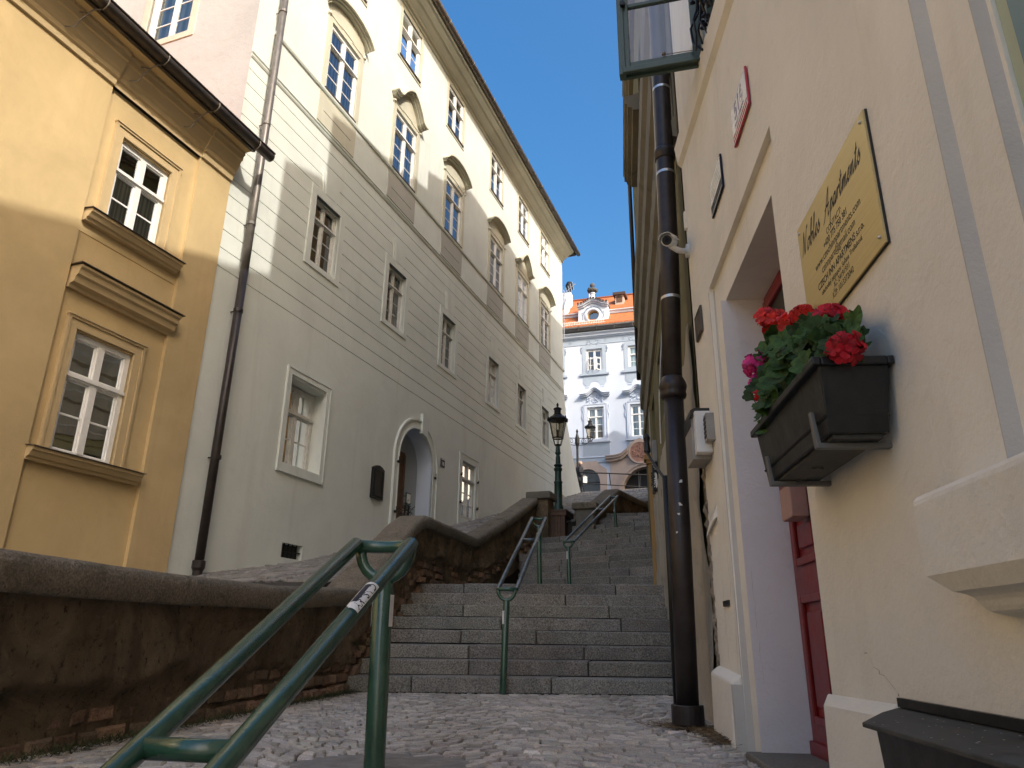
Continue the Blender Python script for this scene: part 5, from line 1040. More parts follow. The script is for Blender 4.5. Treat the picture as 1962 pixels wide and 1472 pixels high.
def courses(parent, a, b, zf, rows, bl, bh, seed, out, prob=1.0, name='brick_course'):
    """exposed rough blocks at the foot of the wall"""
    rnd = random.Random(seed); q = MB(); a, b = Vector((*a, 0)), Vector((*b, 0)); L = (b-a).length; d = (b-a).normalized(); nr = Vector((d.y, -d.x, 0))
    for r in range(rows):
        s = -rnd.uniform(0, bl)
        while s < L:
            w_ = bl*rnd.uniform(0.6, 1.2); h = bh*rnd.uniform(0.88, 1.0)
            if rnd.random() < prob*(1.0 if r < rows-1 else 0.55):
                P = a+d*(s+w_/2); z = zf(s/L)+r*bh; o = out*rnd.uniform(0.6, 1.2)-0.018*r
                F_ = Fr(0, 0, 0); F_.o = Vector((P.x, P.y, 0)); F_.d = d; F_.n = nr
                j = lambda: rnd.uniform(-0.009, 0.009); t = rnd.uniform(0.55, 1.35); t = (t*rnd.uniform(0.95, 1.15), t, t*rnd.uniform(0.9, 1.02))
                hw = w_/2-0.009; k0 = len(q.v)
                front = [F_.p(-hw+j(), o-0.012+j(), z+0.01+j()), F_.p(hw+j(), o-0.012+j(), z+0.01+j()), F_.p(hw+j(), o-0.012+j(), z+h-0.01+j()), F_.p(-hw+j(), o-0.012+j(), z+h-0.01+j())]
                back = [F_.p(x, -0.1, y) for x, y in ((-hw, z), (hw, z), (hw, z+h), (-hw, z+h))]
                cen = F_.p(j()*2, o+0.018, z+h/2)
                mid = [v_.lerp(cen, 0.30)+nr*0.010 for v_ in front]
                q.v += back+front+mid
                for i in range(4):
                    jn = (i+1) % 4; q.f += [(k0+i, k0+jn, k0+4+jn, k0+4+i), (k0+4+i, k0+4+jn, k0+8+jn, k0+8+i)]; q.t += [t, t]
                q.f.append((k0+8, k0+9, k0+10, k0+11)); q.t.append(t)
            s += w_
    return q.build(name, 'brick_stone', parent, norm=False)
def coping(parent, path, zt, thick, over, width, stones=None, mat='coping_stone', name='coping_stone', jit=0.006, seed=1):
    """path points = wall face; each stone is one child; cross-section rounded on the top edges"""
    rnd = random.Random(seed)
    for i in range(len(path)-1):
        a, b = Vector((*path[i], 0)), Vector((*path[i+1], 0)); d = (b-a).normalized(); nr = Vector((d.y, -d.x, 0))
        t = rnd.uniform(0.86, 1.12); q = MB(); g = 0.006 if True else 0
        n = 7; secs = []
        for k in range(n+1):
            e = k/n; P = a.lerp(b, e); z = lerp(zt[i], zt[i+1], e)+0.006*noise.noise(Vector((P.x*3, P.y*3, 1)))
            w2 = 0.008*noise.noise(Vector((P.x*4, P.y*4, 5)))
            # mitre with the neighbours
            mn = nr
            if k == 0 and i > 0: d0 = (a-Vector((*path[i-1], 0))).normalized(); n0 = Vector((d0.y, -d0.x, 0)); mn = (nr+n0).normalized(); mn = mn/max(0.6, mn.dot(nr))
            if k == n and i < len(path)-2: d0 = (Vector((*path[i+2], 0))-b).normalized(); n0 = Vector((d0.y, -d0.x, 0)); mn = (nr+n0).normalized(); mn = mn/max(0.6, mn.dot(nr))
            o = over+w2
            prof_ = [(-width, -thick), (o-0.015, -thick), (o, -thick+0.015), (o+0.004, -0.05), (o-0.008, -0.018), (o-0.035, 0.0), (o-0.09, 0.010), (-width+0.06, 0.012), (-width, -0.03)]
            secs.append([P+mn*oo+Vector((0, 0, z+zz)) for oo, zz in prof_])
        for k in range(n):
            A_, B_ = secs[k], secs[k+1]; m_ = len(A_)
            k0 = len(q.v); q.v += A_+B_
            for j in range(m_): q.f.append((k0+j, k0+(j+1) % m_, k0+m_+(j+1) % m_, k0+m_+j)); q.t.append(t)
        k0 = len(q.v); q.v += secs[0]+secs[-1]; m_ = len(secs[0]); q.f += [tuple(range(k0, k0+m_)), tuple(range(k0+m_, k0+2*m_))]; q.t += [t, t]
        o_ = q.build(name, mat, parent)
        bm = bmesh.new(); bm.from_mesh(o_.data); bmesh.ops.remove_doubles(bm, verts=bm.verts, dist=0.0005); bm.to_mesh(o_.data); bm.free(); sharp(o_, 50)
rw = thing('retaining_wall', 'low brown retaining wall with weathered sandstone coping stepping up beside the stairs', 'wall', (-1.7, 7.0, LZ))
w1 = [(-2.75, -2.0), (-2.32, 1.0), (-2.08, 3.1), (-1.86, 5.2), (-1.60, 7.85)]
z1 = [0.30, 0.31, 0.325, 0.36, 0.487]
cp = [(-2.75, -2.0), (-2.32, 1.0), (-2.075, 3.16), (-1.94, 4.4), (-1.78, 5.95), (-1.60, 7.85)]; cz = [0.30, 0.31, 0.325, 0.335, 0.375, 0.487]
coping(rw, cp, cz, 0.165, 0.055, 0.34, seed=3)
# rising part along the lower flight, rounded crest, level part, then rising along the upper flight
up = [(-1.60, 7.85), (-1.46, 8.7), (-1.31, 9.65), (-1.24, 10.15), (-1.19, 10.42)]
uzz = [0.487, 0.90, 1.40, 1.605, 1.655]
coping(rw, up, uzz, 0.17, 0.055, 0.36, seed=5)
lv = [(-1.19, 10.42), (-0.9, 11.65), (-0.62, 12.95)]; coping(rw, lv, [1.655, 1.665, 1.69], 0.17, 0.055, 0.36, seed=7)
rs = [(-0.62, 12.95), (-0.1, 14.3), (0.56, 16.15)]; coping(rw, rs, [1.69, 2.22, 3.0], 0.17, 0.055, 0.36, seed=8)
wall_grid(rw, w1, [LZ-0.15]*5, [z-0.15 for z in z1], 0.030, 1, recess=0.44)
wall_grid(rw, up, [LZ-0.05, -0.1, 0.4, 0.6, 0.7], [z-0.15 for z in uzz], 0.034, 2)
wall_grid(rw, lv, [UZ-0.05]*3, [1.655-0.15, 1.665-0.15, 1.69-0.15], 0.04, 3)
wall_grid(rw, rs, [UZ-0.05, UZ+0.3, UZ+1.0], [1.69-0.15, 2.22-0.15, 2.85], 0.045, 4)
m = MB()
bkp = w1+up[1:]+lv[1:]+rs[1:]; bz = [z-0.16 for z in z1]+[z-0.16 for z in uzz[1:]]+[1.5, 1.53]+[2.05, 2.83]
for (p, q_), (za, zb) in zip(zip(bkp[:-1], bkp[1:]), zip(bz[:-1], bz[1:])):
    a, b = Vector((*p, 0)), Vector((*q_, 0)); d = (b-a).normalized(); nr = Vector((d.y, -d.x, 0)); k = -0.33
    m.poly([a+nr*k+Vector((0, 0, -1)), b+nr*k+Vector((0, 0, -1)), b+nr*k+Vector((0, 0, zb)), a+nr*k+Vector((0, 0, za))])
m.build('rear_face', 'brown_render', rw)
courses(rw, (-2.62, -1.0), (-1.60, 7.85), lambda t: LZ-0.04+0.03*t, 4, 0.22, 0.105, 31, 0.012)
courses(rw, (-1.60, 7.85), (-1.22, 10.3), lambda t: LZ+0.1+1.0*t, 5, 0.20, 0.11, 32, 0.012, 0.9)
courses(rw, (-1.19, 10.42), (-0.62, 12.95), lambda t: UZ+0.0, 5, 0.26, 0.10, 33, 0.012, 0.8)
courses(rw, (-0.62, 12.95), (0.56, 16.1), lambda t: UZ+0.1+1.15*t, 6, 0.24, 0.10, 34, 0.012, 0.75)
q = MB(); q.wbox((0.70, 16.35, 1.4), 0.22, 0.22, 1.57, rad(-20)); q.build('pier', 'brown_render', rw, bevel=0.015)
q = MB(); q.wbox((0.70, 16.35, 2.975), 0.285, 0.285, 0.165, rad(-20)); q.build('pier_cap', 'pier_stone', rw, bevel=0.025)
# moss and litter along the wall foot
def litter(name, mat, pts, n, ln, seed, spread, kind=None, label=None, cat=None, zf=None, up_=0.3):
    rnd = random.Random(seed); q = MB()
    for _ in range(n):
        t = rnd.random()*(len(pts)-1); i = int(t); P = Vector(pts[i]).lerp(Vector(pts[i+1]), t-i)
        P = P+Vector((rnd.gauss(0, spread), rnd.gauss(0, spread), rnd.uniform(0.002, 0.014))); g = rnd.uniform(0, 6.28); l = ln*rnd.uniform(0.4, 1.3); D_ = Vector((math.cos(g), math.sin(g), rnd.uniform(0, up_)))*l; w_ = Vector((-math.sin(g), math.cos(g), 0))*rnd.uniform(0.0012, 0.0045)
        q.poly([P-w_, P+w_, P+D_+w_*0.3+Vector((0, 0, -0.003)), P+D_-w_*0.3], rnd.uniform(0.5, 1.4))
    o = q.build(name, mat, norm=False); o['kind'] = 'stuff'; tag(o, label, cat); return o
litter('moss', 'moss_green', [(-2.02, 3.3, LZ+0.01), (-1.86, 4.6, LZ+0.01), (-1.66, 6.6, LZ+0.01), (-1.5, 7.7, LZ+0.01)], 2600, 0.03, 3, 0.035, label='green moss and weeds growing along the foot of the brown retaining wall', cat='moss', up_=1.2)
litter('leaf_litter', 'dry_straw', [(0.98, 5.05, LZ+0.012), (1.2, 4.85, LZ+0.012), (1.22, 4.5, LZ+0.012), (1.17, 4.2, LZ+0.012)], 1500, 0.06, 4, 0.065, label='dry brown pine needles and leaf litter heaped around the foot of the thick downpipe', cat='leaf litter')
# second wall higher up, with pillar
w4 = thing('upper_retaining_wall', 'brown upper retaining wall with dark stone coping rising behind a pale pillar', 'wall', (2.2, 17, 2.2))
a4 = [(1.80, 16.42), (2.27, 17.4), (2.72, 18.35)]; coping(w4, a4, [2.78, 3.2, 3.66], 0.17, 0.05, 0.40, seed=11)
b4 = [(2.72, 18.35), (3.3, 19.4), (3.95, 20.5)]; coping(w4, b4, [3.66, 3.66, 3.66], 0.17, 0.05, 0.40, seed=12)
wall_grid(w4, a4, [2.0, 2.4, 2.7], [2.63, 3.05, 3.51], 0.03, 6, dx=0.05); wall_grid(w4, b4, [2.7, 2.7, 2.7], [3.51, 3.51, 3.51], 0.03, 7, dx=0.05)
q = MB(); q.wbox((1.70, 16.25, 1.7), 0.20, 0.20, 1.05, rad(-20)); q.build('pillar', 'pier_stone', w4, bevel=0.015)
q = MB(); q.wbox((1.70, 16.25, 2.752), 0.28, 0.26, 0.145, rad(-20)); q.build('pillar_cap', 'coping_stone', w4, bevel=0.02)
# ================================================================== white palace closing the view
F = FG
pg = thing('white_palace', 'white baroque house with orange tiled roof, round dormer window and carved pink portal', 'building', F.p(0, 0, 8))
WC = [-4.4, -1.6, 1.2, 4.0]
m = MB(); facade(m, F, -9, 9, 6, 20.0, [(c-0.54, c+0.54, 16.88, 18.52, 0.18) for c in WC]+[(c-0.54, c+0.54, 12.28, 14.45, 0.18) for c in WC]+[(0.0, 3.0, 6, 10.32, 0.0), (-2.95, -1.42, 6, 10.35, 0.0)])
def arch_fill(mb, cx, zs, r, z1, s0, s1, n=20, rz_=None):
    rz_ = rz_ or r
    for k in range(n):
        a, b = math.pi*k/n, math.pi*(k+1)/n
        mb.poly([F.p(cx+r*math.cos(a), 0, zs+rz_*math.sin(a)), F.p(cx+r*math.cos(b), 0, zs+rz_*math.sin(b)), F.p(cx+r*math.cos(b), 0, z1), F.p(cx+r*math.cos(a), 0, z1)])
arch_fill(m, 1.5, 8.82, 1.5, 10.32, 0, 3); arch_fill(m, -2.185, 9.5, 0.765, 10.35, -2.95, -1.42, rz_=0.85)
m.build('wall', 'white_plaster', pg)
m = MB(); m.poly([F.p(-9, 0, 6), F.p(-9, -10, 6), F.p(-9, -10, 20), F.p(-9, 0, 20)]); m.poly([F.p(9, 0, 6), F.p(9, -10, 6), F.p(9, -10, 20), F.p(9, 0, 20)]); m.poly([F.p(-9, -10, 6), F.p(9, -10, 6), F.p(9, -10, 22), F.p(-9, -10, 22)]); m.build('rear_wall', 'white_plaster', pg)
m = MB(); m.prof(F, -9, 9, [(-0.02, 19.30), (0.06, 19.32), (0.12, 19.38), (0.22, 19.42), (0.22, 19.52), (0.34, 19.62), (0.34, 19.66), (0.0, 19.95)]); m.build('cornice', 'white_plaster', pg)
m = MB(); m.prof(F, -9, 9, [(0.0, 19.70), (0.46, 19.80), (0.62, 19.92), (0.62, 20.02), (0.0, 20.06)]); m.build('eave_board', 'pipe_grey', pg)
m = MB(); m.prof(F, -9, 9, [(-0.01, 18.86), (0.03, 18.87), (0.03, 19.30), (-0.01, 19.30)]); m.build('frieze', 'blue_trim', pg)
m = MB(); s = -8.5
while s < 9: m.box(F, s, s+0.022, 0.56, 0.66, 19.7, 20.05); s += 1.2
m.build('gutter_bracket', 'gutter_metal', pg)
def roofm(nm, s0, s1, o0, z0, o1, z1, th=0.08):
    q = MB(); ln = math.hypot(o1-o0, z1-z0); q.uv = lambda p: ((p-F.o).dot(F.d), (p.z-z0)/(z1-z0)*ln)
    q.hexa([F.p(s0, o0, z0), F.p(s0, o1, z1), F.p(s0, o1, z1-th), F.p(s0, o0, z0-th)], [F.p(s1, o0, z0), F.p(s1, o1, z1), F.p(s1, o1, z1-th), F.p(s1, o0, z0-th)]); q.build(nm, 'roof_tile', pg)
roofm('lower_roof', -9, 9, 0.58, 20.12, -0.95, 21.45); roofm('upper_roof', -9, 9, -0.72, 21.62, -4.2, 24.3); roofm('rear_roof', -9, 9, -9.5, 20.0, -4.2, 24.3)
q = MB(); q.prof(F, -9, 9, [(-0.9, 21.40), (-0.80, 21.40), (-0.76, 21.54), (-0.66, 21.58), (-0.66, 21.63), (-0.9, 21.63)]); q.build('roof_step', 'white_plaster', pg)
q = MB(); q.tube([F.p(-9, -4.2, 24.34), F.p(9, -4.2, 24.34)], 0.09, 8); q.build('ridge', 'roof_tile', pg)
for c in WC:
    o = window(pg, F, c-0.52, c+0.52, 16.90, 18.50, -0.10, 'room_dim' if c < -1 else 'teal_curtain', rows=2, top=0.36, sill=False, fw=0.09, mw=0.10, bar=0.035)
    q = MB(); frame4(q, F, c-0.80, c+0.80, 16.80, 18.80, 0.25, -0.05, 0.03); q.box(F, c-0.98, c+0.98, -0.05, 0.12, 16.66, 16.80); q.build('surround', 'blue_trim', o)
    pts = [(c-0.78, 16.62), (c-0.78, 16.15), (c-0.72, 16.08), (c-0.62, 15.95), (c-0.35, 15.95), (c-0.28, 16.08)]+[(c+0.28*math.cos(t), 16.08+0.16*math.sin(t)) for t in [math.pi*(1-k/8) for k in range(1, 8)]]+[(c+0.28, 16.08), (c+0.35, 15.95), (c+0.62, 15.95), (c+0.72, 16.08), (c+0.78, 16.15), (c+0.78, 16.62)]
    q = MB(); q.plate(F, pts, -0.02, 0.02)
    for sg in (-0.5, 0.5):
        for e in (-0.1, 0, 0.1): q.box(F, c+sg+e-0.025, c+sg+e+0.025, -0.01, 0.03, 15.80, 15.87)
    q.build('apron', 'blue_trim', o)
    q = MB(); rnd = random.Random(int(c*10)); cl_ = [(c+rnd.uniform(-0.5, 0.5), 18.95+rnd.uniform(-0.12, 0.2)) for _ in range(26)]+[(c+sg*0.86+rnd.uniform(-.03, .03), 18.7-0.05*k) for sg in (-1, 1) for k in range(9)]
    for x, z in cl_: q.lathe(F.p(x, 0.02, z), [(0.005, -0.04), (rnd.uniform(0.03, 0.06), 0), (0.005, 0.05)], 6)
    q.build('stucco_ornament', 'blue_trim', o)
    # tall lower window
    o = window(pg, F, c-0.52, c+0.52, 12.30, 14.43, -0.10, 'grey_curtain' if c < 0 else 'teal_curtain', rows=3, top=0.30, sill=False, fw=0.09, mw=0.10, bar=0.035)
    q = MB(); frame4(q, F, c-0.70, c+0.70, 12.16, 14.62, 0.16, -0.05, 0.05); frame4(q, F, c-0.78, c+0.78, 12.16, 14.68, 0.06, -0.05, 0.08); q.box(F, c-0.92, c+0.92, -0.05, 0.15, 12.06, 12.16); q.box(F, c-0.88, c+0.88, -0.01, 0.02, 11.22, 12.0)
    q.build('surround', 'white_plaster', o)
    q = MB(); q.box(F, c-0.86, c+0.86, 0.018, 0.03, 11.26, 11.96); q.build('apron', 'blue_trim', o)
    q = MB(); n = 20
    def hz(t): return 15.33+(0.36*math.cos(t*math.pi/1.2)**2 if abs(t) < 0.6 else 0.0)-0.02*abs(t)
    for k in range(n):
        t0, t1 = -1+2*k/n, -1+2*(k+1)/n
        for (oo, da, db, wf) in ((0.20, -0.16, -0.08, 0.94), (0.30, -0.08, 0.0, 0.98), (0.36, 0.0, 0.05, 1.0)):
            q.hexa([F.p(c+t0*wf, -0.02, hz(t0)+da), F.p(c+t1*wf, -0.02, hz(t1)+da), F.p(c+t1*wf, -0.02, hz(t1)+db), F.p(c+t0*wf, -0.02, hz(t0)+db)], [F.p(c+t0*wf, oo, hz(t0)+da), F.p(c+t1*wf, oo, hz(t1)+da), F.p(c+t1*wf, oo, hz(t1)+db), F.p(c+t0*wf, oo, hz(t0)+db)])
    q.build('hood', 'white_plaster', o)
    q = MB(); rnd = random.Random(int(c*17)+5)
    for k in range(34):
        x = rnd.uniform(-0.55, 0.55); z = 14.72+rnd.random()*max(0.05, 0.62*math.cos(x*1.9)); q.lathe(F.p(c+x, 0.05, z), [(0.004, -0.06), (rnd.uniform(0.03, 0.075), 0), (0.004, 0.06)], 6)
    for sg in (-1, 1): q.tube([F.p(c+sg*(0.86+0.04*math.sin(k*1.3)), 0.05, 14.6-0.12*k) for k in range(9)], 0.022, 6)
    q.build('stucco_ornament', 'white_plaster', o)
# open sash in the upper centre window
q = MB()
for s, dx in ((-2.02, 0.22), (-1.18, -0.2)):
    fx3 = Fr(0, 0, 0); fx3.o = F.p(s, -0.06, 0); fx3.d = (F.n*0.85+F.d*(0.5 if s < -1.6 else -0.5)).normalized(); fx3.n = F.d
    frame4(q, fx3, 0, 0.45, 16.98, 17.85, 0.05, -0.02, 0.02); q.box(fx3, 0.05, 0.40, -0.015, 0.015, 17.38, 17.42)
q.build('casement', 'white_paint', pg)
# string course and portal
m = MB(); m.prof(F, -9, -0.95, [(-0.01, 10.72), (0.06, 10.74), (0.06, 11.02), (0.09, 11.06), (0.09, 11.1), (-0.01, 11.14)]); m.build('string_course', 'blue_trim', pg)
po = MB()
def archband(mb, cx, zs, r0, r1, o0, o1, z0, n=22):
    for sd in (-1, 1): mb.hexa([F.p(cx+sd*r0, o0, z0), F.p(cx+sd*r1, o0, z0), F.p(cx+sd*r1, o0, zs), F.p(cx+sd*r0, o0, zs)], [F.p(cx+sd*r0, o1, z0), F.p(cx+sd*r1, o1, z0), F.p(cx+sd*r1, o1, zs), F.p(cx+sd*r0, o1, zs)])
    for k in range(n):
        a, b = math.pi*k/n, math.pi*(k+1)/n; q4 = [(r0, a), (r1, a), (r1, b), (r0, b)]
        mb.hexa([F.p(cx+r*math.cos(t), o0, zs+r*math.sin(t)) for r, t in q4], [F.p(cx+r*math.cos(t), o1, zs+r*math.sin(t)) for r, t in q4])
archband(po, 1.5, 8.82, 1.5, 1.66, -0.6, 0.10, 6); archband(po, 1.5, 8.82, 1.66, 1.80, -0.1, 0.16, 6); archband(po, 1.5, 8.82, 1.80, 1.95, -0.1, 0.12, 6)
poo = po.build('portal', 'portal_stone', pg)
po = MB(); po.plate(F, [(-0.75, 6), (-0.75, 10.75), (0.1, 10.95), (0.4, 11.0), (2.6, 11.0), (2.9, 10.9), (3.75, 10.7), (3.75, 6), (3.46, 6)]+[(1.5+1.95*math.cos(t), 8.82+1.95*math.sin(t)) for t in [math.pi*k/16 for k in range(17)]]+[(-0.45, 6)], -0.02, 0.05); po.build('portal_field', 'portal_stone', poo)
po = MB()
cvs = [(-1.0, 11.0), (-0.4, 11.02), (0.0, 11.12), (0.4, 11.42)]
for (a, za), (b, zb) in zip(cvs[:-1], cvs[1:]):
    for oo, d0, d1 in ((0.25, -0.26, -0.1), (0.38, -0.1, 0.03), (0.44, 0.03, 0.08)): po.hexa([F.p(a, -0.02, za+d0), F.p(b, -0.02, zb+d0), F.p(b, -0.02, zb+d1), F.p(a, -0.02, za+d1)], [F.p(a, oo, za+d0), F.p(b, oo, zb+d0), F.p(b, oo, zb+d1), F.p(a, oo, za+d1)])
po.plate(F, [(0.30, 11.2), (0.34, 11.55), (0.6, 11.9), (1.15, 12.18), (1.7, 11.9), (1.96, 11.55), (2.0, 11.2), (1.7, 10.75), (1.15, 10.4), (0.6, 10.75)], 0.02, 0.16)
po.build('portal_hood', 'portal_stone', poo)
po = MB(); n = 28
for k in range(n):
    a, b = 2*math.pi*k/n, 2*math.pi*(k+1)/n
    for r0, r1, oo in ((0.64, 0.74, 0.22),): po.hexa([F.p(1.15+0.95*r*math.cos(t), 0.1, 11.25+r*math.sin(t)) for r, t in ((r0, a), (r1, a), (r1, b), (r0, b))], [F.p(1.15+0.95*r*math.cos(t), oo, 11.25+r*math.sin(t)) for r, t in ((r0, a), (r1, a), (r1, b), (r0, b))])
ov = po.build('oval_frame', 'portal_stone', poo)
po = MB(); po.plate(F, [(1.15+0.61*math.cos(2*math.pi*k/24), 11.25+0.64*math.sin(2*math.pi*k/24)) for k in range(24)], 0.15, 0.175); rnd = random.Random(3)
for k in range(40):
    t = rnd.uniform(0, 6.28); r = 0.5*math.sqrt(rnd.random()); po.lathe(F.p(1.15+r*math.cos(t), 0.17, 11.25+r*math.sin(t)), [(0.004, -0.09), (rnd.uniform(0.02, 0.07), 0), (0.004, 0.08)], 6)
po.build('oval_relief', 'relief_fresco', poo)
q = MB(); q.poly([F.p(-0.2, -0.7, 5.5), F.p(3.2, -0.7, 5.5), F.p(3.2, -0.7, 11), F.p(-0.2, -0.7, 11)]); q.build('gateway', 'dark_window', poo)
q = MB()
for s in (0.9, 1.5, 2.1): q.box(F, s, s+0.05, -0.66, -0.6, 6, 10.2)
q.box(F, 1.25, 1.9, -0.6, -0.5, 6.0, 8.9); q.build('gate', 'grey_plastic', poo)
so_ = MB(); so_.plate(F, [(-3.25, 6), (-3.25, 10.5), (-3.0, 10.8), (-1.6, 10.85), (-1.35, 10.55), (-0.98, 10.3), (-0.98, 6), (-1.42, 6)]+[(-2.185+0.765*math.cos(t), 9.5+0.85*math.sin(t)) for t in [math.pi*k/16 for k in range(17)]]+[(-2.95, 6)], -0.02, 0.07)
so2 = so_.build('shop_surround', 'ochre_paint' if False else 'portal_stone', pg)
q = MB(); q.poly([F.p(-3.0, -0.2, 6), F.p(-1.4, -0.2, 6), F.p(-1.4, -0.2, 10.4), F.p(-3.0, -0.2, 10.4)]); q.build('shop_window', 'room_dim', so2)
q = MB(); q.poly([F.p(-2.95, -0.1, 6), F.p(-1.42, -0.1, 6), F.p(-1.42, -0.1, 10.4), F.p(-2.95, -0.1, 10.4)]); q.build('pane', 'window_glass', so2)
q = MB(); q.box(F, -2.95, -1.42, -0.12, -0.06, 9.46, 9.53); q.build('transom', 'ink', so2)
# dormer with oculus, pediment and bust
dm = MB(); pc = -1.6; rO = 0.42; zO = 21.02; of = -0.02
prof_ = [(-2.65, 20.3), (-2.60, 21.75), (-2.2, 21.82), (-1.95, 22.0), (-1.6, 22.12), (-1.25, 22.0), (-1.0, 21.82), (-0.6, 21.75), (-0.55, 20.3)]
n = 32
outer = []
for k in range(n):
    t = 2*math.pi*k/n; dx, dz = math.cos(t), math.sin(t); best = 9
    for (a, za), (b, zb) in zip(prof_, prof_[1:]+prof_[:1]):
        ex, ez = b-a, zb-za; den = dx*ez-dz*ex
        if abs(den) < 1e-9: continue
        u = ((a-pc)*ez-(za-zO)*ex)/den; w_ = ((a-pc)*dz-(za-zO)*dx)/den
        if u > 0 and -1e-6 <= w_ <= 1+1e-6: best = min(best, u)
    outer.append((pc+dx*best, zO+dz*best))
inner = [(pc+rO*math.cos(2*math.pi*k/n), zO+rO*math.sin(2*math.pi*k/n)) for k in range(n)]
for k in range(n):
    j = (k+1) % n; dm.poly([F.p(inner[k][0], of, inner[k][1]), F.p(outer[k][0], of, outer[k][1]), F.p(outer[j][0], of, outer[j][1]), F.p(inner[j][0], of, inner[j][1])])
    dm.poly([F.p(inner[k][0], of, inner[k][1]), F.p(inner[j][0], of, inner[j][1]), F.p(inner[j][0], of-0.3, inner[j][1]), F.p(inner[k][0], of-0.3, inner[k][1])])
dm.poly([F.p(-0.55, of, 20.3), F.p(-0.6, of, 21.75), F.p(-0.6, of-3.2, 21.75), F.p(-0.55, of-2, 20.3)]); dm.poly([F.p(-2.65, of, 20.3), F.p(-2.6, of, 21.75), F.p(-2.6, of-3.2, 21.75), F.p(-2.65, of-2, 20.3)])
dmo = dm.build('dormer', 'white_plaster', pg)
q = MB()
for k in range(n):
    a, b = 2*math.pi*k/n, 2*math.pi*(k+1)/n
    for r0, r1, oo in ((0.42, 0.50, 0.09), (0.50, 0.58, 0.05)): q.hexa([F.p(pc+r*math.cos(t), of-0.02, zO+r*math.sin(t)) for r, t in ((r0, a), (r1, a), (r1, b), (r0, b))], [F.p(pc+r*math.cos(t), of+oo, zO+r*math.sin(t)) for r, t in ((r0, a), (r1, a), (r1, b), (r0, b))])
tops = prof_[1:-1]
for (a, za), (b, zb) in zip(tops[:-1], tops[1:]):
    for oo, d0, d1, e in ((0.12, -0.16, -0.06, 1.02), (0.24, -0.06, 0.04, 1.06), (0.30, 0.04, 0.08, 1.08)):
        A_, B_ = pc+(a-pc)*e, pc+(b-pc)*e; q.hexa([F.p(A_, of-0.1, za+d0), F.p(B_, of-0.1, zb+d0), F.p(B_, of-0.1, zb+d1), F.p(A_, of-0.1, za+d1)], [F.p(A_, of+oo, za+d0), F.p(B_, of+oo, zb+d0), F.p(B_, of+oo, zb+d1), F.p(A_, of+oo, za+d1)])
q.build('dormer_moulding', 'white_plaster', dmo)
q = MB(); rnd = random.Random(9)
for k in range(26): t = math.pi*(0.08+0.84*k/25); q.lathe(F.p(pc+0.66*math.cos(t), of+0.03, zO+0.66*math.sin(t)), [(0.004, -0.05), (rnd.uniform(0.03, 0.06), 0), (0.004, 0.05)], 6)
for sg in (-1, 1):
    for k in range(6): q.lathe(F.p(pc+sg*(0.72+rnd.uniform(-.03, .03)), of+0.02, zO+0.25-0.09*k), [(0.004, -0.04), (0.04, 0), (0.004, 0.04)], 6)
q.build('stucco_ornament', 'blue_trim', dmo)
q = MB(); q.plate(F, [(pc+0.41*math.cos(2*math.pi*k/24), zO+0.41*math.sin(2*math.pi*k/24)) for k in range(24)], of-0.32, of-0.3); q.build('oculus_back', 'dark_window', dmo)
q = MB(); q.plate(F, [(pc+0.415*math.cos(2*math.pi*k/24), zO+0.415*math.sin(2*math.pi*k/24)) for k in range(24)], of-0.24, of-0.235); q.build('oculus_pane', 'window_glass', dmo)
q = MB()
for k in range(n):
    a, b = 2*math.pi*k/n, 2*math.pi*(k+1)/n; q.hexa([F.p(pc+r*math.cos(t), of-0.24, zO+r*math.sin(t)) for r, t in ((0.34, a), (0.42, a), (0.42, b), (0.34, b))], [F.p(pc+r*math.cos(t), of-0.16, zO+r*math.sin(t)) for r, t in ((0.34, a), (0.42, a), (0.42, b), (0.34, b))])
q.build('oculus_frame', 'ochre_paint', dmo)
q = MB()
for (a, za), (b, zb) in zip(tops[:-1], tops[1:]):
    nn = max(2, int(math.hypot(b-a, zb-za)/0.16))
    for i in range(nn):
        t = (i+0.5)/nn; x, z = lerp(a, b, t), lerp(za, zb, t); q.tube([F.p(pc+(x-pc)*1.08, of+0.34, z+0.12), F.p(pc+(x-pc)*1.06, of-2.2, z+0.12)], 0.075, 6)
q.build('dormer_roof', 'roof_dark', dmo)
bu = thing('stone_bust', 'dark weathered stone bust on a white pedestal crowning the round windowed dormer', 'statue', F.p(-1.6, 0.0, 22.2))
q = MB(); q.lathe(F.p(-1.6, 0.0, 22.18), [(0.28, 0), (0.26, 0.1), (0.17, 0.14), (0.15, 0.40), (0.20, 0.44), (0.20, 0.5), (0.12, 0.52)], 12); q.build('pedestal', 'white_plaster', bu)
q = MB(); q.lathe(F.p(-1.6, 0.0, 22.68), [(0.10, 0), (0.2, 0.06), (0.34, 0.14), (0.36, 0.22), (0.28, 0.32), (0.14, 0.38), (0.10, 0.42), (0.12, 0.46), (0.165, 0.54), (0.17, 0.63), (0.13, 0.72), (0.05, 0.78)], 12)
rnd = random.Random(2)
for k in range(30): t = rnd.uniform(0, 6.28); q.lathe(F.p(-1.6+0.3*math.cos(t), 0.3*math.sin(t), 22.8+rnd.uniform(0, 0.2)), [(0.004, -0.08), (0.07, 0), (0.004, 0.08)], 6)
q.build('torso', 'dark_statue', bu)
q = MB()
for k in range(30): s = -4.2+0.116*k; q.box(F, s, s+0.03, 0.50, 0.53, 20.14, 20.40)
q.box(F, -4.25, -0.7, 0.49, 0.54, 20.37, 20.42); q.box(F, -4.25, -0.7, 0.49, 0.54, 20.20, 20.23); q.build('snow_guard', 'enamel_white', pg)
q = MB(); o0 = -1.9
q.box(F, -0.32, 0.28, o0-1.5, o0, 22.2, 23.25); q.build('small_dormer', 'portal_stone', pg)
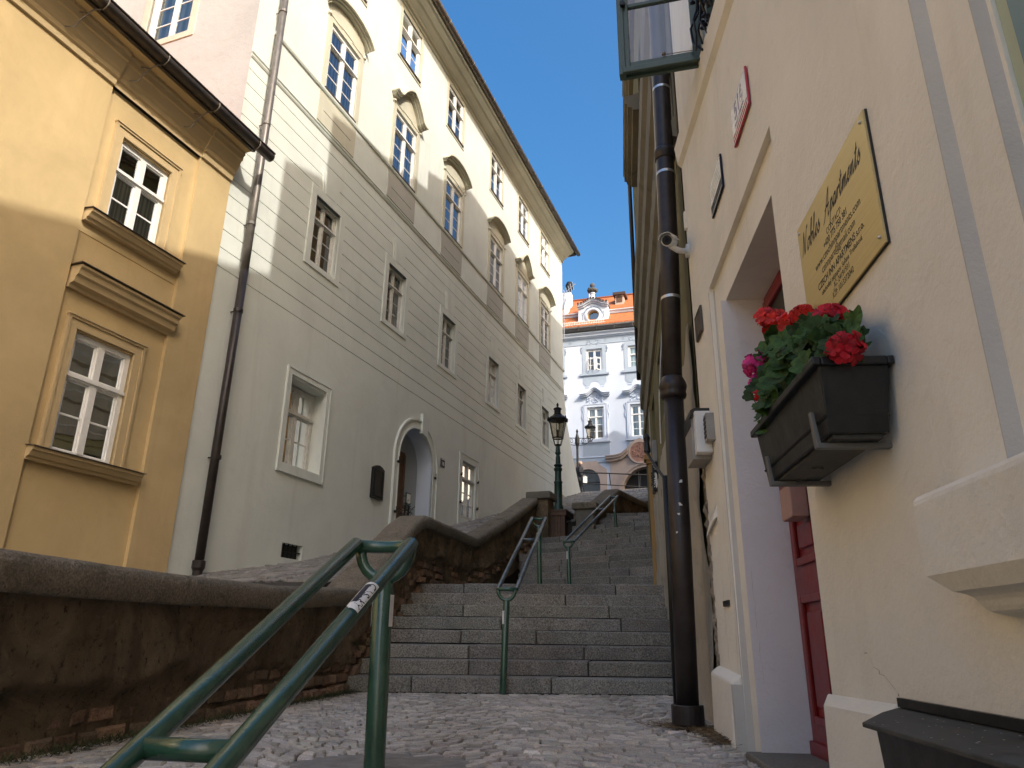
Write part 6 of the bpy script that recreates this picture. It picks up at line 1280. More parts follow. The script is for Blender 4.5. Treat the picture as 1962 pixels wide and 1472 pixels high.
q = MB(); q.hexa([F.p(-0.46, o0+0.2, 23.22), F.p(0.42, o0+0.2, 23.22), F.p(0.42, o0-2.2, 23.5), F.p(-0.46, o0-2.2, 23.5)], [F.p(-0.46, o0+0.2, 23.42), F.p(0.42, o0+0.2, 23.42), F.p(0.42, o0-2.2, 23.7), F.p(-0.46, o0-2.2, 23.7)]); q.build('small_dormer_roof', 'roof_dark', pg)
q = MB(); q.box(F, -0.22, 0.18, o0, o0+0.03, 22.7, 23.15); q.build('small_dormer_window', 'wood_brown', pg)
q = MB(); q.hexa([F.p(-3.9, -0.9, 21.5), F.p(-3.55, -0.9, 21.5), F.p(-3.55, -2.5, 23.4), F.p(-3.9, -2.5, 23.4)], [F.p(-3.9, -0.9, 22.0), F.p(-3.55, -0.9, 22.0), F.p(-3.55, -2.5, 24.0), F.p(-3.9, -2.5, 24.0)]); q.box(F, -4.3, -3.6, -3.0, -2.4, 22.5, 24.2); q.build('gable_parapet', 'white_plaster', pg)
q = MB(); q.lathe(F.p(-3.78, -2.7, 24.2), [(0.12, 0), (0.12, 0.3), (0.26, 0.4), (0.3, 0.7), (0.18, 0.95), (0.02, 1.0)], 10); q.build('chimney_cowl', 'black_iron', pg)
q = MB(); q.lathe(F.p(-2.45, -3.6, 23.6), [(0.07, 0), (0.07, 0.9), (0.11, 0.92), (0.11, 1.0), (0.03, 1.05), (0.03, 1.25)], 10); q.build('vent_pipe', 'white_plaster', pg)
an = thing('roof_antenna', 'thin pale television antenna beside the eave of the cream building', 'antenna', FA.p(27, -1.2, 15))
P0 = aty(1078, 566, 34); P1 = aty(1102, 544, 34); q = MB(); q.tube([P0, P1], 0.02, 5)
for k in range(5): c = P0.lerp(P1, 0.15+0.17*k); q.tube([c+Vector((-0.04, 0, 0.22)), c+Vector((0.04, 0, -0.22))], 0.012, 5)
q.tube([P0.lerp(P1, 0.1), P0.lerp(P1, 0.1)+Vector((-0.02, 0, -2.5))], 0.025, 5); q.build('aerial', 'zinc_band', an)
# ================================================================== lamps
def lantern(parent, c, sc_, n=6, rot=0.3):
    c = Vector(c)
    L = lambda pr: [(r*sc_, z*sc_) for r, z in pr]
    q = MB(); q.lathe(c, L([(0.135, 0), (0.225, 0.46)]), n, rot); gl = q.build('glass', 'lamp_glass', parent)
    q = MB()
    for k in range(n):
        g = 2*math.pi*k/n+rot; u = Vector((math.cos(g), math.sin(g), 0)); q.tube([c+u*0.136*sc_, c+u*0.228*sc_+Vector((0, 0, 0.46*sc_))], 0.0095*sc_, 6)
    for r, z, t in ((0.14, 0.0, 0.014), (0.228, 0.46, 0.012)):
        pts = [c+Vector((r*sc_*math.cos(2*math.pi*k/n+rot), r*sc_*math.sin(2*math.pi*k/n+rot), z*sc_)) for k in range(n+1)]; q.tube(pts, t*sc_, 6, cap=False)
    # lower glass collar with bars
    for k in range(n):
        g = 2*math.pi*k/n+rot; u = Vector((math.cos(g), math.sin(g), 0)); q.tube([c+u*0.132*sc_, c+u*0.085*sc_+Vector((0, 0, -0.17*sc_))], 0.008*sc_, 5)
    q.lathe(c+Vector((0, 0, -0.20*sc_)), L([(0.05, 0), (0.09, 0.01), (0.09, 0.035), (0.07, 0.04)]), n, rot)
    q.build('lantern_frame', 'black_iron', parent)
    q = MB(); q.lathe(c+Vector((0, 0, 0.46*sc_)), L([(0.20, -0.004), (0.265, 0.0), (0.255, 0.03), (0.19, 0.085), (0.12, 0.125), (0.105, 0.13), (0.105, 0.16), (0.085, 0.17), (0.085, 0.27), (0.105, 0.285), (0.105, 0.305), (0.06, 0.33), (0.025, 0.35), (0.018, 0.375), (0.032, 0.395), (0.028, 0.425), (0.008, 0.46)]), n*2, rot)
    for k in range(n):
        g = 2*math.pi*k/n+rot; u = Vector((math.cos(g), math.sin(g), 0)); q.lathe(c+u*0.25*sc_+Vector((0, 0, 0.455*sc_)), L([(0.02, -0.02), (0.028, 0.0), (0.02, 0.03), (0.012, 0.05), (0.018, 0.065), (0.002, 0.09)]), 6)
        q.tube([c+u*0.24*sc_+Vector((0, 0, 0.48*sc_)), c+u*0.11*sc_+Vector((0, 0, 0.59*sc_))], 0.009*sc_, 5)
    q.build('lantern_roof', 'black_iron', parent)
    q = MB(); q.lathe(c+Vector((0, 0, 0.02*sc_)), L([(0.03, 0), (0.035, 0.12), (0.012, 0.2)]), 8); q.build('burner', 'pipe_grey', parent)
Pl_ = aty(1069, 960, 17.5); zb_ = rz(Pl_.x, 17.5); Pt = aty(1063.5, 772, 17.5)
lp = thing('lamp_post', 'green cast iron lamp post with a single large lantern standing behind the dark wooden crate', 'street lamp', (Pl_.x, 17.5, zb_))
H_ = Pt.z-zb_; x0 = Pl_.x+0.01
sL = 1.0; zl = H_-0.92*sL
q = MB(); q.lathe((x0, 17.5, zb_), [(0.13, 0), (0.13, 0.25), (0.10, 0.3), (0.095, 0.82), (0.11, 0.86), (0.082, 0.9), (0.078, 1.12), (0.10, 1.15), (0.105, 1.19), (0.075, 1.23), (0.108, 1.28), (0.06, 1.32), (0.055, 1.5), (0.042, zl-0.45), (0.05, zl-0.42), (0.075, zl-0.38), (0.06, zl-0.34), (0.05, zl-0.2)], 14); q.build('post', 'lamp_green', lp, smooth=False, bevel=0.0)
sharp(bpy.data.objects[lp.children[0].name], 35)
lantern(lp, (x0, 17.5, zb_+zl), sL)
# second lamp, two scrolled arms
Pb = aty(1108, 960, 38.5); zb2 = 7.4; P2 = Vector((Pb.x, 38.5, zb2)); Pt2 = aty(1108, 823, 38.5)
l2 = thing('bracket_lamp_post', 'black iron lamp post with a scrolled cross arm in front of the white palace', 'street lamp', P2)
Ht = Pt2.z-zb2
q = MB(); q.lathe(P2, [(0.12, 0), (0.11, 0.5), (0.07, 0.6), (0.06, Ht-1.15), (0.075, Ht-0.95), (0.125, Ht-0.8), (0.13, Ht-0.5), (0.08, Ht-0.38), (0.04, Ht-0.2), (0.07, Ht-0.12), (0.03, Ht)], 12); q.build('post', 'black_iron', l2)
q = MB(); za = zb2+Ht-0.50
for sg in (-1, 1):
    q.tube([P2+Vector((0, 0, za-zb2)), P2+Vector((sg*0.95, 0, za-zb2+0.02))], 0.022, 6)
    for cx_, r in ((0.32, 0.14), (0.62, 0.10)): q.tube([P2+Vector((sg*(cx_+r*math.cos(t)*(1-0.08*k)), 0, za-zb2-r-0.02+r*math.sin(t)*(1-0.05*k))) for k, t in enumerate([0.7*j for j in range(13)])], 0.016, 5)
    q.tube([P2+Vector((sg*0.1, 0, za-zb2-0.42)), P2+Vector((sg*0.45, 0, za-zb2-0.34)), P2+Vector((sg*0.8, 0, za-zb2-0.08)), P2+Vector((sg*0.95, 0, za-zb2))], 0.016, 5)
q.tube([P2+Vector((0.52, 0, za-zb2+0.02)), P2+Vector((0.55, 0, za-zb2+0.2))], 0.02, 6)
q.build('cross_arm', 'black_iron', l2)
Pl3 = aty(1131, 838, 38.5); lantern(l2, (Pl3.x, 38.5, Pl3.z), 1.2)
q = MB(); q.tube([Vector((Pl3.x, 38.5, Pl3.z-0.2)), Vector((Pl3.x, 38.5, za+0.0))], 0.035, 6); q.tube([Vector((Pl3.x, 38.5, za)), P2+Vector((0.3, 0, za-zb2))], 0.022, 6); q.build('arm_end', 'black_iron', l2)
# ================================================================== crate, railing, person
cr = thing('wooden_planter_crate', 'dark brown wooden planter crate between the wall pier and the lamp post', 'crate', (1.0, 16.75, 2.1))
cF = Fr(0.905, 16.30, -68); cF.d = Vector((0.93, -0.30, 0)).normalized(); cF.n = Vector((-0.30, -0.93, 0)).normalized()
q = MB()
z0_, z1_ = 2.08, 2.72
for k in range(4): q.box(cF, 0.02+0.068*k, 0.082+0.068*k, -0.05, 0.0, z0_, z1_)
q.box(cF, -0.01, 0.04, -0.04, 0.02, z0_, z1_); q.box(cF, 0.26, 0.32, -0.04, 0.022, z0_, z1_); q.build('front_boards', 'wood_brown', cr, bevel=0.004)
q = MB()
for k in range(6): q.box(cF, 0.26, 0.30, -0.14-0.105*k, -0.045-0.105*k, z0_, z1_-0.03)
q.box(cF, 0.25, 0.30, -0.74, -0.69, z0_, z1_); q.box(cF, 0.0, 0.3, -0.74, -0.70, z0_, z1_); q.box(cF, 0, 0.03, -0.7, -0.04, z0_, z1_); q.build('side_boards', 'wood_dark', cr, bevel=0.004)
q = MB(); q.box(cF, -0.04, 0.36, -0.10, 0.05, z1_, z1_+0.045); q.box(cF, -0.04, 0.36, 0.02, 0.04, z1_-0.09, z1_); q.box(cF, 0.30, 0.37, -0.78, -0.10, z1_-0.005, z1_+0.04); q.box(cF, 0.33, 0.35, -0.76, 0.03, z1_-0.09, z1_-0.006); q.box(cF, -0.04, 0.02, -0.78, -0.10, z1_-0.005, z1_+0.04); q.build('rim', 'wood_brown', cr, bevel=0.006)
q = MB(); q.box(cF, 0.02, 0.29, -0.70, -0.05, z1_-0.12, z1_-0.05); q.build('soil', 'joint_soil', cr)
ir = thing('iron_railing', 'thin black two bar iron railing at the top of the street', 'railing', (3, 30, 5.9))
q = MB(); a1, b1 = aty(1112, 905, 30), aty(1246, 910.5, 31.2); a2, b2 = aty(1116, 926, 30), aty(1246, 934.5, 31.2); ex = (b1-a1)
q.tube([a1, b1+ex*0.5], 0.028, 8); q.tube([a2, b2+(b2-a2)*0.5], 0.022, 8); q.build('bars', 'black_iron', ir)
q = MB()
for t in (0.0, 0.405, 0.85, 1.25):
    A_, B_ = a1.lerp(b1, t), a2.lerp(b2, t); q.tube([A_, B_+(B_-A_)*(0.05 if t not in (0.0,) else 1.2)], 0.022, 6)
q.build('posts', 'black_iron', ir)
# person (small, far up the street): one continuous skinned body
PP = aty(1111.5, 948, 37.0); pz = PP.z
pe = thing('person', 'person in a dark coat and trousers carrying a pale bag far up the street', 'person', PP)
def skin_body(name, verts, edges, radii, mat, parent):
    me = bpy.data.meshes.new(name); base = WL[parent.name]; me.from_pydata([Vector(v) for v in verts], edges, [])
    o = bpy.data.objects.new(name, me); C.objects.link(o); o.parent = parent; WL[o.name] = base
    sk = o.modifiers.new('skin', 'SKIN'); o.modifiers.new('sub', 'SUBSURF').levels = 2; o.modifiers['sub'].render_levels = 2
    lay = me.skin_vertices[0].data if me.skin_vertices else None
    if lay is None:
        me.attributes  # skin layer is made by the modifier
    for i, r in enumerate(radii): me.skin_vertices[0].data[i].radius = r if isinstance(r, tuple) else (r, r)
    me.skin_vertices[0].data[0].use_root = True
    me.materials.append(MATS[mat]); return o
pv = [(0, 0, 0.90), (0, 0.0, 1.12), (0, 0.01, 1.36), (0.01, 0.0, 1.47), (0.02, 0, 1.54), (0.04, -0.01, 1.60), (0.05, -0.02, 1.68),
      (-0.03, 0.09, 0.82), (0.0, 0.10, 0.46), (-0.09, 0.10, 0.09), (0.04, 0.10, 0.04), (0.03, -0.09, 0.82), (0.08, -0.10, 0.46), (0.10, -0.10, 0.09), (0.23, -0.10, 0.04),
      (0, 0.19, 1.38), (-0.03, 0.25, 1.10), (0.05, 0.25, 0.86), (0.09, 0.24, 0.78), (0, -0.19, 1.38), (-0.02, -0.26, 1.10), (0.12, -0.25, 0.92), (0.18, -0.24, 0.88)]
pe_e = [(0, 1), (1, 2), (2, 3), (3, 4), (4, 5), (5, 6), (0, 7), (7, 8), (8, 9), (9, 10), (0, 11), (11, 12), (12, 13), (13, 14), (2, 15), (15, 16), (16, 17), (17, 18), (2, 19), (19, 20), (20, 21), (21, 22)]
pr_ = [(0.15, 0.13), (0.15, 0.12), (0.17, 0.13), (0.06, 0.06), (0.055, 0.055), (0.09, 0.08), (0.085, 0.075), 0.095, 0.065, 0.045, 0.035, 0.095, 0.065, 0.045, 0.035, 0.07, 0.05, 0.04, 0.03, 0.07, 0.05, 0.04, 0.03]
body = skin_body('body', pv, pe_e, pr_, 'cloth_dark', pe)
q = MB(); q.lathe(PP+Vector((0.045, -0.015, 1.56)), [(0.03, -0.03), (0.075, 0.0), (0.092, 0.06), (0.09, 0.11), (0.06, 0.16), (0.01, 0.175)], 14); q.tube([PP+Vector((0.13, -0.03, 1.61)), PP+Vector((0.155, -0.035, 1.595))], [0.02, 0.012], 6); q.build('head', 'skin', pe, smooth=True)
q = MB(); q.lathe(PP+Vector((0.02, -0.01, 1.61)), [(0.085, 0.0), (0.10, 0.03), (0.098, 0.08), (0.07, 0.13), (0.01, 0.15)], 14); q.build('hair', 'hair_grey', pe, smooth=True)
q = MB(); q.lathe(PP+Vector((0, 0, 0.62)), [(0.20, 0), (0.19, 0.2), (0.17, 0.4), (0.20, 0.7), (0.18, 0.8), (0.10, 0.86)], 14); q.build('coat', 'cloth_dark', pe, smooth=True)
bg = thing('shoulder_bag', 'pale bag carried at the side of the person far up the street', 'bag', PP+Vector((0.24, -0.24, 0.55)))
q = MB(); q.wbox(PP+Vector((0.24, -0.24, 0.50)), 0.11, 0.06, 0.38); q.build('bag_body', 'bag_white', bg, bevel=0.03)
q = MB(); q.tube([PP+Vector((0.16, -0.24, 0.88)), PP+Vector((0.18, -0.24, 0.95)), PP+Vector((0.24, -0.24, 0.97)), PP+Vector((0.30, -0.24, 0.88))], 0.01, 5); q.build('handle', 'bag_white', bg)
# ================================================================== handrails
def dring(q, c, along, across, r_half, rad_, bulge, n=12):
    "horizontal half ring closing the two rails, bulging along 'along'"
    pts = [c+across*(r_half*math.cos(t))+along*(bulge*math.sin(t)) for t in [math.pi*k/n for k in range(n+1)]]
    q.tube(pts, rad_, 12)
def handrail(name, label, base_lo, base_hi, top_lo, top_hi, hs, r, pr_, lo_ext=0.0, hi_ext=0.0, rung=(0.5,), rail_mat='rail_green', post_lo=True, bulge=0.05, tape=True, grp='green handrails up the stairs', across=None):
    th_ = thing(name, label, 'handrail', base_hi if not post_lo else base_lo, grp)
    ax = (top_hi-top_lo); hd_ = Vector((ax.x, ax.y, 0)).normalized(); ac = across or Vector((hd_.y, -hd_.x, 0)); dn = ax.normalized()
    for sg in (-1, 1):
        q = MB(); q.tube([top_lo-dn*lo_ext+ac*hs*sg, top_hi+dn*hi_ext+ac*hs*sg], r, 16); q.build('rail', rail_mat, th_, smooth=True)
    for e in rung:
        c = top_lo.lerp(top_hi, e); q = MB(); q.tube([c-ac*(hs+0.0), c+ac*(hs+0.0)], r*0.88, 12); q.build('rung', 'rail_green' if rail_mat == 'rail_green' else 'rail_worn', th_, smooth=True)
    for base, top, sgn, on in ((base_lo, top_lo, -1, post_lo), (base_hi, top_hi, 1, True)):
        if not on: continue
        q = MB(); T = top+dn*(hi_ext if sgn > 0 else -lo_ext)
        dring(q, T-Vector((0, 0, r*0.2)), hd_*sgn, ac, hs, r*0.92, bulge)
        n = 12; U = [T+hd_*sgn*bulge*0.6+ac*(hs*0.92*math.cos(t))-Vector((0, 0, hs*1.05*math.sin(t)+r*0.5)) for t in [math.pi*k/n for k in range(n+1)]]
        q.tube(U, r*0.8, 12); q.build('yoke', 'rail_green', th_, smooth=True)
        bot = U[n//2]; q = MB(); q.tube([Vector((base.x, base.y, base.z-0.05)), Vector((bot.x, bot.y, bot.z-0.02)), Vector((bot.x, bot.y, bot.z+0.0))], [pr_, pr_, pr_*0.7], 18); po_ = q.build('post', 'rail_green', th_, smooth=True); sharp(po_, 40)
        if tape:
            for sg in ((-1, 1) if tape == 2 else (-0.55,)):
                ct = base.lerp(bot, 0.74); u = (ac*sg-hd_*(0.25 if tape == 2 else 0.83)).normalized(); v_ = u.cross(Vector((0, 0, 1)))
                q = MB(); q.hexa([ct+u*(pr_+0.001)+v_*k for k in (-0.014, 0.014)]+[ct+u*(pr_+0.001)+v_*k+Vector((0, 0, 0.13)) for k in (0.014, -0.014)], [ct+u*(pr_+0.002)+v_*k for k in (-0.014, 0.014)]+[ct+u*(pr_+0.002)+v_*k+Vector((0, 0, 0.13)) for k in (0.014, -0.014)])
                q.build('reflective_tape', 'paper', po_)
    return th_
dr1 = Vector((0.152, 0.882, 0.446)).normalized()
TL, TR = aty(680, 1041, 3.25), aty(790, 1044, 3.25); top1 = (TL+TR)/2
h1 = handrail('handrail', 'near green handrail with two tubes sloping down past the viewer and a torn sticker', top1-dr1*3.3+Vector((0, 0, -1.0)), Vector((-0.535, 3.30, LZ)), top1-dr1*3.3, top1, 0.125, 0.0305, 0.043, rung=(1-1.46/3.3, 0.1), tape=2, bulge=0.06)
# sticker wrapped on the right tube
ac1 = Vector((dr1.y, -dr1.x, 0)).normalized()
c0 = top1+ac1*0.125; up1 = ac1.cross(dr1).normalized()
if up1.z < 0: up1 = -up1
stq = MB(); n = 10; t0, t1 = 0.50, 0.72; g0, g1 = rad(20), rad(150); R_ = 0.0305+0.0006
def tubept(t, g, r): return c0-dr1*t+(ac1*math.cos(g)+up1*math.sin(g))*r
for k in range(n):
    ga, gb = lerp(g0, g1, k/n), lerp(g0, g1, (k+1)/n); ta = t1-(0.05*max(0, k-5)/5)
    stq.poly([tubept(t0, ga, R_), tubept(ta, ga, R_), tubept(ta, gb, R_), tubept(t0, gb, R_)])
sto = stq.build('sticker', 'paper', h1, norm=False)
stq = MB()
for k in range(n):
    ga, gb = lerp(rad(75), rad(118), k/n), lerp(rad(75), rad(118), (k+1)/n); stq.poly([tubept(t0+0.02, ga, R_+0.0004), tubept(t0+0.17, ga, R_+0.0004), tubept(t0+0.17, gb, R_+0.0004), tubept(t0+0.02, gb, R_+0.0004)])
stq.build('sticker_band', 'enamel_navy', sto, norm=False)
cu = bpy.data.curves.new('t', 'FONT'); cu.body = "ART'SNID"; cu.size = 0.045; cu.align_x = 'CENTER'; cu.shear = 0.25; cu.offset = 0.001
to = bpy.data.objects.new('t', cu); C.objects.link(to); dg = bpy.context.evaluated_depsgraph_get(); dg.update(); me = bpy.data.meshes.new_from_object(to.evaluated_get(dg)); bpy.data.objects.remove(to)
for vv in me.vertices:
    x, y = vv.co.x, vv.co.y; vv.co = tubept((t0+t1)/2-x*0.95, rad(28)+y/R_*0.9, R_+0.0006)-WL[h1.name]
me.materials.append(MATS['ink']); t_o = bpy.data.objects.new('sticker_text', me); C.objects.link(t_o); t_o.parent = sto; WL[t_o.name] = WL[h1.name]
# middle handrail
lo, hi = aty(972, 1129, 7.9), aty(1032, 993, 10.75)
handrail('handrail', 'middle green handrail with bright worn tubes standing on the lower flight', Vector((aty(963, 1330, 7.9).x, 7.86, LZ)), Vector((hi.x+0.02, hi.y+0.05, UZ)), lo, hi, 0.098, 0.023, 0.034, rung=(0.62,), rail_mat='rail_worn', bulge=0.07, tape=1)
lo, hi = aty(1090, 1038, 12.3), aty(1176, 951, 15.6)
handrail('handrail', 'farthest green handrail leaning right along the upper flight', Vector((lo.x, lo.y-0.03, UZ)), Vector((hi.x+0.05, hi.y+0.05, 2.0)), lo, hi, 0.085, 0.022, 0.032, rung=(0.66,), rail_mat='rail_worn', bulge=0.06, tape=1, across=Vector((0.93, -0.36, 0)))
# ================================================================== flower trough and geraniums
F = FR_
ft = thing('flower_trough', 'black plastic flower trough hung on the beige wall under the brass plaque', 'flower box', F.p(-1.65, 0, 0.5))
s0, s1 = -2.0, -1.28
def ring(s0, s1, o0, o1, z, sk=0.0): return [F.p(s0, o0, z), F.p(s1, o0, z), F.p(s1, o1, z), F.p(s0, o1, z)]
q = MB(); tk = 0.006
out_b, out_t = ring(s0+0.035, s1-0.035, 0.025, 0.178, 0.525), ring(s0, s1, 0.012, 0.195, 0.715)
in_b, in_t = ring(s0+0.042, s1-0.042, 0.033, 0.170, 0.54), ring(s0+tk, s1-tk, 0.018, 0.189, 0.715)
k0 = 0; q.v = out_b+out_t+in_b+in_t
q.f = [(3, 2, 1, 0), (8, 9, 10, 11)]; q.t = [1, 1]
for i in range(4):
    j = (i+1) % 4; q.f += [(i, j, 4+j, 4+i), (8+j, 8+i, 12+i, 12+j), (4+i, 4+j, 12+j, 12+i)]; q.t += [1]*3
q.build('tub', 'black_plastic', ft, bevel=0.006)
q = MB()
for a, b, c, d in ((s0-0.012, s1+0.012, 0.19, 0.213), (s0-0.012, s1+0.012, 0.002, 0.02), (s0-0.012, s0+0.012, 0.02, 0.19), (s1-0.012, s1+0.012, 0.02, 0.19)): q.box(F, a, b, c, d, 0.700, 0.724)
q.build('rim', 'black_plastic', ft, bevel=0.004)
q = MB(); a, b = ring(s0+0.028, s1-0.028, 0.022, 0.184, 0.566), ring(s0+0.026, s1-0.026, 0.020, 0.187, 0.572); q.hexa(a, b); q.build('seam', 'black_plastic', ft)
q = MB(); q.box(F, s0+0.05, s1-0.05, 0.035, 0.165, 0.515, 0.5245)
for s in (-1.85, -1.60, -1.42): q.lathe(F.p(s, 0.1, 0.508), [(0.016, 0), (0.018, 0.008)], 10)
q.build('base_tray', 'dusty_plastic', ft)
for s in (-1.90, -1.40):
    q = MB(); q.box(F, s-0.012, s+0.012, 0.0, 0.19, 0.498, 0.514); q.hexa([F.p(s-0.012, 0.182, 0.498), F.p(s+0.012, 0.182, 0.498), F.p(s+0.012, 0.196, 0.498), F.p(s-0.012, 0.196, 0.498)], [F.p(s-0.010, 0.192, 0.60), F.p(s+0.010, 0.192, 0.60), F.p(s+0.010, 0.203, 0.60), F.p(s-0.010, 0.203, 0.60)]); q.build('bracket', 'bracket_grey', ft, bevel=0.003)
q = MB(); q.poly(ring(s0+0.01, s1-0.01, 0.02, 0.187, 0.69)); q.build('soil', 'joint_soil', ft)
def leaf(q, c, nrm, r, rnd, t):
    """round scalloped geranium leaf, cupped"""
    nrm = nrm.normalized(); a = Vector((0, 0, 1)).cross(nrm); a = a.normalized() if a.length > 0.1 else Vector((1, 0, 0)); b = nrm.cross(a); g0 = rnd.uniform(0, 6.28); k0 = len(q.v); n = 20
    q.v.append(c-nrm*r*0.16)
    for ring_, rf in ((0, 0.55), (1, 1.0)):
        for k in range(n):
            g = 2*math.pi*k/n; rr_ = r*rf*(1+(0.10*math.cos(7*g)+0.05*math.cos(3*g+1))*(ring_))
            if math.cos(g) > 0.93: rr_ *= 0.55
            up_ = r*(0.02+(0.10*math.cos(7*g)+0.12*math.sin(2*g+g0))*ring_*0.8-(0.05 if ring_ == 0 else 0))
            q.v.append(c+(a*math.cos(g+g0)+b*math.sin(g+g0))*rr_+nrm*up_)
    for k in range(n):
        j = (k+1) % n; tt = t*(0.92 if k % 3 else 1.12); q.f.append((k0, k0+1+k, k0+1+j)); q.t.append(tt*0.85); q.f.append((k0+1+k, k0+1+n+k, k0+1+n+j, k0+1+j)); q.t.append(tt)
def floret(q, c, nrm, r, rnd):
    nrm = nrm.normalized(); a = Vector((0.3, 0.2, 1)).cross(nrm).normalized(); b = nrm.cross(a); g0 = rnd.uniform(0, 6.28)
    for k in range(5):
        g = g0+2*math.pi*k/5+rnd.uniform(-.15, .15); u = a*math.cos(g)+b*math.sin(g); v_ = -a*math.sin(g)+b*math.cos(g); rr_ = r*rnd.uniform(0.85, 1.15); k0 = len(q.v); lift = nrm*rr_*rnd.uniform(0.12, 0.35)
        q.v += [c, c+u*rr_*0.35+v_*rr_*0.28+lift*0.5, c+u*rr_*0.8+v_*rr_*0.42+lift, c+u*rr_*1.05+v_*rr_*0.12+lift*0.8, c+u*rr_*1.0-v_*rr_*0.2+lift*0.9, c+u*rr_*0.78-v_*rr_*0.44+lift*1.1, c+u*rr_*0.35-v_*rr_*0.28+lift*0.5]
        q.f.append(tuple(range(k0, k0+7))); q.t.append(rnd.uniform(0.6, 1.2))
def flower_head(parent, c, R_, mat, seed, n=30, fr=0.020):
    rnd = random.Random(seed); q = MB()
    for _ in range(n):
        d = Vector((rnd.gauss(0, 1), rnd.gauss(0, 1), rnd.gauss(0.15, 1))).normalized(); rr_ = R_*rnd.uniform(0.5, 1.12); floret(q, c+Vector((d.x, d.y, d.z*0.85))*rr_, d+Vector((0, -0.4, 0)), fr*rnd.uniform(0.8, 1.15), rnd)
    o = q.build('flower_head', mat, parent, norm=False); q = MB()
    for _ in range(n//2):
        d = Vector((rnd.gauss(0, 1), rnd.gauss(0, 1), rnd.gauss(0, 1))).normalized(); q.tube([c-Vector((0, 0, R_*0.7)), c+d*R_*0.75], 0.0012, 4)
    q.build('flower_stalks', 'leaf', parent); return o
def hitp(u, v, off):
    s, z = F.hit(u, v, off); return F.p(s, off, z)
plants = [
 ('red flowered geranium with a tall scarlet flower head at the back of the trough', [(1484, 618, 0.07, 0.062, 'petal_red'), (1520, 622, 0.10, 0.045, 'petal_red')], [(1490, 660, .10), (1505, 672, .12), (1478, 690, .12), (1495, 700, .15)], 41),
 ('geranium with a bright orange red flower head beside the bottom corner of the brass plaque', [(1540, 607, 0.05, 0.036, 'petal_red')], [(1545, 628, .10), (1560, 640, .13), (1535, 650, .13), (1550, 665, .16), (1520, 690, .16), (1530, 675, .15), (1562, 660, .15)], 42),
 ('geranium with a crimson double flower head under the brass plaque', [(1594, 613, 0.08, 0.042, 'petal_crimson')], [(1585, 640, .12), (1575, 655, .15), (1600, 650, .14), (1613, 630, .10), (1620, 642, .09), (1590, 668, .15)], 43),
 ('geranium with a dark red flower head at the near end of the trough', [(1619, 666, 0.13, 0.038, 'petal_crimson')], [(1636, 655, .10), (1606, 662, .12), (1600, 680, .13), (1580, 680, .16)], 44),
 ('geranium with magenta pink flower heads trailing over the far end of the trough', [(1449, 700, 0.17, 0.048, 'petal_magenta'), (1447, 735, 0.18, 0.028, 'petal_magenta'), (1459, 757, 0.20, 0.026, 'petal_red')], [(1475, 705, .15), (1462, 735, .17), (1485, 725, .17), (1490, 745, .18), (1480, 760, .19), (1500, 735, .18), (1478, 775, .20), (1508, 715, .17)], 45),
 ('small trailing geranium shoot with plain round leaves hanging at the far lip of the trough', [], [(1452, 802, .21), (1462, 788, .21), (1470, 798, .20)], 46)]
for lab, fls, lvs, sd in plants:
    rnd = random.Random(sd); c0 = hitp(lvs[0][0], lvs[0][1], lvs[0][2]); g = thing('geranium', lab, 'flower', Vector((c0.x, c0.y, 0.69)), 'geraniums in the black flower trough')
    q = MB(); st_ = MB()
    for (u, v, o) in lvs:
        P = hitp(u, v, o)
        for k in range(5 if sd != 46 else 2):
            c = P+Vector((rnd.gauss(0, 0.022), rnd.gauss(0, 0.03), rnd.gauss(0, 0.022)))
            nn = Vector((-0.7+rnd.gauss(0, 0.5), -0.7+rnd.gauss(0, 0.5), 0.55+rnd.gauss(0, 0.45))); leaf(q, c, nn, rnd.uniform(0.026, 0.046), rnd, rnd.uniform(0.5, 1.45))
            b0 = Vector((P.x+0.02, P.y, 0.69)) if sd != 46 else hitp(1475, 778, 0.17); st_.tube([b0.lerp(c, 0.2), b0.lerp(c, 0.6)+Vector((0, 0, 0.01)), c], 0.0018, 5)
    q.build('foliage', 'leaf', g, norm=False)
    for (u, v, o, R_, mt_) in fls:
        c = hitp(u, v, o); flower_head(g, c, R_, mt_, sd*7+int(u), n=int(640*R_), fr=0.025 if R_ > 0.03 else 0.017); st_.tube([hitp(lvs[-1][0], lvs[-1][1], lvs[-1][2]), hitp(lvs[0][0], lvs[0][1]+15, lvs[0][2]), c-Vector((0, 0, R_*0.5))], 0.003, 6)
    st_.build('stems', 'leaf', g)
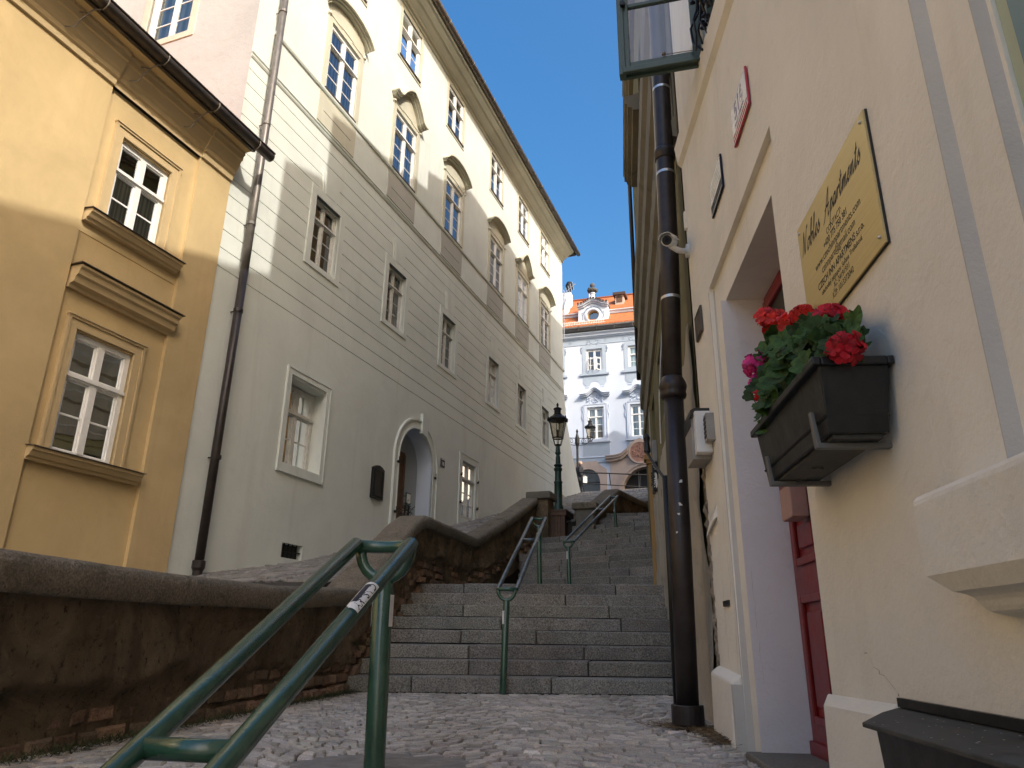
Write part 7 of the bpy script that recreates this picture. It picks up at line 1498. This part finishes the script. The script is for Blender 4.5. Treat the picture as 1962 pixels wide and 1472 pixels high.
# dark trough standing at the wall foot, lower right
t2 = thing('wall_trough', 'dark dusty metal trough against the beige wall at the lower right corner', 'trough', F.p(-2.3, 0.1, -0.5))
q = MB(); q.hexa([F.p(-1.84, 0.0, -0.62), F.p(-3.2, 0.0, -0.62), F.p(-3.2, 0.085, -0.62), F.p(-1.84, 0.085, -0.62)], [F.p(-1.80, 0.0, -0.185), F.p(-3.2, 0.0, -0.185), F.p(-3.2, 0.105, -0.185), F.p(-1.80, 0.105, -0.185)]); q.build('body', 'black_plastic', t2)
q = MB(); q.hexa([F.p(-1.71, 0.0, -0.172), F.p(-3.25, 0.0, -0.172), F.p(-3.25, 0.15, -0.190), F.p(-1.84, 0.15, -0.190), F.p(-1.70, 0.05, -0.180)], [F.p(-1.71, 0.0, -0.150), F.p(-3.25, 0.0, -0.150), F.p(-3.25, 0.15, -0.178), F.p(-1.84, 0.15, -0.178), F.p(-1.70, 0.05, -0.166)]); q.build('rim', 'dusty_plastic', t2, bevel=0.003)
q = MB(); q.box(F, -3.25, -1.72, 0.0, 0.014, -0.15, -0.128); q.build('back_lip', 'black_plastic', t2)
q = MB(); rnd = random.Random(8)
for _ in range(60):
    s, o = -1.85-rnd.random()*0.9, rnd.uniform(0.02, 0.14); z = -0.150-0.028*o/0.15+0.0008; d = rnd.uniform(0.0008, 0.0022); q.poly([F.p(s-d, o-d, z), F.p(s+d, o-d*1.5, z), F.p(s+d, o+d, z), F.p(s-d, o+d, z)])
q.build('paint_specks', 'paper', t2, norm=False)
# dried plant by the arched door
dp_ = thing('dried_plant', 'dark withered plant on two sticks by the left jamb of the arched doorway', 'dried plant', FA.p(13.42, 0.22, 1.8))
q = MB(); rnd = random.Random(6)
for s in (13.36, 13.52): q.tube([FA.p(s, 0.22, 1.75), FA.p(s+0.02, 0.2, 2.3), FA.p(s+0.03, 0.2, 2.62)], 0.022, 7)
for _ in range(90):
    P = FA.p(13.45+rnd.gauss(0, 0.09), 0.2+rnd.gauss(0, 0.04), 2.28+abs(rnd.gauss(0, 0.22))); q.tube([P, P+Vector((rnd.gauss(0, 0.05), rnd.gauss(0, 0.05), rnd.gauss(0.02, 0.03)))], 0.007, 4)
q.build('twigs', 'dry_twig', dp_)
